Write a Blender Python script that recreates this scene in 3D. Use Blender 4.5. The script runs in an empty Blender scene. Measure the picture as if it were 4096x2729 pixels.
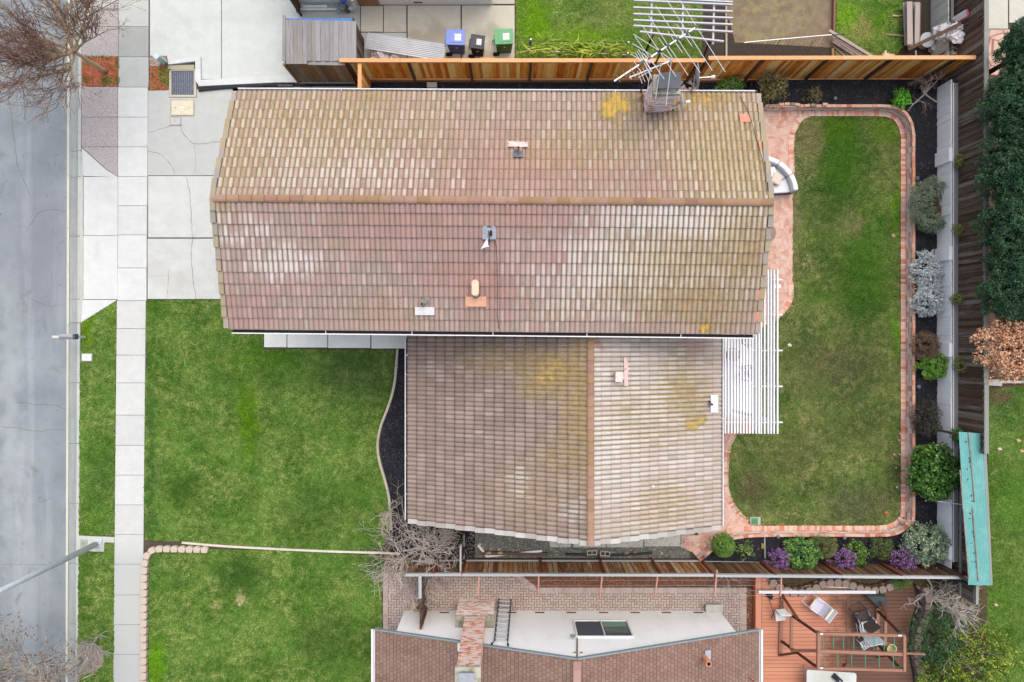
import bpy, bmesh, math, random
import numpy as np
from mathutils import Vector, Matrix, noise as mnoise
R = math.radians
# ---------------------------------------------------------------- camera, light, exposure
H = 27.31
scene = bpy.context.scene
cam_d = bpy.data.cameras.new('Camera'); cam = bpy.data.objects.new('Camera', cam_d)
scene.collection.objects.link(cam)
cam.location = (0, 0, H); cam.rotation_euler = (0, 0, 0)
cam_d.lens = 24; cam_d.sensor_width = 36; cam_d.clip_end = 400
scene.camera = cam
world = bpy.data.worlds.new('World'); scene.world = world; world.use_nodes = True
wn = world.node_tree; sky = wn.nodes.new('ShaderNodeTexSky'); sky.sky_type = 'NISHITA'
SUN_EL, SUN_ROT = R(66), R(20)
sky.sun_disc = False; sky.sun_elevation = SUN_EL; sky.sun_rotation = SUN_ROT
sky.air_density = 1.0; sky.dust_density = 5.0; sky.ozone_density = 1.0
wn.links.new(sky.outputs[0], wn.nodes['Background'].inputs[0]); wn.nodes['Background'].inputs[1].default_value = 0.12
sl = bpy.data.lights.new('Sun', 'SUN'); sl.energy = 1.5; sl.angle = R(105); sl.color = (1.0, 0.965, 0.92)
so = bpy.data.objects.new('Sun', sl); scene.collection.objects.link(so)
sd = Vector((math.sin(SUN_ROT) * math.cos(SUN_EL), math.cos(SUN_ROT) * math.cos(SUN_EL), math.sin(SUN_EL)))
so.rotation_euler = sd.to_track_quat('Z', 'Y').to_euler()
scene.view_settings.view_transform = 'Standard'; scene.view_settings.look = 'None'
scene.view_settings.exposure = 0.77; scene.view_settings.gamma = 1.0
scene.cycles.use_denoising = True
scene.cycles.max_bounces = 5; scene.cycles.diffuse_bounces = 3; scene.cycles.glossy_bounces = 2
scene.cycles.transmission_bounces = 4; scene.cycles.transparent_max_bounces = 6

# ---------------------------------------------------------------- image coordinate helpers
OX = (0, 1000, 2000, 2996); OY = (0, 660, 1320, 1989)
def S(x, y, z=0.0):                      # image pixels (1 cm at ground level) to metres at height z
    f = (H - z) / H
    return Vector(((x - 2048) * .01 * f, (1364.5 - y) * .01 * f, z))
def G(c, r, x, y, z=0.0): return S(OX[c - 1] + x / 2.119, OY[r - 1] + y / 2.119, z)
def A_(x, y, z=0.0): return S(2400 + x / 3.336, y / 3.336, z)        # pixels of the antenna image crop
def D_(x, y, z=0.0): return S(3020 + x / 3.572, 2290 + y / 3.572, z) # pixels of the deck image crop
def E_(x, y, z=0.0): return S(3550 + x / 4.311, y / 4.311, z)        # pixels of the far corner image crop
def F_(x, y, z=0.0): return S(1120 + x / 4.479, y / 4.479, z)        # pixels of the shed image crop

# ---------------------------------------------------------------- objects
C = scene.collection
def tag(o, label=None, cat=None, group=None, kind=None):
    if label: o['label'] = label
    if cat: o['category'] = cat
    if group: o['group'] = group
    if kind: o['kind'] = kind
    return o
def thing(name, label, cat, loc=(0, 0, 0), group=None, rz=0):
    o = bpy.data.objects.new(name, None); C.objects.link(o); o.location = loc; o.rotation_euler = (0, 0, rz)
    o.empty_display_size = .1
    return tag(o, label, cat, group)
def wl(o):
    v = Vector(o.location)
    return v + wl(o.parent) if o.parent else v
class MB:
    def __init__(s): s.v = []; s.f = []; s.uv = None
    def add(s, vs, fs):
        n = len(s.v); s.v += [tuple(v) for v in vs]; s.f += [tuple(i + n for i in f) for f in fs]; return s
    def box(s, c, d, rz=0, M=None):
        hx, hy, hz = d[0] / 2, d[1] / 2, d[2] / 2
        vs = [Vector((x, y, z)) for z in (-hz, hz) for x, y in ((-hx, -hy), (hx, -hy), (hx, hy), (-hx, hy))]
        m = M if M is not None else Matrix.Rotation(rz, 3, 'Z')
        c = Vector(c)
        return s.add([m @ v + c for v in vs], [(3, 2, 1, 0), (4, 5, 6, 7), (0, 1, 5, 4), (1, 2, 6, 5), (2, 3, 7, 6), (3, 0, 4, 7)])
    def beam(s, a, b, w, h, up=(0, 0, 1)):
        a = Vector(a); b = Vector(b); d = b - a; L = d.length
        if L < 1e-6: return s
        d /= L; u = Vector(up)
        if abs(d.dot(u)) > .98: u = Vector((0, 1, 0)) if abs(d.y) < .9 else Vector((1, 0, 0))
        x = u.cross(d).normalized(); y = d.cross(x)
        m = Matrix((x, y, d)).transposed()
        return s.box((a + b) / 2, (w, h, L), M=m)
    def tube(s, pts, r, n=8, cap=True):
        pts = [Vector(p) for p in pts]; k = len(pts)
        rs = r if isinstance(r, (list, tuple)) else [r] * k
        base = len(s.v); ref = None
        for i, p in enumerate(pts):
            d = (pts[min(i + 1, k - 1)] - pts[max(i - 1, 0)])
            if d.length < 1e-9: d = Vector((0, 0, 1))
            d.normalize()
            if ref is None:
                ref = Vector((0, 0, 1)) if abs(d.z) < .9 else Vector((1, 0, 0))
            x = ref.cross(d)
            if x.length < 1e-6: x = Vector((1, 0, 0)).cross(d)
            x.normalize(); y = d.cross(x); ref = y.cross(d) * -1 if False else ref
            for j in range(n):
                a = 2 * math.pi * j / n
                s.v.append(tuple(p + (x * math.cos(a) + y * math.sin(a)) * rs[i]))
        for i in range(k - 1):
            for j in range(n):
                a = base + i * n + j; b = base + i * n + (j + 1) % n
                s.f.append((a, b, b + n, a + n))
        if cap:
            s.f.append(tuple(base + j for j in reversed(range(n)))); s.f.append(tuple(base + (k - 1) * n + j for j in range(n)))
        return s
    def lathe(s, c, prof, n=16, M=None):
        c = Vector(c); base = len(s.v); m = M if M is not None else Matrix.Identity(3)
        for r, z in prof:
            for j in range(n):
                a = 2 * math.pi * j / n
                s.v.append(tuple(m @ Vector((r * math.cos(a), r * math.sin(a), z)) + c))
        for i in range(len(prof) - 1):
            for j in range(n):
                a = base + i * n + j; b = base + i * n + (j + 1) % n
                s.f.append((a, b, b + n, a + n))
        s.f.append(tuple(base + j for j in reversed(range(n))))
        e = base + (len(prof) - 1) * n; s.f.append(tuple(e + j for j in range(n)))
        return s
    def prism(s, pts, z0, z1):           # polygon in plan, with thickness
        ar = sum(pts[i][0] * pts[(i + 1) % len(pts)][1] - pts[(i + 1) % len(pts)][0] * pts[i][1] for i in range(len(pts)))
        if ar < 0: pts = pts[::-1]
        n = len(pts); b = len(s.v)
        s.v += [(p[0], p[1], z0) for p in pts] + [(p[0], p[1], z1) for p in pts]
        s.f.append(tuple(b + i for i in reversed(range(n)))); s.f.append(tuple(b + n + i for i in range(n)))
        for i in range(n):
            j = (i + 1) % n; s.f.append((b + i, b + j, b + n + j, b + n + i))
        return s
    def hull4(s, q, t):                  # slab from four corner points and a thickness downwards
        q = [Vector(p) for p in q]; nn = (q[1] - q[0]).cross(q[3] - q[0]).normalized()
        if nn.z < 0: q = q[::-1]; nn = -nn
        lo = [p - nn * t for p in q]
        return s.add(lo + q, [(3, 2, 1, 0), (4, 5, 6, 7), (0, 1, 5, 4), (1, 2, 6, 5), (2, 3, 7, 6), (3, 0, 4, 7)])
    def build(s, name, mat, parent=None, smooth=False, bevel=0):
        o_ = wl(parent) if parent else Vector((0, 0, 0))
        me = bpy.data.meshes.new(name)
        me.from_pydata([(v[0] - o_[0], v[1] - o_[1], v[2] - o_[2]) for v in s.v], [], s.f)
        if s.uv is not None:
            uvl = me.uv_layers.new(name='UVMap'); li = np.empty(len(me.loops), dtype=np.int32)
            me.loops.foreach_get('vertex_index', li); arr = np.array(s.uv, dtype=np.float32)[li]
            uvl.data.foreach_set('uv', arr.ravel())
        me.materials.append(mat)
        if smooth: me.polygons.foreach_set('use_smooth', [True] * len(me.polygons))
        me.update()
        o = bpy.data.objects.new(name, me); C.objects.link(o)
        if parent: o.parent = parent
        if bevel:
            b = o.modifiers.new('b', 'BEVEL'); b.width = bevel; b.segments = 2; b.limit_method = 'ANGLE'
        return o
def npmesh(name, V, F, mat, parent=None):
    o_ = np.array(wl(parent) if parent else (0, 0, 0), dtype=np.float32)
    me = bpy.data.meshes.new(name); n = len(F); k = F.shape[1]
    me.vertices.add(len(V)); me.vertices.foreach_set('co', (V - o_).astype(np.float32).ravel())
    me.loops.add(n * k); me.loops.foreach_set('vertex_index', F.astype(np.int32).ravel())
    me.polygons.add(n); me.polygons.foreach_set('loop_start', np.arange(0, n * k, k, dtype=np.int32))
    me.polygons.foreach_set('loop_total', np.full(n, k, dtype=np.int32))
    me.materials.append(mat); me.update(calc_edges=True)
    o = bpy.data.objects.new(name, me); C.objects.link(o)
    if parent: o.parent = parent
    return o
def copy_tree(o, parent=None, loc=None, rz=None, label=None, group=None):
    c = o.copy(); C.objects.link(c); c.parent = parent
    if loc is not None: c.location = loc
    if rz is not None: c.rotation_euler = (0, 0, rz)
    if label: c['label'] = label
    if group: c['group'] = group
    for ch in [k for k in bpy.data.objects if k.parent == o]: copy_tree(ch, c)
    return c
def structure(o, label=None): o['kind'] = 'structure'; (label and tag(o, label)); return o
def smooth_path(pts, n=6, closed=False):
    P = [Vector(p) for p in pts]; out = []; m = len(P)
    for i in range(m if closed else m - 1):
        if closed: p0, p1, p2, p3 = P[(i - 1) % m], P[i], P[(i + 1) % m], P[(i + 2) % m]
        else: p0, p1, p2, p3 = P[max(i - 1, 0)], P[i], P[i + 1], P[min(i + 2, m - 1)]
        for k in range(n):
            t = k / n
            out.append(.5 * ((2 * p1) + (p2 - p0) * t + (2 * p0 - 5 * p1 + 4 * p2 - p3) * t * t + (3 * p1 - p0 - 3 * p2 + p3) * t ** 3))
    if not closed: out.append(P[-1])
    return out

# ---------------------------------------------------------------- materials
KA = .7
def lin(c):
    if isinstance(c, (int, float)): return c
    def f(x):
        x = x / 255.; return min(1.28, x / 12.92 if x <= .04045 else ((x + .055) / 1.055) ** 2.4)
    return (f(c[0]) * KA, f(c[1]) * KA, f(c[2]) * KA, 1)
class NM:
    def __init__(s, name):
        s.m = bpy.data.materials.new(name); s.m.use_nodes = True; s.t = s.m.node_tree
        s.b = s.t.nodes['Principled BSDF']; s.x = 0
    def n(s, typ, **kw):
        nd = s.t.nodes.new(typ)
        for k, v in kw.items(): setattr(nd, k, v)
        return nd
    def put(s, inp, v):
        if hasattr(v, 'is_linked') or isinstance(v, bpy.types.NodeSocket): s.t.links.new(v, inp)
        elif isinstance(v, tuple) and len(v) == 3 and inp.type == 'RGBA': inp.default_value = lin(v)
        else: inp.default_value = v
    def pos(s): return s.n('ShaderNodeNewGeometry').outputs['Position']
    def nrm(s): return s.n('ShaderNodeNewGeometry').outputs['Normal']
    def obj(s): return s.n('ShaderNodeTexCoord').outputs['Object']
    def uv(s): return s.n('ShaderNodeTexCoord').outputs['UV']
    def isl(s): return s.n('ShaderNodeNewGeometry').outputs['Random Per Island']
    def map(s, v, sc=(1, 1, 1), loc=(0, 0, 0), rot=(0, 0, 0)):
        nd = s.n('ShaderNodeMapping'); s.put(nd.inputs[0], v)
        nd.inputs[1].default_value = loc; nd.inputs[2].default_value = rot; nd.inputs[3].default_value = sc
        return nd.outputs[0]
    def noise(s, scale, detail=4, rough=.6, vec=None, dist=0):
        nd = s.n('ShaderNodeTexNoise'); s.put(nd.inputs['Vector'], vec if vec is not None else s.pos())
        nd.inputs['Scale'].default_value = scale; nd.inputs['Detail'].default_value = detail
        nd.inputs['Roughness'].default_value = rough; nd.inputs['Distortion'].default_value = dist
        return nd.outputs[0]
    def vor(s, scale, vec=None, feature='F1', out=0):
        nd = s.n('ShaderNodeTexVoronoi'); nd.feature = feature; s.put(nd.inputs['Vector'], vec if vec is not None else s.pos())
        nd.inputs['Scale'].default_value = scale; return nd.outputs[out]
    def math(s, op, a, b=0, c=0, clamp=False):
        nd = s.n('ShaderNodeMath', operation=op, use_clamp=clamp); s.put(nd.inputs[0], a); s.put(nd.inputs[1], b); s.put(nd.inputs[2], c)
        return nd.outputs[0]
    def rng(s, v, a, b, c=0., d=1.):
        nd = s.n('ShaderNodeMapRange'); s.put(nd.inputs[0], v)
        for i, k in enumerate((a, b, c, d)): s.put(nd.inputs[i + 1], k)
        nd.interpolation_type = 'SMOOTHSTEP'; return nd.outputs[0]
    def ramp(s, f, st, const=False):
        nd = s.n('ShaderNodeValToRGB'); s.put(nd.inputs[0], f); cr = nd.color_ramp
        if const: cr.interpolation = 'CONSTANT'
        while len(cr.elements) < len(st): cr.elements.new(.5)
        for e, (p, c) in zip(cr.elements, st): e.position = p; e.color = lin(c) if isinstance(c, tuple) else (c, c, c, 1)
        return nd.outputs[0]
    def mix(s, f, a, b, mode='MIX'):
        nd = s.n('ShaderNodeMix', data_type='RGBA', blend_type=mode); s.put(nd.inputs[0], f)
        s.put(nd.inputs[6], a); s.put(nd.inputs[7], b); return nd.outputs[2]
    def mul(s, col, f):                    # multiply colour with a value socket
        nd = s.n('ShaderNodeVectorMath', operation='SCALE'); s.put(nd.inputs[0], col); s.put(nd.inputs['Scale'], f); return nd.outputs[0]
    def blob(s, cx, cy, rx, ry, soft=.5, p=None):
        v = s.map(p if p is not None else s.wpos(), (1 / rx, 1 / ry, 0), (-cx / rx, -cy / ry, 0))
        nd = s.n('ShaderNodeVectorMath', operation='LENGTH'); s.put(nd.inputs[0], v)
        return s.rng(nd.outputs['Value'], 1 + soft * .5, 1 - soft, 0, 1)
    def wpos(s):                           # position with a wobble for ragged patches
        if not hasattr(s, '_w'):
            nz = s.n('ShaderNodeTexNoise'); s.put(nz.inputs['Vector'], s.pos()); nz.inputs['Scale'].default_value = 1.6; nz.inputs['Detail'].default_value = 5
            sb = s.n('ShaderNodeVectorMath', operation='SUBTRACT'); s.put(sb.inputs[0], nz.outputs[1]); sb.inputs[1].default_value = (.5, .5, .5)
            sc = s.n('ShaderNodeVectorMath', operation='SCALE'); s.put(sc.inputs[0], sb.outputs[0]); sc.inputs['Scale'].default_value = 1.4
            ad = s.n('ShaderNodeVectorMath', operation='ADD'); s.put(ad.inputs[0], s.pos()); s.put(ad.inputs[1], sc.outputs[0]); s._w = ad.outputs[0]
        return s._w
    def bump(s, h, st=.5, d=.02):
        nd = s.n('ShaderNodeBump'); s.put(nd.inputs['Height'], h); nd.inputs['Strength'].default_value = st; nd.inputs['Distance'].default_value = d
        s.t.links.new(nd.outputs[0], s.b.inputs['Normal'])
    def fin(s, col, rough=.8, metal=0, spec=.3):
        s.put(s.b.inputs['Base Color'], col); s.b.inputs['Roughness'].default_value = rough
        s.b.inputs['Metallic'].default_value = metal; s.b.inputs['Specular IOR Level'].default_value = spec
        return s.m
def flat(name, c, rough=.6, metal=0, var=.12, sc=9, spec=.3):
    k = NM(name); return _flat(k, c, k.rng(k.noise(sc, 5), .3, .7, 1 - var, 1 + var), rough, metal, spec)
def _flat(k, c, f, rough, metal, spec):
    rgb = k.n('ShaderNodeRGB'); rgb.outputs[0].default_value = lin(c)
    return k.fin(k.mul(rgb.outputs[0], f), rough, metal, spec)
def leafmat(name, c1, c2, c3, rough=.55, trans=0.0, scale=2.5):
    k = NM(name); r = k.isl(); r2 = k.noise(scale, 3)
    f = k.math('ADD', k.math('MULTIPLY', r, .65), k.math('MULTIPLY', k.rng(r2, .3, .7), .35))
    k.fin(k.ramp(f, [(.05, c1), (.5, c2), (.95, c3)]), rough)
    k.b.inputs['Specular IOR Level'].default_value = .25
    return k.m
def wood(name, cols, ax=2, rough=.75, grain=1.0, stain=None, per=1.0):
    """boards whose tone differs board by board; ax = the long axis of the boards"""
    k = NM(name); sc = [26, 26, 26]; sc[ax] = 1.2
    g = k.noise(1, 5, .65, k.map(k.pos(), tuple(sc)), .6)
    b = k.noise(1.1, 3)
    f = k.math('ADD', k.math('MULTIPLY', k.isl(), .8 * per), k.math('ADD', k.math('MULTIPLY', k.rng(g, .25, .75), .28 * grain), k.math('MULTIPLY', k.math('SUBTRACT', b, .5), .25)), clamp=True)
    n = len(cols); col = k.ramp(f, [(i / (n - 1) * .96 + .02, c) for i, c in enumerate(cols)])
    kn = k.vor(3.2, k.map(k.pos(), (2.2, 2.2, 2.2)))
    col = k.mix(k.math('MULTIPLY', k.rng(kn, .09, .04), .6), col, (70, 40, 22))
    if stain: col = stain(k, col)
    k.bump(g, .4, .006)
    return k.fin(col, rough)
def concrete(name, c, dirt=(150, 148, 135), amt=.35, isl=.06, speck=.12, seed=0, stains=None):
    k = NM(name); p = k.map(k.pos(), (1, 1, 1), (seed, seed * 1.7, 0))
    rgb = k.n('ShaderNodeRGB'); rgb.outputs[0].default_value = lin(c)
    f = k.math('ADD', k.rng(k.isl(), 0, 1, 1 - isl, 1 + isl), k.rng(k.noise(60, 3, .8, p), .2, .8, -speck, speck))
    f = k.math('ADD', f, k.rng(k.noise(2.2, 6, .7, p), .3, .75, -.07, .05))
    col = k.mul(rgb.outputs[0], f)
    col = k.mix(k.math('MULTIPLY', k.rng(k.noise(.55, 7, .68, p, .8), .52, .75), amt), col, dirt)
    col = k.mix(k.math('MULTIPLY', k.rng(k.noise(7, 5, .8, p), .68, .8), .35), col, (120, 118, 112))
    if stains: col = stains(k, col)
    k.bump(k.noise(80, 3, .8), .25, .004)
    return k.fin(col, .9)
# ================================================================ GROUND AND PAVING
def lawn_mat(name, base, dark, bright, straw, straw_amt, patches=(), blade=False):
    k = NM(name)
    big = k.noise(.55, 6, .65); mid = k.noise(3.4, 7, .75, None, .5); fine = k.noise(19, 5, .8); vf = k.noise(60, 3, .8)
    col = k.mix(k.rng(big, .35, .62), dark, base)
    col = k.mix(k.math('MULTIPLY', k.rng(k.noise(.9, 5, .7, k.map(k.pos(), (1, 1, 1), (7, 3, 0))), .56, .74), .6), col, bright)
    sm = k.math('MULTIPLY', k.rng(k.noise(.8, 4, .6, k.map(k.pos(), (1, 1, 1), (20, 9, 0)), .5), .3, .7, .15, 1), k.rng(k.math('ADD', k.math('MULTIPLY', mid, .6), k.math('MULTIPLY', fine, .4)), .42, .62))
    col = k.mix(k.math('MULTIPLY', sm, straw_amt), col, straw)
    col = k.mix(k.math('MULTIPLY', k.rng(k.noise(1.9, 6, .72, k.map(k.pos(), (1, 1, 1), (3, 31, 0)), .4), .5, .68), .55), col, dark)
    for (cx, cy, rx, ry, c, a) in patches:
        col = k.mix(k.math('MULTIPLY', k.blob(cx, cy, rx, ry, .8), a), col, c)
    f = k.math('MULTIPLY', k.math('MULTIPLY', k.rng(fine, .28, .72, .62, 1.38), k.rng(vf, .25, .75, .72, 1.28)), k.rng(mid, .3, .7, .82, 1.18))
    if blade: f = k.math('MULTIPLY', f, k.rng(k.isl(), 0, 1, .6, 1.9))
    col = k.mul(col, f)
    if not blade: k.bump(k.math('ADD', fine, vf), .9, .03)
    return k.fin(col, .9, 0, .1)
def P2(x, y): return S(x, y).xy
def pb(x, y, rx, ry, c, a):
    p = S(x, y); return (p.x, p.y, rx * .01, ry * .01, c, a)
FRONT = ((102, 140, 58), (72, 114, 36), (116, 158, 50), (166, 170, 104), .68)
front_p = [pb(990, 1700, 45, 190, (92, 132, 6), .75), pb(1440, 1500, 190, 150, (66, 88, 50), .6), pb(740, 1960, 90, 90, (48, 84, 14), .7),
           pb(1010, 1430, 150, 60, (88, 132, 28), .6), pb(620, 1230, 50, 60, (72, 116, 26), .6), pb(960, 2300, 120, 90, (52, 88, 30), .8), pb(1240, 2070, 150, 120, (66, 100, 34), .6),
           pb(960, 2395, 38, 22, (196, 180, 136), .7), pb(860, 2425, 28, 15, (186, 174, 122), .5), pb(625, 2640, 42, 110, (104, 156, 14), .85), pb(1300, 2560, 160, 120, (48, 82, 24), .6),
           pb(1500, 2250, 120, 90, (60, 92, 50), .5), pb(605, 1900, 22, 500, (66, 104, 46), .7)]
STRIP_P = [pb(340, 1330, 40, 90, (100, 140, 8), .8), pb(455, 1250, 26, 60, (110, 150, 30), .5), pb(400, 1900, 60, 160, (54, 100, 30), .5), pb(360, 2080, 40, 50, (96, 140, 30), .5)]
BACK = ((112, 132, 66), (72, 100, 44), (110, 152, 46), (166, 156, 110), .75)
back_p = [pb(3480, 1000, 110, 260, (74, 124, 26), .6), pb(3380, 480, 60, 90, (88, 128, 30), .5), pb(3300, 1000, 60, 80, (56, 98, 26), .55), pb(3420, 900, 50, 40, (156, 140, 104), .45), pb(3260, 1180, 60, 60, (76, 116, 34), .5), pb(3540, 1150, 60, 90, (70, 112, 30), .5), pb(3160, 1700, 60, 50, (84, 122, 46), .5), pb(3500, 1840, 60, 80, (84, 112, 50), .4), pb(3250, 1560, 80, 60, (104, 128, 60), .5), pb(3370, 620, 130, 210, (52, 104, 16), .8), pb(3330, 510, 80, 60, (88, 124, 24), .6), pb(3540, 520, 60, 60, (96, 138, 22), .6), pb(3240, 560, 60, 120, (138, 128, 90), .6), pb(3300, 830, 110, 110, (46, 86, 22), .6),
          pb(3590, 830, 30, 120, (104, 160, 16), .7), pb(3420, 1100, 120, 180, (56, 100, 18), .6), pb(3590, 1330, 30, 110, (104, 158, 24), .65), pb(3450, 1270, 130, 100, (50, 92, 18), .5),
          pb(3350, 1460, 220, 130, (94, 92, 64), .6), pb(3020, 1960, 80, 90, (96, 84, 66), .7), pb(3440, 2020, 160, 90, (94, 92, 72), .6), pb(3400, 1700, 150, 120, (92, 104, 58), .5), pb(3180, 1800, 120, 120, (116, 118, 70), .6),
          pb(3110, 1990, 110, 60, (80, 104, 48), .6), pb(3178, 800, 18, 420, (150, 134, 100), .45), pb(3000, 1830, 60, 70, (74, 98, 44), .5)]
NEIGH = ((112, 146, 58), (82, 122, 42), (128, 166, 46), (164, 162, 106), .65)
neigh_p = [pb(2140, 90, 70, 130, (112, 160, 12), .8), pb(2330, 150, 170, 60, (122, 166, 10), .6), pb(2450, 60, 120, 60, (132, 142, 80), .5), pb(2720, 170, 100, 60, (92, 118, 40), .5),
           pb(3440, 120, 70, 60, (158, 150, 92), .6), pb(3390, 60, 60, 70, (116, 168, 24), .7), pb(3530, 60, 50, 60, (96, 142, 20), .5), pb(3420, 210, 120, 40, (110, 116, 62), .5)]
FAR = ((104, 138, 60), (76, 114, 38), (114, 150, 58), (152, 156, 96), .5)
far_p = [pb(4060, 2000, 70, 120, (84, 136, 40), .5), pb(4000, 1620, 80, 100, (80, 118, 62), .5), pb(4000, 2400, 60, 120, (86, 128, 38), .5), pb(3990, 1580, 50, 40, (120, 96, 74), .8)]
LM = {}
for nm, a, p in (('front', FRONT, front_p), ('strip', FRONT, STRIP_P), ('back', BACK, back_p), ('neighbour', NEIGH, neigh_p), ('far', FAR, far_p)):
    LM[nm] = (lawn_mat(nm + ' lawn', *a[:4], a[4], p), lawn_mat(nm + ' blades', *a[:4], a[4], p, True))

def ragged(pts, amp=.03, step=.12, seed=1):
    rnd = random.Random(seed); out = []
    n = len(pts)
    for i in range(n):
        a = Vector(pts[i]); b = Vector(pts[(i + 1) % n]); L = (b - a).length; m = max(1, int(L / step))
        for k in range(m):
            p = a.lerp(b, k / m); out.append(Vector((p.x + rnd.uniform(-amp, amp), p.y + rnd.uniform(-amp, amp))))
    return out
def inside(P, X, Y):
    r = np.zeros(len(X), bool); n = len(P); j = n - 1
    for i in range(n):
        xi, yi = P[i][0], P[i][1]; xj, yj = P[j][0], P[j][1]
        c = ((yi > Y) != (yj > Y)) & (X < (xj - xi) * (Y - yi) / (yj - yi + 1e-12) + xi); r ^= c; j = i
    return r
def blades(P, dens, z, mat, seed, name='grass', hgt=.06, wid=.011):
    rs = np.random.RandomState(seed); xs = [p[0] for p in P]; ys = [p[1] for p in P]
    n = int((max(xs) - min(xs)) * (max(ys) - min(ys)) * dens)
    X = rs.uniform(min(xs), max(xs), n); Y = rs.uniform(min(ys), max(ys), n); m = inside(P, X, Y); X = X[m]; Y = Y[m]; n = len(X)
    a = rs.uniform(0, 2 * np.pi, n); L = rs.uniform(.5, 1.3, n) * hgt; w = rs.uniform(.6, 1.4, n) * wid; tilt = rs.uniform(.2, 1.2, n)
    V = np.zeros((n, 3, 3), np.float32)
    dx, dy = np.cos(a), np.sin(a)
    V[:, 0] = np.stack([X - dy * w, Y + dx * w, np.full(n, z)], 1); V[:, 1] = np.stack([X + dy * w, Y - dx * w, np.full(n, z)], 1)
    V[:, 2] = np.stack([X + dx * L * tilt, Y + dy * L * tilt, z + L * .8], 1)
    F = np.arange(n * 3).reshape(n, 3)
    o = npmesh(name, V.reshape(-1, 3), F, mat); o['kind'] = 'stuff'; return o
def sheet(name, pts, z, mat, th=.0, kind='structure', parent=None):
    m = MB()
    if th: m.prism(pts, z - th, z)
    else: m.prism(pts, z - .012, z)
    o = m.build(name, mat, parent); 
    if kind: o['kind'] = kind
    return o
def lawn(name, sp, key, z=.012, dens=700, seed=1, amp=.03):
    P = [P2(*q) for q in sp]; sheet(name, ragged(P, amp, .1, seed), z, LM[key][0], .04)
    blades(P, dens, z, LM[key][1], seed, 'grass')

# -- base of everything
k = NM('bare soil')
k.bump(k.noise(12, 6, .7), .8, .05)
soil = k.fin(k.ramp(k.math('ADD', k.math('MULTIPLY', k.noise(1.2, 6, .7), .6), k.math('MULTIPLY', k.noise(30, 4, .7), .4)), [(.3, (60, 52, 44)), (.55, (98, 88, 76)), (.75, (128, 116, 98))]), .95)
m = MB(); m.prism([(-90, -70), (90, -70), (90, 70), (-90, 70)], -.6, -.16); structure(m.build('ground', soil))
def edge(xt, xb, y): return xt + (xb - xt) * y / 2729.
def strip(xt0, xb0, xt1, xb1, y0, y1): return [P2(edge(xt0, xb0, y0), y0), P2(edge(xt1, xb1, y0), y0), P2(edge(xt1, xb1, y1), y1), P2(edge(xt0, xb0, y1), y1)]
sheet('garden_soil', strip(313, 300, 4700, 4700, -500, 3200), -.03, soil, .1)
# road
k = NM('asphalt'); p = k.pos()
g = k.noise(90, 3, .8); st = k.noise(1, 5, .6, k.map(p, (.9, .06, 1)))
col = k.ramp(k.math('ADD', k.math('MULTIPLY', g, .5), k.math('MULTIPLY', k.noise(.6, 6, .65), .5)), [(.28, (114, 122, 125)), (.5, (140, 148, 152)), (.72, (166, 173, 176))])
col = k.mix(k.math('MULTIPLY', k.rng(st, .5, .7), .35), col, (194, 200, 204))
col = k.mix(k.math('MULTIPLY', k.rng(k.noise(1.3, 6, .78, None, .4), .52, .74), .6), col, (108, 110, 116)); col = k.mix(k.math('MULTIPLY', k.rng(k.noise(5, 6, .8), .6, .72), .4), col, (94, 96, 102)); col = k.mix(k.math('MULTIPLY', k.rng(k.noise(38, 4, .85), .58, .7), .35), col, (196, 198, 200))
col = k.mix(k.math('MULTIPLY', k.rng(k.vor(1.6, k.wpos()), .09, .05), .7), col, (78, 76, 84))
col = k.mix(k.math('MULTIPLY', k.blob(*S(160, 1000).xy, 1.8, 2.6, .9), .45), col, (136, 138, 146))
col = k.mix(k.math('MULTIPLY', k.blob(*S(30, 1700).xy, .5, 7, .9), .3), col, (204, 210, 212))
k.bump(g, .4, .006); asphalt = k.fin(col, .9)
road = sheet('road', [S(-900, -500).xy, P2(edge(264, 256, -500), -500), P2(edge(264, 256, 3200), 3200), S(-900, 3200).xy], -.11, asphalt, .04)
crk = flat('crack filler dark', (74, 76, 80), .9)
def crack(pts, z, parent, w=.012, seed=0, name='crack'):
    rnd = random.Random(seed); m = MB(); P = [S(x, y) for x, y in pts]; q = []
    for a, b in zip(P, P[1:]):
        n = max(2, int((b - a).length / .12))
        for i in range(n): q.append(a.lerp(b, i / n) + Vector((rnd.uniform(-.02, .02), rnd.uniform(-.02, .02), 0)))
    q.append(P[-1]); vs = []; 
    for i, p in enumerate(q):
        d = (q[min(i + 1, len(q) - 1)] - q[max(i - 1, 0)]); d = Vector((-d.y, d.x, 0)).normalized() * w * rnd.uniform(.4, 1)
        vs += [(p.x + d.x, p.y + d.y, z), (p.x - d.x, p.y - d.y, z)]
    m.add(vs, [(2 * i, 2 * i + 1, 2 * i + 3, 2 * i + 2) for i in range(len(q) - 1)]); return m.build(name, crk, parent)
for i, pts in enumerate([[(258, 844), (205, 836), (160, 842), (140, 858), (95, 925)], [(254, 1216), (200, 1226), (150, 1212), (100, 1185)], [(255, 1640), (215, 1622), (130, 1618), (60, 1610)], [(252, 1722), (200, 1718), (150, 1728), (60, 1715), (0, 1708)], [(0, 2260), (120, 2262), (250, 2262)], [(120, 800), (60, 650), (30, 400)]]):
    crack(pts, -.107, road, .007, i)
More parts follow.
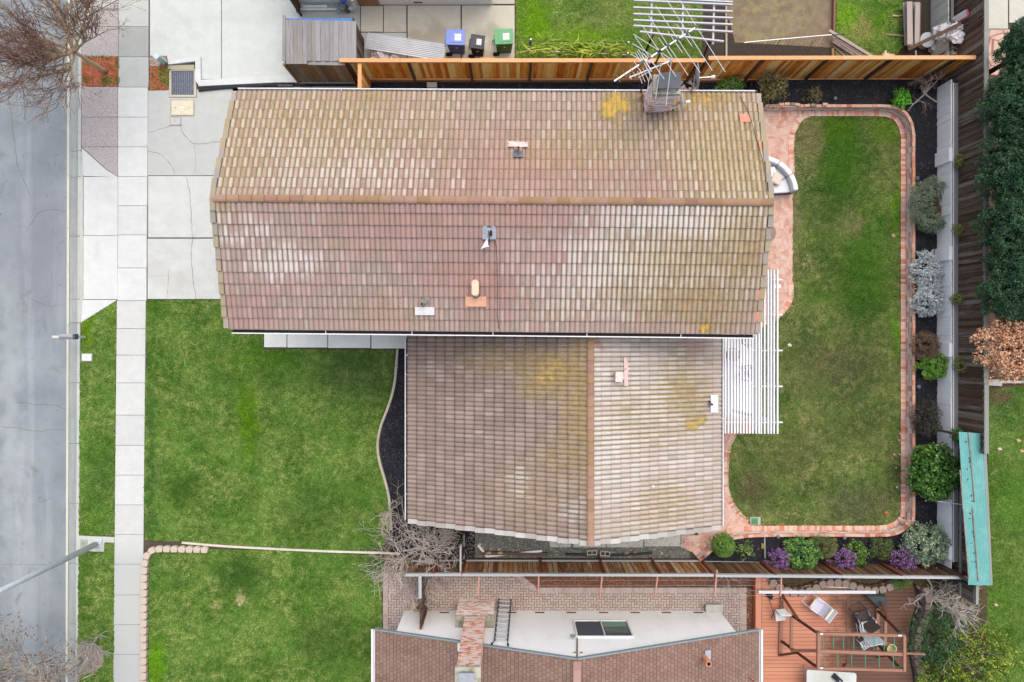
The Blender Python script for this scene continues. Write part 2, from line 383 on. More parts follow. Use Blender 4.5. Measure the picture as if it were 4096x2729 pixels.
# kerb
kc = concrete('kerb concrete', (198, 202, 194), (150, 156, 150), .5, .05, .1, 3, lambda k, c: k.mix(k.math('MULTIPLY', k.rng(k.noise(1, 5, .7, k.map(k.pos(), (6, .5, 1))), .5, .7), .35), c, (140, 150, 152)))
def seg_strip(a, b, joints, z0, z1, gap=.006):
    m = MB()
    for y0, y1 in zip(joints, joints[1:]):
        q = strip(a[0], a[1], b[0], b[1], y0, y1); q = [Vector((p.x, p.y)) for p in q]
        q[0].y -= gap; q[1].y -= gap; q[2].y += gap; q[3].y += gap; m.prism([tuple(v) for v in q], z0, z1)
    return m
KJ = [-400, 0, 300, 602, 706, 944, 1197, 1292, 1532, 1776, 2016, 2257, 2500, 2740, 3200]
gt = seg_strip((275.5, 265.5), (311, 298), KJ, -.3, -.10); structure(gt.build('gutter', concrete('gutter concrete', (166, 172, 168), (136, 142, 140), .6, .05, .1, 33, lambda k, c: k.mix(k.math('MULTIPLY', k.rng(k.noise(1, 5, .7, k.map(k.pos(), (8, .4, 1))), .45, .65), .45), c, (140, 148, 150)))))
gl = seg_strip((263, 255), (273.2, 263.2), [-400, 480, 700, 910, 1300, 1757, 2200, 3200], -.3, -.104); structure(gl.build('road_edging', concrete('pale road edge', (212, 212, 196), (170, 168, 150), .4)))
kb = seg_strip((313.5, 300.5), (327, 313), KJ, -.3, .0); structure(kb.build('kerb', kc, None, bevel=.02))
# slabs
white_c = concrete('pale concrete', (218, 221, 218), (198, 200, 194), .5, .04, .07, 5)
grey_c = concrete('grey concrete', (196, 200, 194), (170, 172, 162), .35, .06, .07, 9)
def agg():
    k = NM('exposed aggregate'); v = k.vor(55, None, 'F1', 1); bw = k.n('ShaderNodeRGBToBW'); k.put(bw.inputs[0], v)
    f = k.math('ADD', k.math('MULTIPLY', bw.outputs[0], .45), k.math('MULTIPLY', k.noise(40, 5, .8), .55))
    k.bump(f, .5, .01); return k.fin(k.ramp(f, [(.25, (132, 122, 122)), (.5, (184, 176, 174)), (.72, (206, 200, 196))]), .95)
agg_m = agg()
def slabs(name, rects, mat, z=.01, gap=.008, th=.12):
    m = MB()
    for r in rects:
        pts = [P2(*q) for q in (r if isinstance(r[0], tuple) else ((r[0], r[1]), (r[2], r[1]), (r[2], r[3]), (r[0], r[3])))]
        c = sum(pts, Vector((0, 0))) / len(pts); o = []; gap = 0.0 if len(pts) > 6 else gap
        for p in pts:
            d = c - p; o.append((p.x + (gap if d.x > 0 else -gap), p.y + (gap if d.y > 0 else -gap)))
        m.prism(o, z - th, z)
    return structure(m.build(name, mat))
slabs('pavement', [(474, -120, 595, 0), (474, 0, 595, 107)], grey_c, z=.0105)
dark_slab = concrete('stained grey concrete', (172, 176, 170), (150, 152, 144), .5, .03, .06, 14)
slabs('pavement_stained', [(474, 107, 595, 228)], dark_slab)
slabs('pavement_grey', [(474, 228, 595, 349)], concrete('mid grey concrete', (192, 196, 192), (172, 174, 168), .4, .03, .06, 17))
slabs('pavement_pale', [(472, 349, 592, 469), (472, 469, 592, 588), (472, 588, 591, 707), (472, 707, 590, 823), (472, 823, 589, 940), (471, 940, 588, 1072), (470, 1072, 587, 1203)], white_c)
sw = [1203, 1315, 1421, 1532, 1661, 1782, 1901, 2020, 2138, 2257, 2380, 2499, 2618, 2745, 2900]
def swx(y): return (467 - (y - 1203) * .0095, 584 - (y - 1203) * .0098)
walk_c = concrete('footpath concrete', (212, 214, 210), (196, 196, 188), .4, .035, .06, 8, lambda k, c: k.mix(k.blob(*S(510, 2500).xy, 3, 3.2, .3, k.pos()), c, (192, 196, 192)))
slabs('footpath', [[(swx(a)[0], a), (swx(a)[1], a), (swx(b)[1], b), (swx(b)[0], b)] for a, b in zip(sw, sw[1:])], walk_c)
slabs('pavement_aggregate', [[(386, 48), (474, 0), (474, 107), (328, 107), (328, 90)], (328, 107, 474, 227), (327, 347, 472, 469), (327, 469, 472, 588), [(327, 588), (472, 588), (472, 707), (430, 680)]], agg_m, .011)
slabs('driveway_apron', [[(327, -120), (474, -120), (474, -2), (384, 46), (327, 88)]], grey_c)
sheet('driveway_lip', [P2(*a) for a in ((324, 592), (332, 640), (332, 1200), (321, 1292), (318, 1292), (320, 900))], .006, kc, .1)
slabs('driveway_apron', [[(327, 592), (428, 682), (472, 709), (333, 705)], (334, 707, 472, 943), (333, 943, 471, 1198), [(331, 1199), (470, 1199), (322, 1292)]], white_c)
def drive_stain(k, c):
    c = k.mix(k.math('MULTIPLY', k.blob(*S(720, 1130).xy, .8, .55, .9), .45), c, (188, 186, 174))
    c = k.mix(k.math('MULTIPLY', k.blob(*S(620, 1080).xy, .5, .6, .9), .4), c, (190, 188, 178)); return c
dv = slabs('driveway', [[(593, 363), (676, 362), (676, 391), (788, 391), (788, 358), (830, 357), (930, 355), (930, 350), (1060, 350), (1060, 702), (592, 702)]], concrete('driveway grey', (198, 202, 196), (184, 188, 182), .4, .02, .05, 11))
crack([(598, 532), (640, 517), (680, 505)], .0125, dv, .008, 1); crack([(724, 500), (728, 530), (745, 550), (776, 578), (820, 574), (890, 565)], .0125, dv, .009, 2)
crack([(776, 578), (784, 620), (778, 690)], .0125, dv, .005, 3); crack([(592, 602), (650, 620), (690, 670), (700, 700)], .0125, dv, .008, 4)
dv2 = slabs('driveway', [(592, 704, 1060, 951), (590, 954.5, 1060, 1197)], concrete('driveway pale', (214, 217, 212), (192, 192, 182), .5, .02, .05, 12, drive_stain))
crack([(745, 712), (757, 760), (764, 830), (770, 950), (765, 1050), (774, 1120), (784, 1196)], .0125, dv2, .009, 5); crack([(676, 1078), (674, 1130), (668, 1190)], .0125, dv2, .006, 6)
crack([(590, 1106), (620, 1104), (655, 1102)], .0125, dv2, .005, 7)
nb_c = concrete('neighbour driveway', (210, 216, 211), (184, 196, 184), .6, .02, .05, 21, lambda k, c: k.mix(k.math('MULTIPLY', k.blob(*S(930, 60).xy, 3.2, .35, .9), .3), c, (186, 196, 182)))
slabs('driveway', [[(600, -120), (885, -120), (885, 316), (803, 318), (800, 226), (672, 246), (668, 224), (600, 224)], [(888, -120), (1240, -120), (1260, 318), (888, 316)]], nb_c)
slabs('walkway', [(1056, 1310, 1147, 1390), (1149, 1310, 1310, 1391), (1312, 1310, 1482, 1393), (1485, 1310, 1660, 1395)], concrete('walkway concrete', (246, 246, 236), (196, 196, 186), .35, .03, .05, 31))
slabs('side_path', [(930, 351, 1060, 366), (1061, 349, 1128, 366), (1130, 348, 1246, 366), (1248, 347, 1436, 366)], grey_c)
# orange bark square and planting corner
def bark(name, c1, c2, c3, sc=38):
    k = NM(name); v = k.vor(sc, k.map(k.wpos(), (1, 2.2, 1), (0, 0, 0), (0, 0, .6)), 'F1', 1); bw = k.n('ShaderNodeRGBToBW'); k.put(bw.inputs[0], v)
    f = k.math('ADD', k.math('MULTIPLY', bw.outputs[0], .6), k.math('MULTIPLY', k.noise(3, 5, .7), .4)); k.bump(f, 1, .03)
    return k.fin(k.ramp(f, [(.2, c1), (.5, c2), (.75, c3)]), .95)
def chips(name, P, n, z, mat, size, seed, base=None, asp=.3):
    rs = np.random.RandomState(seed); xs = [p[0] for p in P]; ys = [p[1] for p in P]
    X = rs.uniform(min(xs), max(xs), n * 2); Y = rs.uniform(min(ys), max(ys), n * 2); m = inside(P, X, Y); X = X[m][:n]; Y = Y[m][:n]; n = len(X)
    a = rs.uniform(0, 2 * np.pi, n); L = rs.uniform(.5, 1.3, n) * size; W = L * rs.uniform(.6, 1.4, n) * asp; t = rs.uniform(-.35, .35, (n, 2))
    d = np.stack([np.cos(a), np.sin(a)], 1); e = np.stack([-d[:, 1], d[:, 0]], 1); V = np.zeros((n, 4, 3), np.float32)
    zz = z + rs.uniform(.004, .03, n)
    for i, (p, q) in enumerate(((-1, -1), (1, -1), (1, 1), (-1, 1))):
        V[:, i, 0] = X + d[:, 0] * L * p + e[:, 0] * W * q; V[:, i, 1] = Y + d[:, 1] * L * p + e[:, 1] * W * q; V[:, i, 2] = zz + (t[:, 0] * p * L + t[:, 1] * q * W)
    V[:, :, 2] = np.maximum(V[:, :, 2], z + .002)
    o = npmesh(name, V.reshape(-1, 3), np.arange(n * 4).reshape(n, 4), mat); o['kind'] = 'stuff'; return o
chip_o = leafmat('orange bark chips', (150, 78, 48), (204, 118, 84), (232, 158, 122), .9)
ob = bark('orange bark', (110, 62, 42), (196, 108, 76), (222, 146, 110))
q = [P2(328, 228), P2(474, 228), P2(473, 345), P2(327, 345)]; sheet('planting_square', q, -.005, ob, .02); chips('bark_chips', q, 1600, -.005, chip_o, .03, 5)
q2 = [P2(599, 225), P2(668, 225), P2(672, 262), P2(681, 264), P2(679, 360), P2(599, 360)]; sheet('planting_corner', q2, -.004, ob, .02); chips('bark_chips', q2, 500, -.004, chip_o, .028, 6)
blades([P2(630, 262), P2(680, 268), P2(678, 350), P2(640, 330)], 1500, .0, LM['strip'][1], 7, 'weeds', .08, .014)
blades([P2(605, 280), P2(625, 280), P2(630, 355), P2(605, 355)], 500, .0, LM['strip'][1], 8, 'weeds', .07, .014)
for i, (x, y, w_, h_) in enumerate([(345, 320, 14, 10), (445, 320, 36, 14), (375, 228, 40, 5), (430, 230, 14, 8), (471, 252, 8, 24), (450, 279, 9, 6), (345, 256, 12, 7), (425, 326, 16, 14)]):
    blades([P2(x - w_, y - h_), P2(x + w_, y - h_ * .7), P2(x + w_, y + h_), P2(x - w_, y + h_)], 2000, .0, LM['strip'][1], 60 + i, 'weeds', .06, .013)
# lawns
lawn('front_lawn', [(588, 1200), (1062, 1198), (1062, 1310), (1054, 1310), (1055, 1398), (1576, 1400), (1574, 1480), (1560, 1580), (1530, 1660), (1512, 1730), (1508, 1800), (1520, 1870), (1545, 1945), (1556, 2010), (1560, 2100), (1530, 2200), (1400, 2203), (1060, 2188), (720, 2168), (580, 2160), (577, 2010), (583, 1500)], 'front', seed=11)
lawn('neighbour_front_lawn', [(596, 2220), (612, 2202), (640, 2198), (820, 2198), (1060, 2200), (1400, 2215), (1530, 2224), (1534, 2295), (1529, 2300), (1527, 2520), (1505, 2520), (1505, 2900), (592, 2900), (594, 2500)], 'front', seed=12)
lawn('verge_lawn', [(327, 1290), (466, 1204), (464, 1500), (458, 2143), (316, 2142), (318, 1800), (321, 1500)], 'strip', seed=13)
lawn('verge_lawn', [(315, 2205), (418, 2208), (420, 2172), (458, 2172), (454, 2900), (309, 2900)], 'strip', seed=14)
lawn('back_lawn', [(3232, 467), (3520, 467), (3566, 480), (3595, 520), (3600, 590), (3601, 2040), (3585, 2078), (3548, 2099), (3480, 2102), (3060, 2101), (3005, 2101), (2944, 2050), (2915, 1998), (2906, 1900), (2908, 1800), (2920, 1760), (2946, 1733), (3014, 1733), (3010, 1340), (3065, 1300), (3115, 1270), (3165, 1222), (3172, 1150), (3172, 620), (3182, 530), (3205, 485)], 'back', seed=15, dens=850)
lawn('neighbour_back_lawn', [(2064, -120), (2812, -120), (2806, 245), (2062, 245)], 'neighbour', seed=16)
lawn('neighbour_back_lawn', [(3348, -120), (3610, -120), (3612, 190), (3560, 245), (3342, 245)], 'neighbour', seed=17)
lawn('far_lawn', [(3952, 1560), (4500, 1500), (4500, 3000), (3900, 3000), (3930, 2350), (3950, 2340)], 'far', seed=18)
# mulch
blackm = NM('black mulch'); bf = blackm.math('ADD', blackm.math('MULTIPLY', blackm.noise(45, 4, .8), .6), blackm.math('MULTIPLY', blackm.noise(4, 4), .4)); blackm.bump(bf, 1, .03)
black = blackm.fin(blackm.ramp(bf, [(.3, (20, 20, 24)), (.55, (40, 40, 46)), (.75, (84, 84, 92))]), .9)
chip_b = leafmat('black bark chips', (20, 20, 24), (46, 46, 54), (104, 106, 116), .9)
def mulch(name, sp, z, n, seed, zt=None):
    q = [P2(*a) * ((H - z) / H) for a in sp]; sheet(name, q, z, black, .03 if z < .1 else z + .02); chips('mulch', q, n, z, chip_b, .032, seed, asp=.25)
mulch('front_bed', [(1594, 1396), (1660, 1396), (1660, 2070), (1900, 2110), (1900, 2232), (1560, 2232), (1564, 2100), (1566, 2020), (1558, 1960), (1536, 1880), (1520, 1800), (1524, 1730), (1544, 1660), (1572, 1590), (1586, 1500)], .004, 7000, 21)
mulch('side_bed', [(1120, 333), (1480, 333), (1490, 331), (2990, 331), (2990, 425), (2990, 440), (1438, 440), (1438, 345), (1120, 345)], .003, 5000, 22)
k = NM('red bark'); f = k.math('ADD', k.math('MULTIPLY', k.vor(60, None, 'F1', 0), .5), k.math('MULTIPLY', k.noise(30, 5, .8), .6)); k.bump(f, 1, .02)
redbark = k.fin(k.mix(k.rng(k.noise(1.2, 5, .7), .55, .7), k.ramp(f, [(.25, (64, 38, 30)), (.5, (118, 70, 56)), (.8, (170, 130, 108))]), (90, 86, 56)), .95)
sheet('red_bark_bed', [P2(*a) for a in ((1900, 2290), (3900, 2290), (3900, 2352), (3560, 2352), (2986, 2352), (2986, 2560), (3022, 2560), (3022, 2340), (2140, 2352), (2080, 2310))], -.012, redbark, .02)
chips('bark_chips', [P2(*a) for a in ((2100, 2296), (2985, 2296), (2985, 2351), (2140, 2350))], 2200, -.012, leafmat('red bark chips', (80, 44, 34), (140, 88, 70), (206, 190, 150), .9), .022, 25)
chips('bark_chips', [P2(*a) for a in ((2988, 2352), (3022, 2352), (3022, 2560), (2988, 2560))], 500, -.012, bpy.data.materials['red bark chips'], .022, 26)
# brick patio under everything at the back of the house
def paver_mat(name, c1, c2, c3, mortar, w=.205, h=.1025, rot=0, herring=False, msz=.035):
    k = NM(name); p = k.map(k.pos(), (1, 1, 1), (0, 0, 0), (0, 0, rot))
    def br(vec):
        nd = k.n('ShaderNodeTexBrick'); k.put(nd.inputs['Vector'], vec); nd.inputs['Scale'].default_value = 1 / w * .5
        nd.inputs['Brick Width'].default_value = .5; nd.inputs['Row Height'].default_value = .5 * h / w; nd.inputs['Mortar Size'].default_value = msz * .12
        nd.inputs['Color1'].default_value = (0, 0, 0, 1); nd.inputs['Color2'].default_value = (1, 1, 1, 1); nd.inputs['Mortar'].default_value = (.5, .5, .5, 1); nd.inputs['Mortar Smooth'].default_value = .2; nd.inputs['Bias'].default_value = 0
        return nd
    b = br(p); b2 = br(k.map(p, (1, 1, 1), (.3, .2, 0), (0, 0, math.pi / 2)))
    ck = k.n('ShaderNodeTexChecker'); k.put(ck.inputs[0], k.map(p, (1, 1, 1), (.013, .017, .31))); ck.inputs['Scale'].default_value = 1 / (w * 2) if not herring else 1 / w
    tone = k.mix(ck.outputs[1], b.outputs[0], b2.outputs[0]); mo = k.mix(ck.outputs[1], b.outputs[1], b2.outputs[1])
    tb = k.n('ShaderNodeRGBToBW'); k.put(tb.inputs[0], tone); mb = k.n('ShaderNodeRGBToBW'); k.put(mb.inputs[0], mo)
    f = k.math('ADD', k.math('MULTIPLY', tb.outputs[0], .5), k.math('MULTIPLY', k.rng(k.noise(2.2, 5, .7), .3, .7), .5))
    col = k.mul(k.ramp(f, [(.05, c1), (.5, c2), (.95, c3)]), k.rng(k.noise(45, 4, .8), .2, .8, .86, 1.12))
    col = k.mix(k.math('MULTIPLY', mb.outputs[0], .75), col, mortar); return k, col
k, col = paver_mat('patio brick', (190, 140, 120), (216, 174, 156), (228, 198, 182), (224, 198, 182))
col = k.mix(k.math('MULTIPLY', k.rng(k.noise(1.6, 5, .7, k.map(k.pos(), (1, 1, 1), (5, 5, 0))), .5, .7), .5), col, (222, 208, 196))
sheet('brick_patio', [P2(*a) for a in ((2800, 441), (3240, 441), (3240, 520), (3200, 1300), (3060, 1330), (3060, 2200), (2800, 2200), (2700, 1340))], .002, k.fin(col, .9), .03)
sheet('brick_patio', [P2(*a) for a in ((2724, 2142), (2799, 2142), (2799, 2201), (3060, 2201), (2980, 2202), (2860, 2170), (2800, 2222), (2724, 2190))], .0015, bpy.data.materials['patio brick'], .03)
# ================================================================ SIDE YARDS
def herring(name, P, z, mat, w=.108, gap=.009, border=None):
    m = MB(); xs = [p[0] for p in P]; ys = [p[1] for p in P]; x0, y0 = min(xs), min(ys)
    nx = int((max(xs) - x0) / w) + 2; ny = int((max(ys) - y0) / w) + 2; rnd = random.Random(3)
    for i in range(nx):
        for j in range(ny):
            kk = (i - j) % 4
            if kk == 0: r = (i, j, i + 2, j + 1)
            elif kk == 3: r = (i, j, i + 1, j + 2)
            else: continue
            cx = x0 + (r[0] + r[2]) / 2 * w; cy = y0 + (r[1] + r[3]) / 2 * w
            if not inside(P, np.array([cx]), np.array([cy]))[0]: continue
            m.box((cx, cy, z - .03 + rnd.uniform(-.002, .002)), ((r[2] - r[0]) * w - gap * 2, (r[3] - r[1]) * w - gap * 2, .06))
    return structure(m.build(name, mat))
def brickish(name, c, var=.3, rough=.9, worn=None, amt=.5):
    k = NM(name); n = len(c); f = k.math('ADD', k.math('MULTIPLY', k.isl(), .75), k.math('MULTIPLY', k.noise(9, 5, .75), .28))
    col = k.ramp(f, [(i / (n - 1) * .9 + .06, q) for i, q in enumerate(c)]); col = k.mul(col, k.rng(k.noise(60, 3, .8), .2, .8, .88, 1.12))
    if worn: col = k.mix(k.math('MULTIPLY', k.rng(k.math('ADD', k.math('MULTIPLY', k.math('FRACT', k.math('MULTIPLY', k.isl(), 7.3)), .6), k.math('MULTIPLY', k.noise(6, 6, .8), .55)), .46, .66), amt), col, worn)
    k.bump(k.noise(50, 4, .8), .5, .006); return k.fin(col, rough)
pav = brickish('pink grey paver', [(172, 150, 140), (190, 170, 160), (198, 182, 174), (184, 170, 162)])
moss = flat('joint moss dark', (98, 86, 70), .95)
# paver yard: outline (image pixels), lower edge hidden by the white wall
yard = [(1532, 2294), (2060, 2294), (2100, 2322), (2145, 2352), (2986, 2352), (2986, 2560), (1532, 2560)]
sheet('paver_bed', [P2(*a) for a in yard], -.006, moss, .03)
herring('paver_yard', [P2(*a) for a in [(1543, 2290), (2060, 2290), (2098, 2322), (2142, 2362), (2976, 2362), (2976, 2560), (1543, 2560)]], .001, pav)
def row_bricks(m, pts, w, l, z, gap=.006, h=.06, jit=.003, seed=0, tilt=0, skew=0):
    """bricks side by side along a path: w along the path, l across it"""
    rnd = random.Random(seed); P = [Vector((p[0], p[1])) for p in pts]; seg = [(b - a).length for a, b in zip(P, P[1:])]
    tot = sum(seg); n = max(1, round(tot / w)); 
    for i in range(n):
        d = (i + .5) / n * tot; j = 0
        while j < len(seg) - 1 and d > seg[j]: d -= seg[j]; j += 1
        c = P[j].lerp(P[j + 1], d / max(seg[j], 1e-6)); t = P[j + 1] - P[j]; a = math.atan2(t.y, t.x) + rnd.uniform(-jit, jit) * 4
        m.box((c.x + rnd.uniform(-jit, jit), c.y + rnd.uniform(-jit, jit), z - h / 2 + rnd.uniform(-jit, jit)), (tot / n - gap, l, h), rz=a)
m = MB(); row_bricks(m, [P2(1542, 2294), P2(1542, 2560)], .104, .2, .012); row_bricks(m, [P2(2150, 2361), P2(2986, 2361)], .104, .2, .012, seed=2)
row_bricks(m, [P2(2056, 2298), P2(2076, 2304), P2(2096, 2322), P2(2142, 2359)], .104, .2, .014, seed=3); row_bricks(m, [P2(2976, 2374), P2(2976, 2560)], .104, .2, .012, seed=4)
structure(m.build('paver_border', pav))
# gravel side yard
k = NM('grey gravel'); f = k.math('ADD', k.math('MULTIPLY', k.vor(70, None, 'F1', 0), .6), k.math('MULTIPLY', k.noise(5, 6, .8), .45)); k.bump(f, 1, .02)
grav = k.fin(k.ramp(f, [(.25, (58, 60, 58)), (.5, (104, 106, 100)), (.8, (168, 168, 160))]), .95)
sheet('gravel_path', [P2(*a) for a in ((1868, 2080), (2760, 2080), (2760, 2240), (1868, 2240))], -.002, grav, .03)
chips('gravel', [P2(*a) for a in ((1870, 2100), (2750, 2100), (2750, 2232), (1870, 2232))], 3500, -.002, leafmat('gravel stones', (84, 88, 84), (128, 130, 122), (196, 196, 186), .9), .018, 31, asp=.8)
slabs('stepping_slabs', [(2197, 2080, 2285, 2190), (2291, 2080, 2424, 2190), (2426, 2080, 2573, 2190), (2576, 2080, 2722, 2186)], concrete('old slab', (192, 192, 182), (150, 146, 132), .5, .08, .08, 41), .02)
# neighbour's rear concrete (top of the plot)
def rear_stain(k, c):
    c = k.mix(k.math('MULTIPLY', k.blob(*S(1700, 150).xy, 1.5, .6, .8), .75), c, (158, 150, 130))
    c = k.mix(k.math('MULTIPLY', k.blob(*S(1980, 130).xy, .9, .3, .8), .6), c, (170, 162, 142)); return c
yc = concrete('stained yard concrete', (206, 200, 182), (168, 160, 140), .65, .06, .06, 51, rear_stain)
slabs('rear_paving', [(1443, 24, 1533, 128), (1535, 22, 1626, 130), (1630, 22, 1843, 242), (1847, 22, 2059, 242), (1968, -60, 2059, 17), (1443, -120, 1964, 19)], yc, .012)
slabs('rear_paving_grey', [(1190, 20, 1441, 260), (1443, 131, 1627, 262)], concrete('rear grey concrete', (188, 192, 186), (168, 170, 160), .4, .03, .06, 55), .011)
sheet('brown_soil_path', [P2(*a) for a in ((2806, -120), (3336, -120), (3336, 246), (2806, 246))], -.004, None or (lambda k: (k.bump(k.noise(20, 5, .8), .9, .03), k.fin(k.mix(k.math('MULTIPLY', k.rng(k.noise(2.5, 6, .75), .45, .62), k.blob(*S(3090, 60).xy, 1.9, 1.7, .5, k.wpos())), k.ramp(k.math('ADD', k.math('MULTIPLY', k.noise(2, 6, .7), .5), k.math('MULTIPLY', k.noise(35, 4, .8), .5)), [(.3, (98, 82, 66)), (.5, (138, 120, 100)), (.7, (168, 152, 130))]), (148, 144, 100)), .95))[1])(NM('dry garden soil')), .03)
sheet('dark_soil', [P2(*a) for a in ((3614, -120), (3770, -120), (3770, 246), (3600, 246))], -.003, (lambda k: (k.bump(k.noise(20, 5, .8), .9, .03), k.fin(k.ramp(k.noise(18, 5, .8), [(.3, (40, 36, 32)), (.6, (78, 70, 62)), (.8, (120, 110, 98))]), .95))[1])(NM('damp soil')), .03)
sheet('dark_soil', [P2(*a) for a in ((2800, -120), (2868, -120), (2940, 170), (3330, 190), (3330, 246), (2800, 246))], .001, bpy.data.materials['damp soil'], .03)
slabs('far_patio', [(3946, -60, 4032, 116), (4036, -60, 4300, 92), [(3946, 119), (4040, 119), (4040, 128), (4100, 60), (4300, 60), (4300, 116), (4090, 128), (3990, 240), (3946, 240)]], concrete('far patio', (208, 206, 192), (176, 172, 150), .5, .05, .06, 61))
sheet('flagstone_path', [P2(*a) for a in ((3946, 120), (4034, 122), (4040, 200), (3990, 300), (3946, 300))], .013, (lambda k: k.fin(k.mix(k.rng(k.vor(2.2, None, 'DISTANCE_TO_EDGE', 0), .06, .03), k.ramp(k.noise(1.5, 3), [(.3, (206, 160, 146)), (.7, (228, 196, 176))]), (150, 120, 110)), .9))(NM('flagstone')), .03)
sheet('hedge_soil', [P2(*a) for a in ((3946, 230), (4500, 100), (4500, 1560), (3946, 1560))], -.001, (lambda k: k.fin(k.ramp(k.noise(14, 5, .8), [(.3, (60, 44, 34)), (.7, (120, 96, 78))]), .95))(NM('leaf litter soil')), .03)
blades([P2(*a) for a in ((4030, 130), (4100, 130), (4060, 200), (4020, 190))], 1500, .0, LM['far'][1], 44, 'weeds', .1, .015)

# ================================================================ CLAY ROOF
def tile_slope(name, eL, eR, rL, rR, courses, pitch, mat, parent, amp=.045, step=.045, sub=7):
    """corrugated tile courses between an eave line (eL-eR) and a ridge line (rL-rR)"""
    eL, eR, rL, rR = (np.array(v, float) for v in (eL, eR, rL, rR))
    Lw = np.linalg.norm(eR - eL); nw = int(round(Lw / pitch)); nu = nw * sub + 1
    u = np.linspace(0, 1, nu); wave = np.abs(np.sin(np.pi * u * nw)) ** .75
    nrm = np.cross(eR - eL, rL - eL); nrm /= np.linalg.norm(nrm); nrm *= np.sign(nrm[2])
    rs = np.random.RandomState(7); V = []; F = []; UV = []
    T = [0, 0.0, .5, 1.0]; LF = [-.012, step, step * .5 + .004, .0]       # the first row is the tile's lower lip
    for c in range(courses):
        base = len(V) * 0 + sum(len(x) for x in V)
        jit = np.repeat(rs.uniform(-.006, .006, nw // 2 + 2), sub * 2)[:nu] if True else 0
        jz = np.repeat(rs.uniform(-.004, .005, nw + 1), sub)[:nu]
        for r, (t, lf) in enumerate(zip(T, LF)):
            tt = (c + t * 1.04 + (-.02 if t == 0 else 0)) / courses; tt = min(tt, 1.0)
            a = eL + (rL - eL) * tt; b = eR + (rR - eR) * tt
            w = wave if r else wave * .9
            sl = (rL - eL) / courses
            pts = a[None] + (b - a)[None] * u[:, None] + nrm[None] * (w * amp + lf + (jz if r else jz))[:, None] + (sl[None] * (jit[:, None] if t < .9 else 0))
            V.append(pts); UV.append(np.stack([u * nw, np.full(nu, c + min(max(t, .02), .98))], 1))
        q = np.arange(nu - 1)
        for r in range(3):
            o = base + r * nu; F.append(np.stack([o + q, o + q + 1, o + nu + q + 1, o + nu + q], 1))
    V = np.concatenate(V); F = np.concatenate(F); UV = np.concatenate(UV)
    fn = np.cross(V[F[0][1]] - V[F[0][0]], V[F[0][3]] - V[F[0][0]])
    a = V[F[nu * 2][1]] - V[F[nu * 2][0]]; b = V[F[nu * 2][3]] - V[F[nu * 2][0]]
    if np.cross(a, b)[2] < 0: F = F[:, ::-1]
    o = npmesh(name, V, F, mat, parent); me = o.data; l = me.uv_layers.new(name='UVMap')
    l.data.foreach_set('uv', UV[F.ravel()].astype(np.float32).ravel())
    me.polygons.foreach_set('use_smooth', [False] * len(me.polygons)); return o
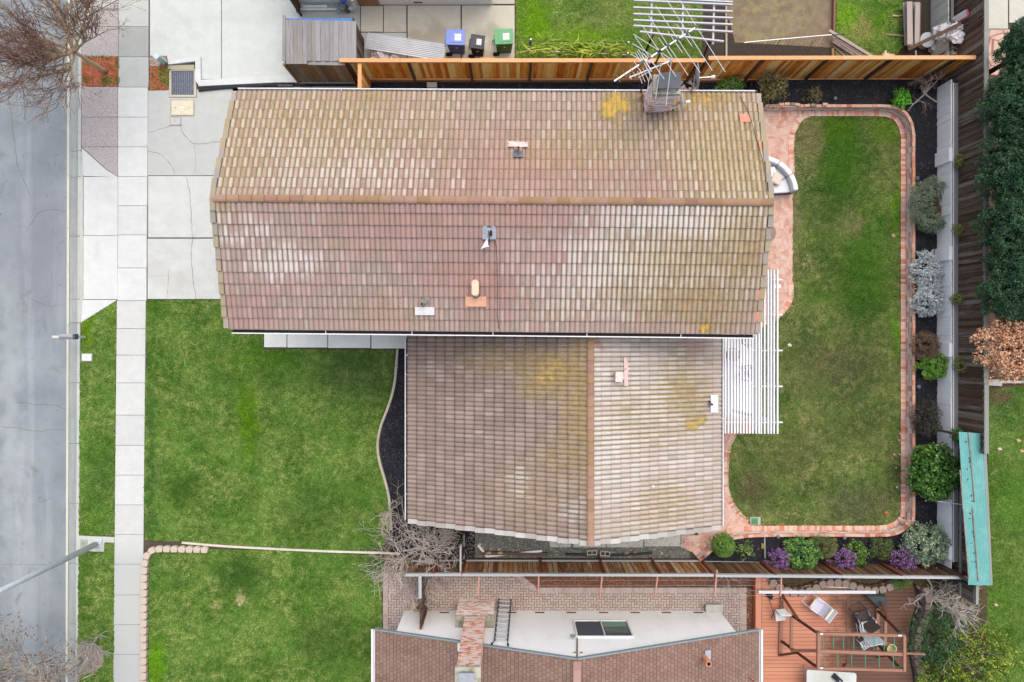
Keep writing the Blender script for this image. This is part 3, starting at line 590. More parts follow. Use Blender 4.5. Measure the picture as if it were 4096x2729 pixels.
def roof_mat(name, red, brown, pale, W, Y, RD, alt=1.0, dark=.5, ymax=.9, ylow=.0, wbase=.15, valley=(118, 92, 66), grime=None, G=None, lapamt=.5, lapw=.16):
    """W, Y, RD: soft areas (pale tiles, yellow lichen, redder tiles) as [(px,py,rx,ry,amount)]"""
    k = NM(name); uv = k.uv(); sx = k.n('ShaderNodeSeparateXYZ'); k.put(sx.inputs[0], uv); u, v = sx.outputs[0], sx.outputs[1]
    fu = k.math('FLOOR', u); fv = k.math('FLOOR', v)
    def wn_(a, b, off=0):
        cb = k.n('ShaderNodeCombineXYZ'); k.put(cb.inputs[0], a); k.put(cb.inputs[1], b); cb.inputs[2].default_value = off
        w = k.n('ShaderNodeTexWhiteNoise'); k.put(w.inputs['Vector'], cb.outputs[0]); return w.outputs['Value']
    tu = k.math('FLOOR', k.math('MULTIPLY', k.math('ADD', fu, fv), .5)); par = k.math('MODULO', k.math('ADD', fu, fv), 2)
    rt = wn_(tu, fv, 1.5); rw = wn_(fu, fv, 4.5)
    def area(L):
        acc = None
        for (x, y, rx, ry, a) in L:
            p = S(x, y, 5.0); b = k.math('MULTIPLY', k.blob(p.x, p.y, rx * .008, ry * .008, .9), a)
            acc = b if acc is None else k.math('MAXIMUM', acc, b)
        return acc if acc is not None else k.math('MULTIPLY', rw, 0)
    aw, ay, ar = area(W), area(Y), area(RD)
    col = k.mix(k.rng(k.math('ADD', k.math('MULTIPLY', rt, .3), k.math('MULTIPLY', k.noise(.7, 4), .8)), .3, .8), brown, red)
    col = k.mix(k.math('MULTIPLY', ar, .55), col, (186, 130, 120)); col = k.mul(col, k.rng(rt, 0, 1, .94, 1.06))
    # bleached barrels: alternate barrels of a tile, more of them inside the pale areas
    wf = k.math('ADD', k.math('MULTIPLY', rw, .38), k.math('MULTIPLY', k.noise(1.1, 5, .6), .5))
    wf = k.math('ADD', wf, k.math('MULTIPLY', par, .34 * alt)); wf = k.math('ADD', wf, k.math('MULTIPLY', aw, .62)); wf = k.math('SUBTRACT', wf, k.math('MULTIPLY', ar, .25))
    crest = k.math('SINE', k.math('MULTIPLY', k.math('FRACT', u), math.pi))        # 0 in the valleys, 1 on the barrels
    streak = k.noise(1, 5, .75, k.map(uv, (9, 1.6, 1)))
    wf2 = k.math('MULTIPLY', k.rng(wf, .62 - wbase, 1.22 - wbase), k.rng(k.math('ADD', k.math('MULTIPLY', crest, .7), k.math('MULTIPLY', streak, .6)), .45, .95))
    col = k.mix(k.math('MULTIPLY', wf2, k.math('ADD', k.math('MULTIPLY', aw, .38), .46)), col, pale)
    sp = k.noise(34, 4, .85); col = k.mix(k.math('MULTIPLY', k.rng(sp, .55, .66), .42), col, (222, 208, 198))
    # dirt in the valleys; grime plus painted shade along the laps of the courses
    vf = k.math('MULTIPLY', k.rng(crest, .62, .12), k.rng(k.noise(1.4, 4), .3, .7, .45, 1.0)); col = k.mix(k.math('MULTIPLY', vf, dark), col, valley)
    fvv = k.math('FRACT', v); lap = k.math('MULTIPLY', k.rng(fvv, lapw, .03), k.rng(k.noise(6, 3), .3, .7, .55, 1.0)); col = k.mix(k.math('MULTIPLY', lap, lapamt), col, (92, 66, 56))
    if G: col = k.mix(k.math('MULTIPLY', k.math('MULTIPLY', area(G), k.rng(k.noise(3, 5, .7), .4, .6)), .7), col, grime or (96, 84, 78))
    # lichen
    yl = k.math('ADD', ay, ylow); yn = k.noise(1, 5, .72, k.map(uv, (2.6, 1.1, 1))); yn2 = k.noise(5, 5, .8)
    yf = k.math('MULTIPLY', k.rng(k.math('ADD', k.math('MULTIPLY', yl, .62), k.math('ADD', k.math('MULTIPLY', yn, .5), k.math('MULTIPLY', k.rng(crest, .95, .2), .34))), .5, .92), k.rng(yl, 0, .5))
    col = k.mix(k.math('MULTIPLY', yf, ymax), col, k.ramp(yn2, [(.35, (150, 124, 68)), (.55, (172, 148, 88)), (.72, (200, 164, 60))]))
    hot = k.math('MULTIPLY', k.rng(k.math('ADD', k.math('MULTIPLY', yl, .3), k.math('ADD', k.math('MULTIPLY', yn2, .5), k.math('MULTIPLY', yn, .3))), .68, .82), k.rng(yl, .75, 1.15)); col = k.mix(k.math('MULTIPLY', k.math('MULTIPLY', hot, k.rng(rw, 0, .4, .35, 1)), .9), col, (222, 180, 30))
    bwn = k.n('ShaderNodeRGBToBW'); k.put(bwn.inputs[0], col); col = k.mix(.17, col, bwn.outputs[0]); col = k.mul(col, k.math('MULTIPLY', k.rng(k.noise(46, 4, .85), .2, .8, .84, 1.16), k.rng(k.noise(1, 4, .8, k.map(uv, (7, .8, 1))), .25, .75, .88, 1.1))); k.bump(sp, .35, .005); k.fin(col, .92, 0, .15); return k
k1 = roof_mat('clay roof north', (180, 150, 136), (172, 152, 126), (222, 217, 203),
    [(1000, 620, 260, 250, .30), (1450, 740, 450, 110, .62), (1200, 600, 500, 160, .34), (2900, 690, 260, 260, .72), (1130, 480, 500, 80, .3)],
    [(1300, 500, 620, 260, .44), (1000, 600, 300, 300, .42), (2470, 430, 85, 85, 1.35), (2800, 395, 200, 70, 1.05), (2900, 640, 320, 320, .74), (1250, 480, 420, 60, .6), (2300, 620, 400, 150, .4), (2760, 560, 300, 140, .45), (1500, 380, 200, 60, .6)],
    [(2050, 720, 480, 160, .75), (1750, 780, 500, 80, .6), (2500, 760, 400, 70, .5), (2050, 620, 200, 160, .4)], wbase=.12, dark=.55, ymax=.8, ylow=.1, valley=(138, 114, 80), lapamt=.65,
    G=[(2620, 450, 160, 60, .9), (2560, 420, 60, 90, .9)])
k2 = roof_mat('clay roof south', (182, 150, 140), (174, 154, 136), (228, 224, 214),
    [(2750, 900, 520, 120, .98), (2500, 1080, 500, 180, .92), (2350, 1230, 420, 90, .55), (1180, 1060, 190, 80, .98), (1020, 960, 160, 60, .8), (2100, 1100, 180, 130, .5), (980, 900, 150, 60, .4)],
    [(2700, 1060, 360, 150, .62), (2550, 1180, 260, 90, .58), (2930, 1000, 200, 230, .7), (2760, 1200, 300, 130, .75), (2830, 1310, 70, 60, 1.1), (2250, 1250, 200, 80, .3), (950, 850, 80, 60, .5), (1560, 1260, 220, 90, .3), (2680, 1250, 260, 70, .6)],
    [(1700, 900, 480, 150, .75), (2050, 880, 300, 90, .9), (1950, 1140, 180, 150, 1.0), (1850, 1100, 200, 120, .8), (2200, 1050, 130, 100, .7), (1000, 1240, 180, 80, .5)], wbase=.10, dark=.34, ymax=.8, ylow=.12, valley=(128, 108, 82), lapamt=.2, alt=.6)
roofM = {'n': k1.m, 's': k2.m}
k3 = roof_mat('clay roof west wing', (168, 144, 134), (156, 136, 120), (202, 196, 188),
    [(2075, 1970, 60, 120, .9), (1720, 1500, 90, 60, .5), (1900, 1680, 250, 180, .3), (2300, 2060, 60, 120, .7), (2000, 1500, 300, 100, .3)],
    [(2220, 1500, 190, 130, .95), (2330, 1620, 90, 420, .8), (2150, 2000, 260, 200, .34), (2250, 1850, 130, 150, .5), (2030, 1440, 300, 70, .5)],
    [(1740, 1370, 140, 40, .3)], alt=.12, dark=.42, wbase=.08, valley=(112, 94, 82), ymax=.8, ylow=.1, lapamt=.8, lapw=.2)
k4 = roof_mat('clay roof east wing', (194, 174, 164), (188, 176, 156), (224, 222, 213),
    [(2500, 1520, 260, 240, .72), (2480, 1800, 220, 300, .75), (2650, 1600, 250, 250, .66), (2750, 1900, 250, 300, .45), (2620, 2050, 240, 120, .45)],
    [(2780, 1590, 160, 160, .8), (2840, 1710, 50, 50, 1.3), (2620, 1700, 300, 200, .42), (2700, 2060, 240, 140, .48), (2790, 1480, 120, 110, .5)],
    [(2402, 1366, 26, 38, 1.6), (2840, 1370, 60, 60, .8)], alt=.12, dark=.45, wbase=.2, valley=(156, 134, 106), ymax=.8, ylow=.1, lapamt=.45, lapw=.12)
roofM['w'] = k3.m; roofM['e'] = k4.m
ridge_m = brickish('ridge tile clay', [(144, 110, 92), (164, 130, 110), (178, 144, 126), (158, 116, 102)], worn=(164, 136, 86), amt=.4)
rake_m = brickish('weathered gable tile', [(138, 132, 120), (172, 166, 152), (178, 160, 148), (158, 154, 144)], worn=(176, 156, 90), amt=.35)
rake_w = brickish('pale gable tile', [(176, 172, 164), (214, 212, 206), (198, 184, 174), (188, 186, 180)], worn=(140, 136, 128), amt=.4)
stucco = (lambda k: (k.bump(k.noise(60, 5, .8), .5, .006), k.fin(k.mix(k.rng(k.noise(1.2, 6, .7), .5, .75), (226, 222, 208), (214, 210, 196)), .9))[1])(NM('cream stucco'))
white_m = flat('white paint', (238, 240, 242), .45, 0, .04)
dark_m = flat('dark inside', (58, 50, 46), .9)
glass_m = (lambda k: k.fin(k.mix(k.noise(.8, 2), (60, 72, 78), (96, 112, 112)), .08, 0, .6))(NM('window glass'))
alum = flat('galvanised metal', (186, 190, 194), .38, .6, .08); alum2 = flat('brushed aluminium', (214, 218, 224), .35, .5, .05)
def gutter(a, b, parent, out, w=.12, clips=()):
    a = Vector(a); b = Vector(b); out = Vector(out).normalized(); m = MB()
    m.beam(a + out * (w + .012) + Vector((0, 0, -.04)), b + out * (w + .012) + Vector((0, 0, -.04)), .03, .13); m.beam(a + out * (w + .006), b + out * (w + .006) , .03, .02, )
    m.beam(a + out * .0 + Vector((0, 0, -.07)), b + out * .0 + Vector((0, 0, -.07)), .012, .12)
    L = (b - a)
    for c in clips: p = a + L * c; m.beam(p + Vector((0, 0, .006)), p + out * w + Vector((0, 0, .006)), .025, .014)
    g = m.build('gutter', white_m, parent); n = MB(); n.beam(a + out * w / 2 + Vector((0, 0, -.11)), b + out * w / 2 + Vector((0, 0, -.11)), w - .02, .01); n.build('trough', dark_m, g)
    return g
def ridge(a, b, parent, r=.125, cap=.42, drop=.03):
    a = Vector(a); b = Vector(b); L = (b - a).length; n = int(L / (cap * .92)); d = (b - a) / L; s = d.cross(Vector((0, 0, 1))).normalized(); m = MB(); rnd = random.Random(5)
    for i in range(n):
        p0 = a + d * (i * L / n); p1 = a + d * ((i + 1) * L / n + .03); l0 = .03; l1 = -.012; vs = []
        for p, lf, rr in ((p0, l1, r * .97), (p1, l0, r * 1.05)):
            for ang in (-1.25, -.8, -.33, .33, .8, 1.25):
                vs.append(p + s * math.sin(ang) * rr + Vector((0, 0, math.cos(ang) * rr * .62 - drop + lf)))
        m.add(vs, [(j, j + 1, j + 7, j + 6) for j in range(5)] + [(11, 10, 9, 8, 7, 6)])
    o = m.build('ridge_cap', ridge_m, parent)
    return o
def rake(a, b, n, parent, out, mat, w=.16, lift=.05):
    a = Vector(a); b = Vector(b); out = Vector(out).normalized(); m = MB(); d = (b - a) / n; rnd_ = random.Random(n)
    for i in range(n):
        p0 = a + d * i; p1 = a + d * (i + 1.07); u = Vector((0, 0, 1))
        js = out * (.02 * (i % 2) + rnd_.uniform(-.008, .008)); q = [p0 - out * w * .35 + u * (lift + .05) + js, p0 + out * w * .65 + u * (lift + .05) + js, p1 + out * w * .65 + u * (lift - .01) + js, p1 - out * w * .35 + u * (lift - .01) + js]
        q2 = [p + Vector((0, 0, -.16)) for p in q]
        m.add(q2 + q, [(3, 2, 1, 0), (4, 5, 6, 7), (0, 1, 5, 4), (1, 2, 6, 5), (2, 3, 7, 6), (3, 0, 4, 7)])
    return m.build('gable_tile_trim', mat, parent)
house = thing('house', 'long two level house with mottled red clay tile roof and a lower tiled wing', 'house')
MN = dict(EL=Vector((-8.96, 8.14, 5)), ER=Vector((7.95, 8.06, 5)), RL=Vector((-9.14, 4.38, 6.32)), RR=Vector((7.9, 4.25, 6.32)), BL=Vector((-9.23, .42, 5)), BR=Vector((7.92, .25, 5)))
PT = .1633
roof = thing('roof', None, None); roof.parent = house; del_ = None
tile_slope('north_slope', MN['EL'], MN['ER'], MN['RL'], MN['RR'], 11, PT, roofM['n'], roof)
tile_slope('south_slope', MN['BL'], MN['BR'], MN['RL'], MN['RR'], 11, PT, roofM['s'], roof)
ridge(MN['RL'] + Vector((-.04, 0, .05)), MN['RR'] + Vector((.08, 0, .05)), roof)
for a, b, o_ in ((MN['EL'], MN['RL'], (-1, 0, 0)), (MN['BL'], MN['RL'], (-1, 0, 0)), (MN['ER'], MN['RR'], (1, 0, 0)), (MN['BR'], MN['RR'], (1, 0, 0))):
    rake(a + Vector(o_) * .05, b + Vector(o_) * .05, 11, roof, o_, rake_m)
# wing
WR, WX, WE, YT = 2.63, -3.84, 7.5, .95
YB = -6.62
W_ = dict(wt=Vector((WX, YT, 2.05)), wb=Vector((WX, YB + .06, 2.05)), rt=Vector((WR, YT, 4.42)), rb=Vector((WR, YB - .06, 4.42)), et=Vector((WE, YT, 2.7)), eb=Vector((WE, YB, 2.7)))
wr = thing('wing_roof', None, None); wr.parent = house
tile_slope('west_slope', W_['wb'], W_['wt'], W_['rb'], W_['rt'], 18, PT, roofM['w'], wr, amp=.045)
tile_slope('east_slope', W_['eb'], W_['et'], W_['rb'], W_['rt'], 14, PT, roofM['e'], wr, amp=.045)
ridge(W_['rt'] + Vector((0, 0, .05)), W_['rb'] + Vector((0, -.12, .05)), wr)
for a, b, n in ((W_['wb'], W_['rb'], 18), (W_['eb'], W_['rb'], 14)): rake(a + Vector((0, -.06, 0)), b + Vector((0, -.06, 0)), n, wr, (0, -1, 0), rake_w, .17)
# replaced and painted tiles
for nm, a, b, c in (('new_tile', (2957, 456), (2996, 492), (250, 158, 134)), ('new_tile', (3037, 566), (3046, 604), (250, 158, 134)), ('new_tile', (3026, 1161), (3037, 1202), (250, 152, 122)), ('new_tile', (3012, 1248), (3028, 1290), (250, 152, 122))):
    zz = 5.4 if a[1] < 560 else 5.75 if a[1] < 700 else 5.42 if a[1] < 1200 else 5.14
    if a[1] < 500: zz = 5.36
    p0 = S(a[0], a[1], zz); p1 = S(b[0], b[1], zz); sgn = -1 if a[1] < 811 else 1
    m = MB(); n = 16; vs = []
    y0, y1 = p1.y, p0.y
    def hz(y): return (5 + (8.1 - y) * .348 if sgn < 0 else 5 + (y - .33) * .333)
    for j, yy in enumerate((y0, y1)):
        for i in range(n + 1):
            x = p0.x + (p1.x - p0.x) * i / n; ph = (x + 8.96) / PT
            vs.append((x, yy, hz(yy) + .062 + .04 * abs(math.sin(math.pi * ph)) ** .75))
    m.add(vs, [(i, i + 1, i + n + 2, i + n + 1) for i in range(n)]); m.build('replaced_tile', flat('fresh clay' + str(b[0]), c, .8, 0, .06), roof)
gutter(MN['EL'] + Vector((0, .01, -.02)), MN['ER'] + Vector((0, .01, -.02)), house, (0, 1, 0), .1, (.2, .42, .6, .73))
gutter(MN['BL'] + Vector((.06, -.03, -.03)), MN['BR'] + Vector((0, -.03, -.03)), house, (0, -1, 0), .12, (.18, .345, .5, .68, .86))
gutter(W_['wb'] + Vector((-.01, -.05, -.02)), Vector((WX - .01, .12, 2.03)), house, (-1, 0, 0), .09, (.14, .35, .57, .8))
gutter(W_['eb'] + Vector((.01, -.05, -.02)), Vector((WE + .01, .12, 2.68)), house, (1, 0, 0), .09, (.14, .35, .57, .8))
m = MB(); m.beam(S(1628, 1421, 2.06), S(1642, 1421, 2.06), .09, .07); p = S(1634, 1421, 1.9); m.beam((WX - .06, p.y, .0), (WX - .06, p.y, 2.0), .08, .06); m.build('downspout', white_m, house)
# walls with openings
def wall_box(name, x0, x1, y0, y1, z0, z1, mat, parent, gable=None, axis='x', zr=0, rid=0):
    m = MB(); m.prism([(x0, y0), (x1, y0), (x1, y1), (x0, y1)], z0, z1)
    if zr:
        if axis == 'x':
            for x in (x0, x1): m.add([(x, y0, z1), (x, y1, z1), (x, rid, zr)], [(0, 1, 2)])
        else:
            for y in (y0, y1): m.add([(x0, y, z1), (x1, y, z1), (rid, y, zr)], [(0, 1, 2)])
    return m.build(name, mat, parent)
wall_box('wall', -8.5, 7.45, .95, 7.55, -.1, 5.12, stucco, house, axis='x', zr=6.15, rid=4.3)
wall_box('wing_wall', -3.35, 6.95, -6.35, .95, -.1, 2.1, stucco, house)
m = MB()
for y in (-6.34, .9): m.add([(-3.35, y, 2.1), (6.95, y, 2.1), (6.95, y, 2.8), (WR, y, 4.3), (-3.35, y, 2.2)], [(0, 1, 2, 3, 4)])
m.build('wing_gable', stucco, house)
def window(c, w, h, nrm_, parent, mat=white_m, mull=1, gl=glass_m):
    c = Vector(c); nrm_ = Vector(nrm_); s = Vector((-nrm_.y, nrm_.x, 0)); m = MB(); u = Vector((0, 0, 1)); t = .06
    for a, b in (((-w / 2, -h / 2), (w / 2, -h / 2)), ((-w / 2, h / 2), (w / 2, h / 2))): m.beam(c + s * a[0] + u * a[1] + nrm_ * .03, c + s * b[0] + u * b[1] + nrm_ * .03, t, .07, up=nrm_)
    for a in [-w / 2, w / 2] + [(-w / 2 + w * (i + 1) / (mull + 1)) for i in range(mull)]: m.beam(c + s * a - u * (h / 2 - t / 2) + nrm_ * .03, c + s * a + u * (h / 2 - t / 2) + nrm_ * .03, t if abs(a) == w / 2 else .04, .07, up=nrm_)
    f = m.build('window', mat, parent); g = MB(); g.beam(c - u * h / 2 + nrm_ * .012, c + u * h / 2 + nrm_ * .012, w, .012, up=nrm_); g.build('pane', gl, f); return f
for x in (-6.2, -3.1, 2.4, 5.6): window((x, .95, 3.9), 1.4, 1.1, (0, -1, 0), house)
for x in (-5.5, -1.0, 3.0): window((x, 7.55, 3.9), 1.2, 1.0, (0, 1, 0), house)
for y, z in ((2.6, 3.9), (6.0, 3.9), (6.0, 1.3)): window((7.45, y, z), 1.5, 1.1, (1, 0, 0), house)
window((6.95, -4.6, 1.3), 1.4, 1.0, (1, 0, 0), house); window((-3.35, -3.0, 1.1), 1.8, 1.1, (-1, 0, 0), house)
m = MB(); m.box((-8.53, 4.2, 1.15), (.06, 4.9, 2.3)); gd = m.build('garage_door', white_m, house)
m = MB()
for i in range(4):
    for j in range(4): m.box((-8.575, 2.35 + j * 1.22, .35 + i * .54), (.02, 1.05, .42))
m.build('panel', flat('door panel paint', (228, 228, 226), .5), gd)
m = MB(); m.box((-3.36, -.2, 1.02), (.07, .95, 2.05)); fd = m.build('front_door', flat('door brown paint', (110, 60, 44), .5), house); m = MB(); m.lathe((-3.42, -.55, 1.0), [(.03, -.03), (.035, 0), (.03, .03)], 10); m.build('handle', alum, fd)
# vents on the main roof: pipe with flashing as parts of the house
def vent_pipe(name, c, r, h, mat, parent, lean=(0, 0), hole=True):
    c = Vector(c); m = MB(); m.tube([c, c + Vector((lean[0], lean[1], h))], r, 12); o = m.build(name, mat, parent)
    if hole: m = MB(); m.lathe(c + Vector((lean[0], lean[1], h + .003)), [(r * .7, -.001), (r * .7, .001)], 12); m.build('opening', flat('soot black', (24, 18, 16), .95) if 'soot black' not in bpy.data.materials else bpy.data.materials['soot black'], o)
    return o
def patch(name, pts, zf, mat, parent, amp=.02):
    P = []; m = MB()
    for x, y in pts:
        z = 5.5
        for _ in range(6): p = S(x, y, z); z = zf(p)
        P.append(Vector((p.x, p.y, z)))
    c = [Vector((p.x, p.y, p.z - .09)) for p in P]; n = len(P)
    m.add(c + P, [tuple(range(n, 2 * n))[::-1] if True else 0] + [(i, (i + 1) % n, n + (i + 1) % n, n + i) for i in range(n)])
    return m.build(name, mat, parent)
def zn(p): return 5 + (8.1 - p.y) * .348 + .12
def zs(p): return 5 + (p.y - .33) * .333 + .12
def zw(p): return 2.05 + (p.x - WX) * .3663 + .12
def ze(p): return 2.7 + (WE - p.x) * .3532 + .12
def on(x, y, zf):
    z = 5.
    for _ in range(8): p = S(x, y, z); z = zf(p)
    return Vector((p.x, p.y, z))
flash_p = brickish('peeling pink flashing', [(214, 150, 138), (208, 140, 128)], worn=(240, 226, 220), amt=.9)
flash_w = (lambda k: k.fin(k.mix(k.rng(k.noise(14, 5, .8), .55, .7), (240, 238, 236), (196, 176, 166)), .6))(NM('white painted flashing'))
flash_o = (lambda k: k.fin(k.mix(k.rng(k.noise(5, 5, .8), .5, .7), (240, 184, 148), (226, 160, 124)), .7))(NM('orange painted flashing'))
lead = flat('lead flashing', (118, 122, 130), .6, .2); clayp = flat('clay pipe paint', (206, 140, 116), .7); greyp = flat('grey stained pipe', (150, 142, 134), .8, 0, .3)
v = patch('roof_vent', [G(3, 1, 70, 1197)[:2] and ((2000 + 70 / 2.119), 1197 / 2.119), (2000 + 236 / 2.119, 1204 / 2.119), (2000 + 234 / 2.119, 1246 / 2.119), (2000 + 66 / 2.119, 1242 / 2.119)], zn, flash_p, house)
patch('base_flashing', [(2056, 588), (2092, 588), (2094, 628), (2054, 628)], zn, lead, v); vent_pipe('pipe', on(2073, 602, zn), .05, .3, clayp, v); m = MB(); m.lathe(on(2073, 602, zn), [(.14, 0), (.13, .04), (.07, .1)], 14); m.build('collar', greyp, v)
v = patch('roof_vent', [(1862, 1187), (1945, 1187), (1945, 1227), (1862, 1227)], zs, flash_o, house)
m = MB(); c0 = on(1903, 1180, zs); m.tube([c0 - Vector((0, 0, .1)), c0 + Vector((0, .02, .18))], .12, 14); m.build('flue', greyp, v)
m = MB(); cc = c0 + Vector((0, .2, .26)); n = 20
for z0, z1, sc in ((0, .05, 1), (.05, .09, .8)):
    P = []
    for i in range(n):
        a = 2 * math.pi * i / n; yy = .14 if math.sin(a) > 0 else -.14
        P.append((cc.x + math.cos(a) * .12 * sc, cc.y + yy + math.sin(a) * .12 * sc))
    m.prism(P, cc.z + z0, cc.z + z1)
m.build('vent_cap', flat('pale orange cap', (250, 206, 176), .6), v)
v = patch('roof_vent', [(1660, 1229), (1737, 1229), (1737, 1261), (1660, 1261)], zs, flash_w, house)
patch('base_flashing', [(1686, 1190), (1720, 1190), (1720, 1229), (1686, 1229)], zs, greyp, v); vent_pipe('pipe', on(1693, 1219, zs), .055, .32, greyp, v)
v = patch('roof_vent', [(2496, 1430), (2512, 1430), (2512, 1545), (2496, 1545)], ze, flash_p, house); patch('base_flashing', [(2484, 1490), (2497, 1490), (2497, 1520), (2484, 1520)], ze, flash_p, v)
m = MB(); c0 = on(2471, 1506, ze); m.box(c0 + Vector((0, 0, .16)), (.24, .34, .3)); m.build('vent_box', flat('flaking white paint', (234, 216, 208), .7, 0, .25, 20), v)
v = patch('roof_vent', [(2843, 1580), (2873, 1580), (2873, 1651), (2843, 1651)], ze, flash_w, house); vent_pipe('pipe', on(2840, 1616, ze), .045, .25, greyp, v); vent_pipe('pipe', on(2836, 1606, ze), .03, .18, dark_m, v, hole=False)
# chimney on the north slope
def brick_stack(name, base, top, mat, parent, zs_, course=.075):
    """four-sided stack laid brick by brick; base/top are (x0,x1,y0,y1)"""
    m = MB(); z0, z1 = zs_; n = int((z1 - z0) / course); rnd = random.Random(9)
    for i in range(n):
        t = (i + .5) / n; x0, x1, y0, y1 = [base[j] + (top[j] - base[j]) * t for j in range(4)]; z = z0 + (i + .5) * (z1 - z0) / n; h = (z1 - z0) / n - .007; off = .5 * (i % 2)
        for ax in (0, 1):
            L = (x1 - x0) if ax == 0 else (y1 - y0); nb = max(2, round(L / .205)); e = [k_ * L / nb for k_ in range(nb + 1)]
            if i % 2: e = [0] + [(k_ + .5) * L / nb for k_ in range(nb)] + [L]
            for a, b in zip(e, e[1:]):
                if b - a < .03: continue
                for sd_ in (0, 1):
                    j = rnd.uniform(-.002, .003)
                    if ax == 0: m.box((x0 + (a + b) / 2, (y0 + .05 - j) if sd_ == 0 else (y1 - .05 + j), z), (b - a - .008, .1, h))
                    elif True: m.box(((x0 + .05 - j) if sd_ == 0 else (x1 - .05 + j), y0 + (a + b) / 2, z), (.1, min(b - a - .008, L), h * .985))
    o = m.build(name, mat, parent); c = MB(); b_ = [base[0] + .012, base[1] - .012, base[2] + .012, base[3] - .012]; t_ = [top[0] + .012, top[1] - .012, top[2] + .012, top[3] - .012]
    c.add([(b_[0], b_[2], z0), (b_[1], b_[2], z0), (b_[1], b_[3], z0), (b_[0], b_[3], z0), (t_[0], t_[2], z1), (t_[1], t_[2], z1), (t_[1], t_[3], z1), (t_[0], t_[3], z1)], [(3, 2, 1, 0), (4, 5, 6, 7), (0, 1, 5, 4), (1, 2, 6, 5), (2, 3, 7, 6), (3, 0, 4, 7)])
    c.build('mortar', flat('mortar pale', (228, 220, 212), .95) if 'mortar pale' not in bpy.data.materials else bpy.data.materials['mortar pale'], o); return o
brick_w = brickish('whitewashed brick', [(222, 140, 112), (240, 180, 156), (252, 226, 216), (230, 154, 128)], worn=(272, 264, 260), amt=.9)
ch = brick_stack('chimney', (4.26, 5.1, 7.36, 8.0), (4.28, 4.98, 7.40, 7.92), brick_w, house, (4.9, 6.78))
m = MB(); m.prism([(4.22, 7.37), (5.03, 7.37), (5.03, 7.96), (4.22, 7.96)], 6.78, 6.93); m.build('chimney_crown', (lambda k: k.fin(k.mix(k.rng(k.noise(3, 5, .7), .45, .65), (196, 196, 180), (150, 148, 112)), .9))(NM('stained mortar crown')), ch)
m = MB(); m.prism([(4.31, 7.44), (4.98, 7.44), (4.98, 7.92), (4.31, 7.92)], 7.16, 7.2); 
for x in (4.36, 4.93):
    for y in (7.49, 7.87): m.box((x, y, 7.04), (.03, .03, .24))
m.build('chimney_cap', flat('dark painted steel cap', (74, 80, 90), .45, .3, .2, 3), ch)
m = MB(); m.prism([(4.22, 7.3), (5.13, 7.3), (5.13, 8.0), (4.22, 8.0)], 4.95, 5.33); m.build('chimney_flashing', (lambda k: k.fin(k.mix(k.rng(k.noise(4, 4), .45, .6), (120, 86, 78), (210, 146, 130)), .9))(NM('sooty flashing')), ch)
# ================================================================ NEIGHBOUR HOUSES
def shingle_mat():
    k = NM('brown shingles'); p = k.map(k.pos(), (1, 1, 1), (.05, .03, 0))
    sx = k.n('ShaderNodeSeparateXYZ'); k.put(sx.inputs[0], p)
    # courses follow the slope: rows along Y here, so x is the course axis
    cx = k.math('MULTIPLY', sx.outputs[0], 1 / .135); row = k.math('FLOOR', cx); fr = k.math('FRACT', cx)
    cy = k.math('ADD', k.math('MULTIPLY', sx.outputs[1], 1 / .17), k.math('MULTIPLY', k.math('MODULO', row, 2), .5)); col_ = k.math('FLOOR', cy); fy = k.math('FRACT', cy)
    cb = k.n('ShaderNodeCombineXYZ'); k.put(cb.inputs[0], row); k.put(cb.inputs[1], col_); w = k.n('ShaderNodeTexWhiteNoise'); k.put(w.inputs['Vector'], cb.outputs[0])
    f = k.math('ADD', k.math('MULTIPLY', w.outputs['Value'], .3), k.math('MULTIPLY', k.noise(1.3, 5, .7), .7))
    c = k.ramp(f, [(.2, (128, 104, 92)), (.5, (150, 122, 108)), (.85, (164, 138, 122))])
    ln = k.math('MAXIMUM', k.rng(k.math('ABSOLUTE', k.math('SUBTRACT', fr, .5)), .36, .5), k.math('MULTIPLY', k.rng(k.math('ABSOLUTE', k.math('SUBTRACT', fy, .5)), .38, .5), .9))
    c = k.mix(k.math('MULTIPLY', ln, .75), c, (84, 58, 54)); c = k.mul(c, k.rng(k.noise(80, 3, .8), .2, .8, .86, 1.12))
    c = k.mix(k.math('MULTIPLY', k.rng(k.noise(1, 5, .7, k.map(k.pos(), (.6, 3, 1))), .55, .75), .3), c, (110, 88, 86))
    k.bump(fr, .5, .01); return k.fin(c, .95)
shingle = shingle_mat()
nh = thing('neighbour_house', 'white stucco house with brown shingle roof beside the paver yard', 'house', (6.5, -13, 0))
wallw = (lambda k: (k.bump(k.noise(70, 5, .8), .4, .005), k.fin(k.mix(k.math('MULTIPLY', k.rng(k.noise(1, 6, .7, k.map(k.pos(), (1.3, 1, .4))), .48, .72), .45), (266, 268, 267), (242, 243, 238)), .9))[1])(NM('white stucco'))
YW = -10.78; XL, XR, XP = -4.3, 8.3, 2.19; ZE_, ZP = 1.98, 4.3
m = MB(); yb = -22
zl = ZE_ + (XL - -5.1) * .31; zr_ = ZE_ + (9.2 - XR) * .34
m.add([(XL, YW, -.1), (XR, YW, -.1), (XR, YW, zr_), (XP, YW, ZP - .06), (XL, YW, zl), (XL, yb, -.1), (XR, yb, -.1), (XR, yb, zr_), (XP, yb, ZP - .06), (XL, yb, zl)], [(0, 1, 2, 3, 4), (9, 8, 7, 6, 5), (1, 6, 7, 2), (5, 0, 4, 9), (0, 5, 6, 1)])
m.build('wall', wallw, nh)
eL = S(1500, 2512, 1.95); eR = S(3036, 2532, 1.98); pk = S(2308, 2645, 4.3); yo = YW + .06
eL.y = eR.y = pk.y = yo
m = MB(); rf = thing('roof', None, None); rf.parent = nh; rf.location = (0, 0, 0)
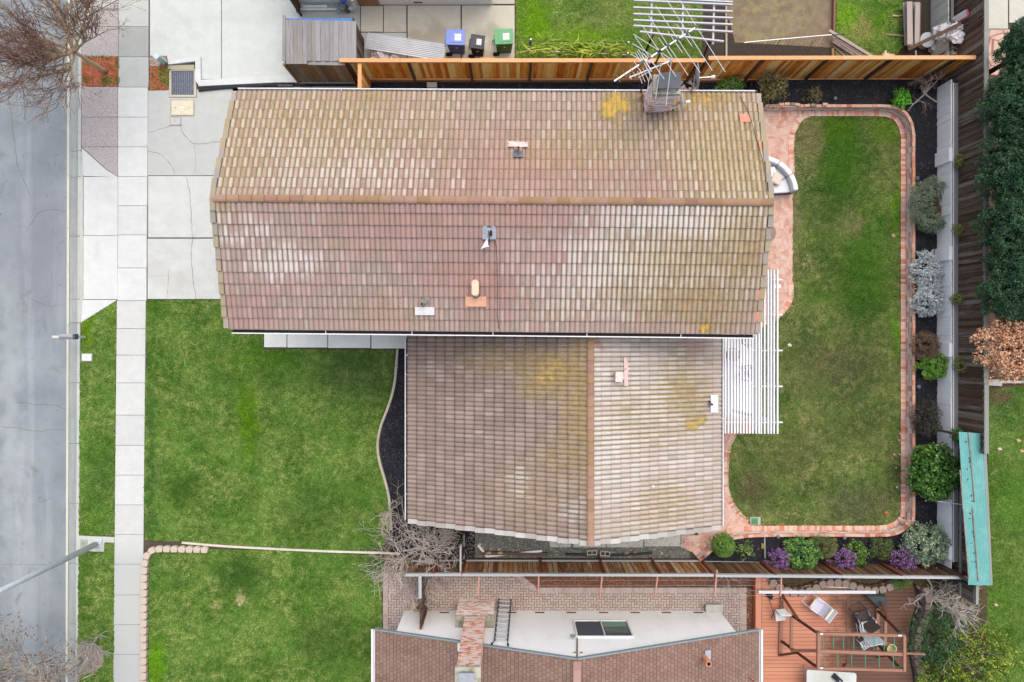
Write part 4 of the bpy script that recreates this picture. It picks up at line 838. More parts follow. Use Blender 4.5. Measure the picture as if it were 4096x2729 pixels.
def slab_roof(name, a, b, back, mat, t=.08):
    a2 = Vector((a.x, back, a.z)); b2 = Vector((b.x, back, b.z)); m = MB(); m.hull4([a, b, b2, a2], t); return m.build(name, mat, rf)
bpy.context.view_layer.update()
slab_roof('west_slope', eL, pk, -24, shingle); slab_roof('east_slope', pk, eR, -24, shingle)
m = MB()
for y in np.arange(-24, yo - .1, .3): m.beam((pk.x, y, pk.z + .03), (pk.x, y + .33, pk.z + .05), .26, .03)
m.build('ridge_cap', brickish('shingle cap', [(168, 130, 118), (190, 156, 144)]), rf)
m = MB(); gm = flat('grey metal trim', (150, 166, 170), .5, .2)
for a, b in ((eL, pk), (pk, eR)): m.beam(a + Vector((0, .02, .0)), b + Vector((0, .02, .0)), .05, .12)
m.build('rake_trim', gm, rf)
for x, e in ((eL.x, -1), (eR.x, 1)):
    m = MB(); zz = 1.93 if e < 0 else 1.96; m.beam((x + e * .07, yo, zz), (x + e * .07, -24, zz), .02, .12); m.beam((x + e * .11, yo + .02, zz + .03), (x + e * .11, -24, zz + .03), .05, .05); m.beam((x + e * .04, yo, zz - .04), (x + e * .04, -24, zz - .04), .1, .02)
    m.build('gutter', white_m, nh)
# foundation vents
m_v = flat('vent mesh', (120, 100, 88), .8)
for x in (1795 + 0, 2047, 2159, 2285, 2414, 2540, 2665, 2793):
    if x == 1795: p0 = G(2, 4, 1648, 958, .2)
    else: p0 = S(x, 2449, .2)
    m = MB(); m.box((p0.x, YW + .004, .22), (.37, .02, .1)); m.build('foundation_vent', m_v, nh)
w = window((3.39, YW, 1.79), 2.04, 1.42, (0, 1, 0), nh)
for o in w.children:                       # dark screened half and green curtain half
    pass
m = MB(); m.box((2.9, YW + .03, 1.79), (.9, .008, 1.28)); m.build('insect_screen', flat('dark screen', (84, 88, 96), .8), w)
m = MB(); m.box((3.88, YW + .028, 1.4), (.9, .006, .4)); m.build('curtain', flat('green curtain', (120, 160, 140), .8), w)
m = MB(); m.beam((2.36, YW + .03, 2.62), (2.2, YW + .03, 4.2), .04, .03); m.build('conduit', flat('red brown conduit', (110, 52, 44), .6), nh)
for x, y, z in ((2300, 2619, 3.78), (2326, 2615, 3.78)):
    m = MB(); m.box((S(x, y, z).x, YW + .02, z), (.12, .04, .14)); pz = m.build('outlet_box', flat('cream plastic', (236, 232, 206), .5), nh); m = MB(); m.box((S(x, y, z).x, YW + .045, z), (.05, .012, .06)); m.build('cover', dark_m, pz)
sc_ = thing('security_camera', 'small grey security camera on a bracket on the white gable wall', 'camera', (2.2, YW + .12, 2.66))
m = MB(); m.beam(sc_.location - Vector((.0, .1, .0)), sc_.location + Vector((0, .02, 0)), .03, .03); m.build('bracket', gm, sc_); m = MB(); m.tube([Vector(sc_.location) + Vector((-.1, .03, 0)), Vector(sc_.location) + Vector((.08, .02, .02))], .045, 10); m.build('camera_body', flat('grey camera plastic', (110, 118, 126), .4), sc_)
# chimney of the neighbour: broad hearth base, tall flue
brick_r = brickish('orange red brick', [(206, 116, 80), (222, 146, 112), (236, 196, 176), (216, 130, 92)], worn=(244, 228, 222), amt=.85)
c1 = brick_stack('chimney', (-2.12, -.70, -11.2, -10.33), (-2.12, -.70, -11.2, -10.33), brick_w, nh, (0, 1.62))
m = MB(); m.prism([(-2.13, -10.9), (-.69, -10.9), (-.69, -10.32), (-2.13, -10.32)], 1.62, 1.66); m.build('shoulder', flat('mossy mortar shoulder', (150, 148, 130), .95, 0, .4, 6), c1)
c2 = brick_stack('flue', (-1.78, -1.02, -10.9, -10.36), (-1.77, -1.03, -10.86, -10.38), brick_r, c1, (1.66, 5.5))
for ch_ in list(c2.children): ch_.name = 'mortar'
m = MB(); m.prism([(-1.81, -10.92), (-.99, -10.92), (-.99, -10.36), (-1.81, -10.36)], 5.5, 5.64); m.build('chimney_crown', bpy.data.materials['stained mortar crown'], c1)
m = MB(); m.prism([(-1.67, -10.84), (-1.17, -10.84), (-1.17, -10.42), (-1.67, -10.42)], 5.86, 5.9); m.box((-1.41, -10.63, 5.75), (.4, .32, .22)); m.build('chimney_cap', alum, c1)
m = MB(); m.box((-1.86, -10.9, 3.0), (.16, .3, .02)); m.build('roof_flashing', flash_w, nh)
# pipes on that roof
v = vent_pipe('vent_pipe', (6.93, -11.37, 2.66), .1, .62, flat('orange clay vent', (230, 156, 118), .7), nh); m = MB(); m.box((7.05, -11.3, 2.74), (.24, .34, .02), M=Matrix.Rotation(.33, 3, 'Y')); m.build('flashing', alum2, v)
v = vent_pipe('vent_pipe', (S(3005, 2712, 2.1).x, S(3005, 2712, 2.1).y, 2.0), .05, .3, flash_p, nh)
# utility box on the right of the wall
ub = thing('utility_box', 'flat grey metal utility box on the ground at the white wall corner', 'box', (S(2860, 2440, .3).x, -10.62, 0)); m = MB(); m.box(Vector(ub.location) + Vector((0, 0, .1)), (.62, .26, .2)); m.build('cabinet', flat('grey cabinet', (170, 174, 166), .6), ub, bevel=.01); m = MB(); m.prism([(ub.location.x - .34, -10.78), (ub.location.x + .34, -10.78), (ub.location.x + .34, -10.46), (ub.location.x - .34, -10.46)], .2, .23); m.build('lid', flat('grey lid', (186, 188, 178), .5), ub)
st_ = thing('stacked_stones', 'pile of tan flat stones at the corner of the white house', 'stones', (-3.75, -10.55, 0)); m = MB(); rnd = random.Random(4)
for i in range(14): m.box((-3.75 + rnd.uniform(-.25, .25), -10.55 + rnd.uniform(-.12, .12), .04 + .05 * (i % 4)), (rnd.uniform(.12, .25), rnd.uniform(.1, .18), .05), rz=rnd.uniform(0, 3))
m.build('stone', brickish('tan stones', [(170, 150, 124), (206, 184, 156), (150, 136, 118)]), st_)
# ladder against the white wall
ld = thing('ladder', 'aluminium folding ladder lying against the white house wall', 'ladder', (0, -10.4, 0))
a0, a1, b0, b1 = Vector((-.52, -10.3, .05)), Vector((-.04, -10.32, .05)), Vector((-.62, -10.66, 3.0)), Vector((-.16, -10.66, 3.0))
dk = flat('dark ladder rail', (92, 96, 104), .5, .3)
m = MB(); m.beam(a0, b0, .07, .03); m.beam(a1, b1, .07, .03); m.tube([b0, b0 + Vector((-.09, .0, .3))], .02, 6); m.tube([b1, b1 + Vector((.02, .0, .36))], .02, 6); m.build('rail', dk, ld)
for i in range(9): t = (i + .5) / 9; q = MB(); q.beam(a0.lerp(b0, t), a1.lerp(b1, t), .05, .04); q.build('rung', alum2, ld)
for p in (b0 + Vector((-.09, 0, .3)), b1 + Vector((.02, 0, .36))): q = MB(); q.box(p, (.07, .06, .12)); q.build('foot', flat('black rubber', (34, 34, 38), .8), ld)
# north neighbour wall
n2 = thing('neighbour_house', 'white house wall with pipes and a brown door facing the stained yard', 'house', (3, 14, 0))
def zq(x): return 0
m = MB(); yq = S(0, 19).y; m.prism([(S(1195, 0).x, yq), (S(1968, 0).x, yq), (S(1968, 0).x, yq + 6), (S(1195, 0).x, yq + 6)], -.1, 2.6); m.build('wall', wallw, n2)
m = MB(); m.box((S(1478, 0).x, yq - .02, 1.05), (.84, .05, 2.1)); d_ = m.build('door', flat('tan door paint', (176, 132, 88), .6), n2); m = MB(); m.lathe((S(1440, 0).x, yq - .07, 1.0), [(.03, -.02), (.03, .02)], 8); m.build('handle', alum, d_)
m = MB(); m.box((S(1675, 0).x, yq - .012, .2), (.34, .02, .08)); m.build('foundation_vent', m_v, n2)
m = MB(); m.prism([(S(1180, 0).x, yq - .12), (S(1985, 0).x, yq + .1), (S(1985, 0).x, yq + 8), (S(1180, 0).x, yq + 8)], 2.6, 2.7); m.build('roof', shingle, n2)
pvc = flat('white plastic pipe', (240, 240, 236), .4, 0, .04)
m = MB(); m.tube([F_(370, 170, .1), F_(1020, 168, .1)], .05, 8); m.build('floor_pipe', pvc, n2); m = MB(); m.beam(F_(415, 125, .12), F_(850, 118, .12), .1, .08); m.build('duct', white_m, n2)
m = MB(); m.tube(smooth_path([F_(1250, 150, .3), F_(1310, 155, .4), F_(1330, 120, .6), F_(1300, 40, 1.0), F_(1290, -20, 1.4)], 4), .07, 8); m.build('waste_pipe', pvc, n2)
m = MB()
for a, b in (((985, 60), (1060, 230)), ((1040, 60), (1150, 90)), ((1010, 120), (1130, 160)), ((1130, 40), (1160, 140)), ((1060, 50), (1020, 110)), ((1100, 20), (1180, 80))): m.tube([F_(*a, .3), F_(*b, .45)], .04, 7)
m.build('gas_meter', flat('grey green meter', (150, 168, 172), .5), n2)
m = MB(); m.lathe(F_(1130, 10, .8), [(.12, -.05), (.13, 0), (.1, .06)], 14); m.build('water_filter_housing', flat('blue plastic', (70, 90, 190), .4), n2)
m = MB(); m.prism([F_(1160, 150).xy, F_(1250, 160).xy, F_(1255, 245).xy, F_(1195, 245).xy], 0, .3); m.build('meter_box', flat('brown steel box', (120, 104, 100), .6), n2)

# ================================================================ FENCES
rail_new = wood('fresh cedar', [(222, 150, 96), (240, 178, 124), (246, 196, 150)], 0, .7, .6, None, .6)
board_new = wood('cedar boards', [(170, 84, 22), (236, 136, 42), (255, 190, 100), (196, 100, 24), (252, 166, 62), (262, 220, 146)], 2, .7, .7, None, 1.25)
post_dk = wood('dark treated post', [(72, 56, 46), (100, 80, 64)], 2, .8, .8)
kick = wood('kickboard', [(140, 96, 74), (168, 120, 94)], 0, .8, .8)
def fence(name, label, a, b, z0, z1, side, mats, posts, cap_w=.14, board_w=.14, group=None, cap_gap=(), board_back=.045, kickh=.16, rails=(.28,), seed=1, overlap=.5, capz=0, capsegs=None, gap=.0):
    """a-b: ground line in metres, side: unit vector to the side that shows the posts"""
    a = Vector((a[0], a[1], 0)); b = Vector((b[0], b[1], 0)); L = (b - a).length; d = (b - a) / L; s = Vector((side[0], side[1], 0)); rnd = random.Random(seed)
    f = thing(name, label, 'fence', ((a + b) / 2)[:], group); board, capm, postm, kickm = mats
    m = MB(); x = 0; i = 0; ang = math.atan2(d.y, d.x)
    while x < L:
        w = board_w * rnd.uniform(.93, 1.03); off = -board_back - (.022 if i % 2 else 0)
        m.box(a + d * (x + w / 2) + s * off + Vector((0, 0, (z0 + kickh + z1) / 2 + rnd.uniform(-.008, .008))), (w + (.01 if i % 2 else -.004), .02, z1 - z0 - kickh - .03), rz=ang); x += w * (1 - overlap * .1) + gap; i += 1
    m.build('board_panel', board, f)
    for t in posts:
        m = MB(); m.box(a + d * (L * t) + s * .01 + Vector((0, 0, (z0 + z1) / 2 - .03)), (.09, .09, z1 - z0 - .06), rz=ang); m.build('post', postm, f)
    for zz in rails:
        m = MB(); m.beam(a + s * .0 + Vector((0, 0, z0 + zz)), b + Vector((0, 0, z0 + zz)), .05, .09, ) ; m.build('rail', capm, f)
    m = MB(); m.beam(a + s * -.02 + Vector((0, 0, z1 - .12)), b + s * -.02 + Vector((0, 0, z1 - .12)), .045, .09); m.build('rail', capm, f)
    if kickh: m = MB(); m.beam(a + s * -.015 + Vector((0, 0, z0 + kickh / 2)), b + s * -.015 + Vector((0, 0, z0 + kickh / 2)), .04, kickh); m.build('kickboard', kickm, f)
    m = MB(); n = max(1, round(L / 2.44)); cs = capsegs or [i / n for i in range(n + 1)]
    for t0, t1 in zip(cs, cs[1:]): m.box(a + d * (L * (t0 + t1) / 2) + s * -.03 + Vector((0, 0, z1 + rnd.uniform(-.006, .006))), (L * (t1 - t0) - .008, cap_w, .04), rz=ang)
    m.build('cap_rail', capm, f); return f
cedar = (board_new, rail_new, post_dk, kick)
y1 = S(0, 328).y
xa, xb, xc, xd = S(1402, 0, 0).x + .06, S(2768, 0).x, S(2768, 0).x, 17.0
fence('fence', 'new orange cedar fence section with lower cap rail beside the tiled roof', (xa, y1), (xb - .05, y1), 0, 2.02, (0, -1), cedar, [.02 + .168 * i for i in range(6)] + [.985], seed=3)
fence('fence', 'taller new orange cedar fence section reaching the old dark boundary fence', (xc + .0, y1 - .02), (xd, y1 - .0), 0, 2.28, (0, -1), cedar, [.0, .207, .45, .69, .93], seed=4)
fence('fence_return', 'short orange cedar fence panel joining the roof edge to the long fence', (S(1479, 0).x, y1 - .03), (S(1479, 0).x, y1 - 1.7), 0, 1.94, (-1, 0), cedar, [.97], seed=5)
old_b = wood('old boundary boards', [(52, 38, 30), (92, 70, 56), (120, 102, 90), (70, 50, 38), (144, 134, 124)], 2, .85, 1.2, None, 1.1); old_c = wood('silvered rail', [(134, 136, 128), (164, 166, 158)], 1, .85, .8)
old_p = wood('old post', [(74, 62, 54), (110, 98, 88)], 2, .85)
fence('boundary_fence', 'old dark weathered fence of leaning boards running past the conifer hedge', (17.1, S(0, -260).y), (17.1, S(0, 1770).y), 0, 2.74, (1, 0), (old_b, old_c, old_p, old_p), [.05 + .117 * i for i in range(9)], seed=6, cap_w=.16, kickh=.02, rails=(1.45,), board_back=.03)
fence('boundary_fence', 'short end of the old dark fence under the turquoise roof', (17.06, S(0, 1775).y), (17.0, S(0, 2330).y), 0, 2.3, (-1, 0), (old_b, old_c, old_p, old_p), [.1, .9], seed=7, cap_w=.1, kickh=.02, rails=(1.4,), board_back=.03)
rw_b = wood('weathered redwood boards', [(104, 56, 22), (172, 112, 56), (204, 172, 128), (150, 84, 30), (218, 192, 154), (128, 66, 26)], 2, .8, .9, None, 1.15)
rw_b2 = wood('dark redwood boards', [(70, 46, 30), (108, 78, 54), (146, 118, 88), (88, 58, 38)], 2, .8, 1.2)
grey_cap = wood('silver grey cap', [(146, 150, 152), (176, 180, 182), (192, 194, 192)], 0, .8, .7); red_post = wood('red stained post', [(120, 58, 42), (142, 74, 54)], 2, .8, .6)
y0a = S(0, 2233).y
fence('fence', 'weathered redwood fence with silver cap beside the paver yard', (S(1862, 0).x, y0a), (S(2800, 0).x, y0a - .02), 0, 1.86, (0, 1), (rw_b, grey_cap, red_post, post_dk), [.0, .318, .57, .79, 1.0], seed=8, board_w=.155, cap_w=.09, kickh=.12, gap=.05)
fence('fence', 'dark redwood fence with silver cap behind the purple flowering bushes', (S(2806, 0).x, y0a - .02), (17.0, y0a - .1), 0, 1.9, (0, 1), (rw_b2, grey_cap, red_post, post_dk), [.24, .5, .74, .98], seed=9, board_w=.15, cap_w=.09, kickh=.12, gap=.03)
# return gate next to the neighbour's house
gt_ = thing('side_gate', 'dark wooden side gate with pale top rail beside the bare tree', 'gate', (-3.3, -9.6, 0))
gy0, gy1, x = -8.74, -10.72, -3.4; m = MB()
for i in range(14): m.box((x + (.014 if i % 2 else -.014), gy0 - .07 - i * .142, .95), (.02, .13, 1.8))
m.build('board_panel', old_b, gt_); m = MB(); m.box((x - .02, gy0 - .42, 1.9), (.11, .84, .04)); m.build('cap_rail', grey_cap, gt_)
m = MB(); m.beam((x - .06, gy0, .3), (x - .06, gy1, .3), .04, .09); m.beam((x - .06, gy0, 1.55), (x - .06, gy1, 1.55), .04, .09); m.beam((x - .06, gy1, .35), (x - .06, gy0, 1.5), .04, .09); m.build('brace', red_post, gt_)
m = MB(); m.box((x, gy1 + .04, .95), (.09, .09, 1.9)); m.build('post', red_post, gt_)
fence('fence_return', 'short grey fence post run between the bare tree and the tiled roof', (S(1858, 0).x, S(0, 2236).y), (S(1858, 0).x, S(0, 2130).y), 0, 1.7, (1, 0), (old_b, grey_cap, old_p, old_p), [.5], seed=10, cap_w=.06, kickh=.02, board_back=.02)
fence('fence', 'short redwood fence end hidden behind the bare branching tree', (S(1650, 0).x, y0a - .02), (S(1860, 0).x, y0a), 0, 1.84, (0, 1), (rw_b2, grey_cap, red_post, post_dk), [.5], seed=11, board_w=.15, cap_w=.09, kickh=.12)
# wire trellis on the fence
tr = thing('wire_trellis', 'pink painted trellis arms carrying wires above the red bark bed', 'trellis', (3, -10, 1.7))
arm_m = wood('pink arm', [(196, 138, 118), (212, 160, 142)], 1, .8, .5)
for a, b in (((2155, 2303), (2153, 2384)), ((2408, 2306), (2400, 2390)), ((2630, 2306), (2619, 2386)), ((2867, 2280), (2858, 2384)), ((3125, 2300), (3121, 2384)), ((1917, 2298), (1911, 2382))):
    m = MB(); m.beam(S(*a, 1.78), S(*b, 1.82), .05, .09); m.build('arm', arm_m, tr)
wire_m = flat('thin wire', (186, 180, 178), .4, .4, .05)
for y, dz in ((2320, 0), (2342, 0), (2362, 0), (2381, 0)):
    m = MB(); m.tube([S(1911, y, 1.84), S(2153, y + 1, 1.85), S(2400, y + 2, 1.84), S(2619, y + 1, 1.85), S(2860, y + 1, 1.84), S(3121, y + 2, 1.84)], .005, 4); m.build('wire', wire_m, tr)
# ---------------- shed of old boards at the top left
shd = thing('lean_to_shed', 'small lean-to shed roofed and clad with weathered grey boards', 'shed', (F_(730, 900, 0).x, F_(730, 900).y, 0))
grey_b = wood('silver weathered boards', [(118, 116, 118), (142, 140, 142), (164, 162, 162), (132, 128, 126), (152, 148, 142)], 1, .85, 1.2)
brn_b = wood('brown weathered boards', [(86, 68, 50), (130, 106, 80), (170, 146, 116), (104, 86, 68), (148, 112, 70)], 2, .85, 1.3)
ZS = 1.98; m = MB(); xs_ = [92, 190, 232, 318, 400, 478, 562, 640, 718, 800, 882, 968, 1046, 1132, 1208, 1288, 1362]
for i, (x0, x1) in enumerate(zip(xs_, xs_[1:])):
    yb_ = 1145 if i < 5 else 1092; yt = 355 + i * 1.5; z = ZS + (.03 if i % 2 else 0) ; sk = (16 - i) * 1.2
    q = [F_(x0 - sk * .6, yt, z + .02), F_(x1 - sk * .6 + 2, yt, z + .02), F_(x1 + sk * .4 + 4, yb_, z), F_(x0 + sk * .4, yb_, z)]
    m.hull4(q, .022)
m.build('roof_board', grey_b, shd)
m = MB(); m.beam(F_(500, 1128, ZS - .05), F_(1128, 1140, ZS - .05), .15, .05); m.build('fascia', grey_b, shd)
m = MB(); m.hull4([F_(45, 270, ZS + .05), F_(95, 275, ZS + .05), F_(90, 1088, ZS + .05), F_(38, 1088, ZS + .05)], .05); m.build('side_fascia', grey_b, shd)
xg0, yg0 = S(1204, 336).xy; xg1 = S(1420, 0).x; ytop = S(0, 190).y
fl = F_(95, 1145, ZS); fr_ = F_(1130, 1165, ZS)
m = MB(); nb = 9
for i in range(nb):
    xx = xg0 + (xg1 - xg0) * (i + .5) / nb; m.box((xx, yg0 + .02 + (.01 if i % 2 else 0), .16 + (ZS - .2) / 2), ((xg1 - xg0) / nb + .003, .02, ZS - .2))
m.build('front_board', brn_b, shd)
m = MB(); m.beam((xg0, yg0 - .02, .17), (xg1, yg0 - .02, .17), .05, .08); m.build('bottom_rail', grey_b, shd)
for xx in (xg0 - .03, xg1 + .03): m = MB(); m.box((xx, yg0, ZS / 2), (.08, .08, ZS - .05)); m.build('post', kick, shd)
m = MB(); xr = F_(1362, 400, ZS).x - .01; xr = S(1456, 0, 0).x
for i in range(11): m.box((xr + (.01 if i % 2 else 0), F_(0, 1090, ZS).y + .08 + i * .15, ZS / 2), (.02, .148, ZS - .06))
m.build('side_board', old_b, shd)
m = MB(); m.prism([(xg0, yg0 + 1.75), (xr, yg0 + 1.75), (xr, yg0 + .05), (xg0, yg0 + .05)], ZS - .14, ZS - .13); m.build('roof_sheet', flat('blue tarpaulin', (80, 130, 196), .6), shd)
m = MB()
for i in range(11): m.box((xg0 + (.01 if i % 2 else 0), yg0 + .1 + i * .155, ZS / 2), (.02, .15, ZS - .06))
m.build('side_board', old_b, shd)
fn = thing('gate', 'old brown boarded gate with a diagonal brace above the grey shed', 'gate', (F_(200, 100).x, F_(200, 100).y, 0))
gx = S(1203, 0).x; m = MB()
for i in range(9): m.box((gx, F_(0, 250).y + i * .12, .95), (.02, .115, 1.8))
m.build('board_panel', wood('brown gate boards', [(92, 50, 22), (168, 92, 30), (70, 60, 52), (120, 66, 30)], 2, .8), fn)
m = MB(); m.box((gx - .05, F_(0, 60).y, 1.88), (.09, 1.6, .04)); m.box((gx + .03, F_(0, 260).y - .05, .95), (.08, .08, 1.9)); m.beam((gx - .04, F_(0, 290).y, .3), (gx - .04, F_(0, 0).y, 1.5), .04, .09); m.build('frame', old_b, fn)
# ================================================================ WALLS, EDGINGS, RETAINING BLOCKS
brk = brickish('edging brick', [(196, 122, 94), (220, 150, 122), (230, 178, 154), (208, 132, 100), (236, 204, 184)], worn=(238, 220, 206), amt=.55)
brk2 = brickish('mossy edging brick', [(190, 112, 76), (214, 146, 116), (226, 172, 146), (196, 134, 76)], worn=(232, 208, 190), amt=.5)
gw = thing('brick_garden_wall', 'low curved red brick wall framing the raised black bed round the back lawn', 'wall', (14, 0, 0))
pts = [S(x, y).xy for x, y in ((3045, 455), (3230, 455), (3420, 455), (3520, 456), (3565, 464), (3596, 492), (3612, 545), (3613, 640), (3613, 900), (3613, 1300), (3613, 1700), (3613, 2030), (3604, 2070), (3580, 2095), (3540, 2110), (3480, 2113), (3300, 2113), (3150, 2113), (3040, 2114), (2960, 2118), (2890, 2134), (2840, 2163), (2800, 2196), (2776, 2216))]
path = [v.xy for v in smooth_path([Vector((p.x, p.y, 0)) for p in pts], 8)]
def offset(P, d):
    out = []
    for i, p in enumerate(P):
        t = (P[min(i + 1, len(P) - 1)] - P[max(i - 1, 0)]).normalized(); out.append(p + Vector((-t.y, t.x)) * d)
    return out
m = MB(); row_bricks(m, path, .1, .205, .022, seed=5, gap=.005, jit=.003); ob_ = m.build('paving_course', brk, gw)
m = MB()
for c in range(5):
    z = .03 + (c + .5) * .07; L = offset(path, .155 + .004 * (c % 2)); row_bricks(m, L, .21, .1, z + .031, h=.062, gap=.005, seed=10 + c)
m.build('wall_course', brickish('wall brick', [(206, 136, 114), (226, 172, 154), (238, 208, 196)], worn=(250, 242, 236), amt=.9), gw)
m = MB(); row_bricks(m, offset(path, .16), .2, .112, .455, seed=22, gap=.006, jit=.004); m.build('coping', brk2, gw)
m = MB(); L = offset(path, .155); vs = []; n = len(L)
for p in L: vs += [(p.x, p.y, 0), (p.x, p.y, .4)]
m.add(vs, [(2 * i, 2 * i + 2, 2 * i + 3, 2 * i + 1) for i in range(n - 1)]); m.build('mortar', bpy.data.materials['mortar pale'], gw)
# loose and lifted bricks on top of the wall's north run
for i, (x, y, a_, c) in enumerate([(3126, 418, .05, 0), (3148, 416, -.03, 0), (3170, 417, .1, 1), (3190, 419, .16, 2), (3254, 421, .2, 1), (3300, 418, .05, 0), (3228, 423, -.1, 0)]):
    m = MB(); p = S(x, y, .5); m.box(p, (.19, .1, .065), rz=-a_); o = m.build('loose_brick', [brk, bpy.data.materials['mossy mortar shoulder'], bpy.data.materials['orange red brick']][c] if c else bpy.data.materials['orange red brick'], gw)
for nm, lab, P in (('brick_edging', 'curved row of red bricks round the north west corner of the back lawn', [(3176, 700), (3173, 610), (3172, 560), (3186, 510), (3212, 478), (3236, 462)]), ('brick_edging', 'curved row of pink bricks beside the white slatted pergola on the lawn', [(2934, 1733), (2912, 1768), (2899, 1830), (2895, 1900), (2899, 1960), (2912, 2003), (2940, 2050), (2984, 2095)]), ('brick_edging', 'row of red bricks turning the patio corner by the pergola', [(3166, 1130), (3162, 1200), (3130, 1250), (3090, 1280)])):
    q = [v.xy for v in smooth_path([S(x, y) for x, y in P], 6)]; m = MB(); row_bricks(m, offset(q, .08 if 'pink' in lab or 'north' in lab else -.02), .1, .205, .02, seed=len(lab)); tag(m.build(nm, brk), lab, 'edging')
# raised bed soil
bed = lambda P, z=.38: P
ring = offset(path, .21); n0 = len(ring)
zb = .36
def xyz(x, y, z): return S(x, y, z).xy
bed_poly = [p for p in ring] + [xyz(2790, 2232, 0), xyz(3200, 2250, zb), xyz(3700, 2260, zb), xyz(3775, 2262, zb), xyz(3775, 318, zb), xyz(3300, 318, zb), xyz(3000, 322, zb), xyz(3000, 430, zb)]
o = sheet('raised_bed', bed_poly, zb, black, .35)
chips('mulch', bed_poly, 15000, zb, chip_b, .03, 71, asp=.25)
# white panelled retaining wall along the old fence
wp = (lambda k: (k.bump(k.noise(40, 4), .3, .004), k.fin(k.mix(k.math('MULTIPLY', k.rng(k.noise(1, 5, .7, k.map(k.pos(), (3, 1.5, .5))), .45, .7), .5), (276, 277, 278), (250, 252, 250)), .8))[1])(NM('white painted panel'))
rwall = thing('retaining_wall', 'low white painted board wall with grey timber cap in front of the old fence', 'wall', (16.8, 0, 0))
m = MB(); yy = S(0, 318, 1.2).y; ye = S(0, 2262, 1.2).y; rnd = random.Random(8); xw = 16.8
while yy > ye:
    w_ = rnd.uniform(.12, .17); m.box((xw + rnd.uniform(-.012, .012), yy - w_ / 2, .6), (.04, w_ - .003, 1.22)); yy -= w_
m.build('board_panel', wp, rwall)
for y in (625, 1015, 1400, 2200): m = MB(); m.box((xw - .05, S(0, y, 1.).y, .62), (.12, .52 if y < 2000 else .6, 1.26)); m.build('boarded_pier', wp, rwall)
m = MB(); m.box((16.93, S(0, 1290, 1.2).y, 1.22), (.22, 18.3, .05)); m.build('cap', wood('grey timber cap', [(120, 114, 110), (156, 152, 150)], 1, .85), rwall)
m = MB(); m.box((16.845, S(0, 1290, 1.2).y, 1.235), (.05, 18.3, .05)); m.build('trim', white_m, rwall)
rw2 = thing('retaining_wall', 'low mossy whitewashed wall below the old fence in the far corner', 'wall', (16.8, 13, 0)); m = MB(); y = 15.5
while y > S(0, 236, 1.2).y: m.box((16.78, y, .5), (.05, .2, 1.15)); y -= .205
m.build('board_panel', (lambda k: k.fin(k.mix(k.rng(k.noise(1, 5, .7, k.map(k.pos(), (3, 9, .5))), .45, .65), (204, 208, 200), (164, 168, 148)), .85))(NM('mossy whitewash')), rw2)
m = MB(); m.box((16.9, 13.4, 1.1), (.1, 4.2, .05)); m.build('cap', bpy.data.materials['grey timber cap'], rw2)
# front bed concrete edging
def ribbon(name, label, P, w, z0, z1, mat, cat='edging', n=6, cuts=None):
    q = [v.xy for v in smooth_path([S(x, y) for x, y in P], n)]; m = MB(); tot = 0
    a = offset(q, w / 2); b = offset(q, -w / 2); i = 0
    step = cuts or 6
    while i < len(q) - 1:
        j = min(i + step, len(q) - 1); top = [p for p in a[i:j + 1]] + [p for p in reversed(b[i:j + 1])]
        c = sum(top, Vector((0, 0))) / len(top); top = [c + (p - c) * (1 - .008 / max((p - c).length, .1)) for p in top]
        m.prism([tuple(p) for p in top], z0, z1); i = j
    return tag(m.build(name, mat, bevel=0), label, cat)
ribbon('concrete_edging', 'curved pale concrete kerb between front lawn and black mulch bed', [(1590, 1397), (1586, 1450), (1580, 1520), (1568, 1580), (1548, 1640), (1525, 1700), (1512, 1760), (1512, 1810), (1522, 1860), (1540, 1920), (1556, 1990), (1562, 2060), (1566, 2120)], .1, -.03, .045, concrete('edging concrete', (196, 188, 170), (150, 144, 126), .4, .08), n=5)
ribbon('concrete_edging', 'straight pale concrete strip dividing the two front lawns', [(728, 2170), (876, 2183), (1050, 2193), (1215, 2201), (1372, 2207), (1540, 2212), (1600, 2216)], .085, -.03, .04, concrete('strip concrete', (222, 214, 196), (190, 184, 166), .4, .06), n=5)
# low kerb wall of the neighbour's driveway
dwall = thing('driveway_kerb', 'pale concrete kerb wall turning round the storm drain grate', 'kerb', (-10, 10, 0))
dc = concrete('kerb wall concrete', (222, 226, 224), (196, 200, 196), .35, .03, .04, 71)
for P in ([(670, 246), (797, 224), (800, 243), (672, 258)], [(780, 243), (801, 226), (803, 318), (790, 336), (779, 322)], [(790, 320), (1100, 303), (1290, 298), (1296, 312), (1300, 328), (1100, 330), (792, 345)]):
    m = MB(); m.prism([S(x, y, .12).xy for x, y in P], -.05, .12 if P[0][0] != 780 else .117); m.build('kerb_segment', dc, dwall, bevel=.015)
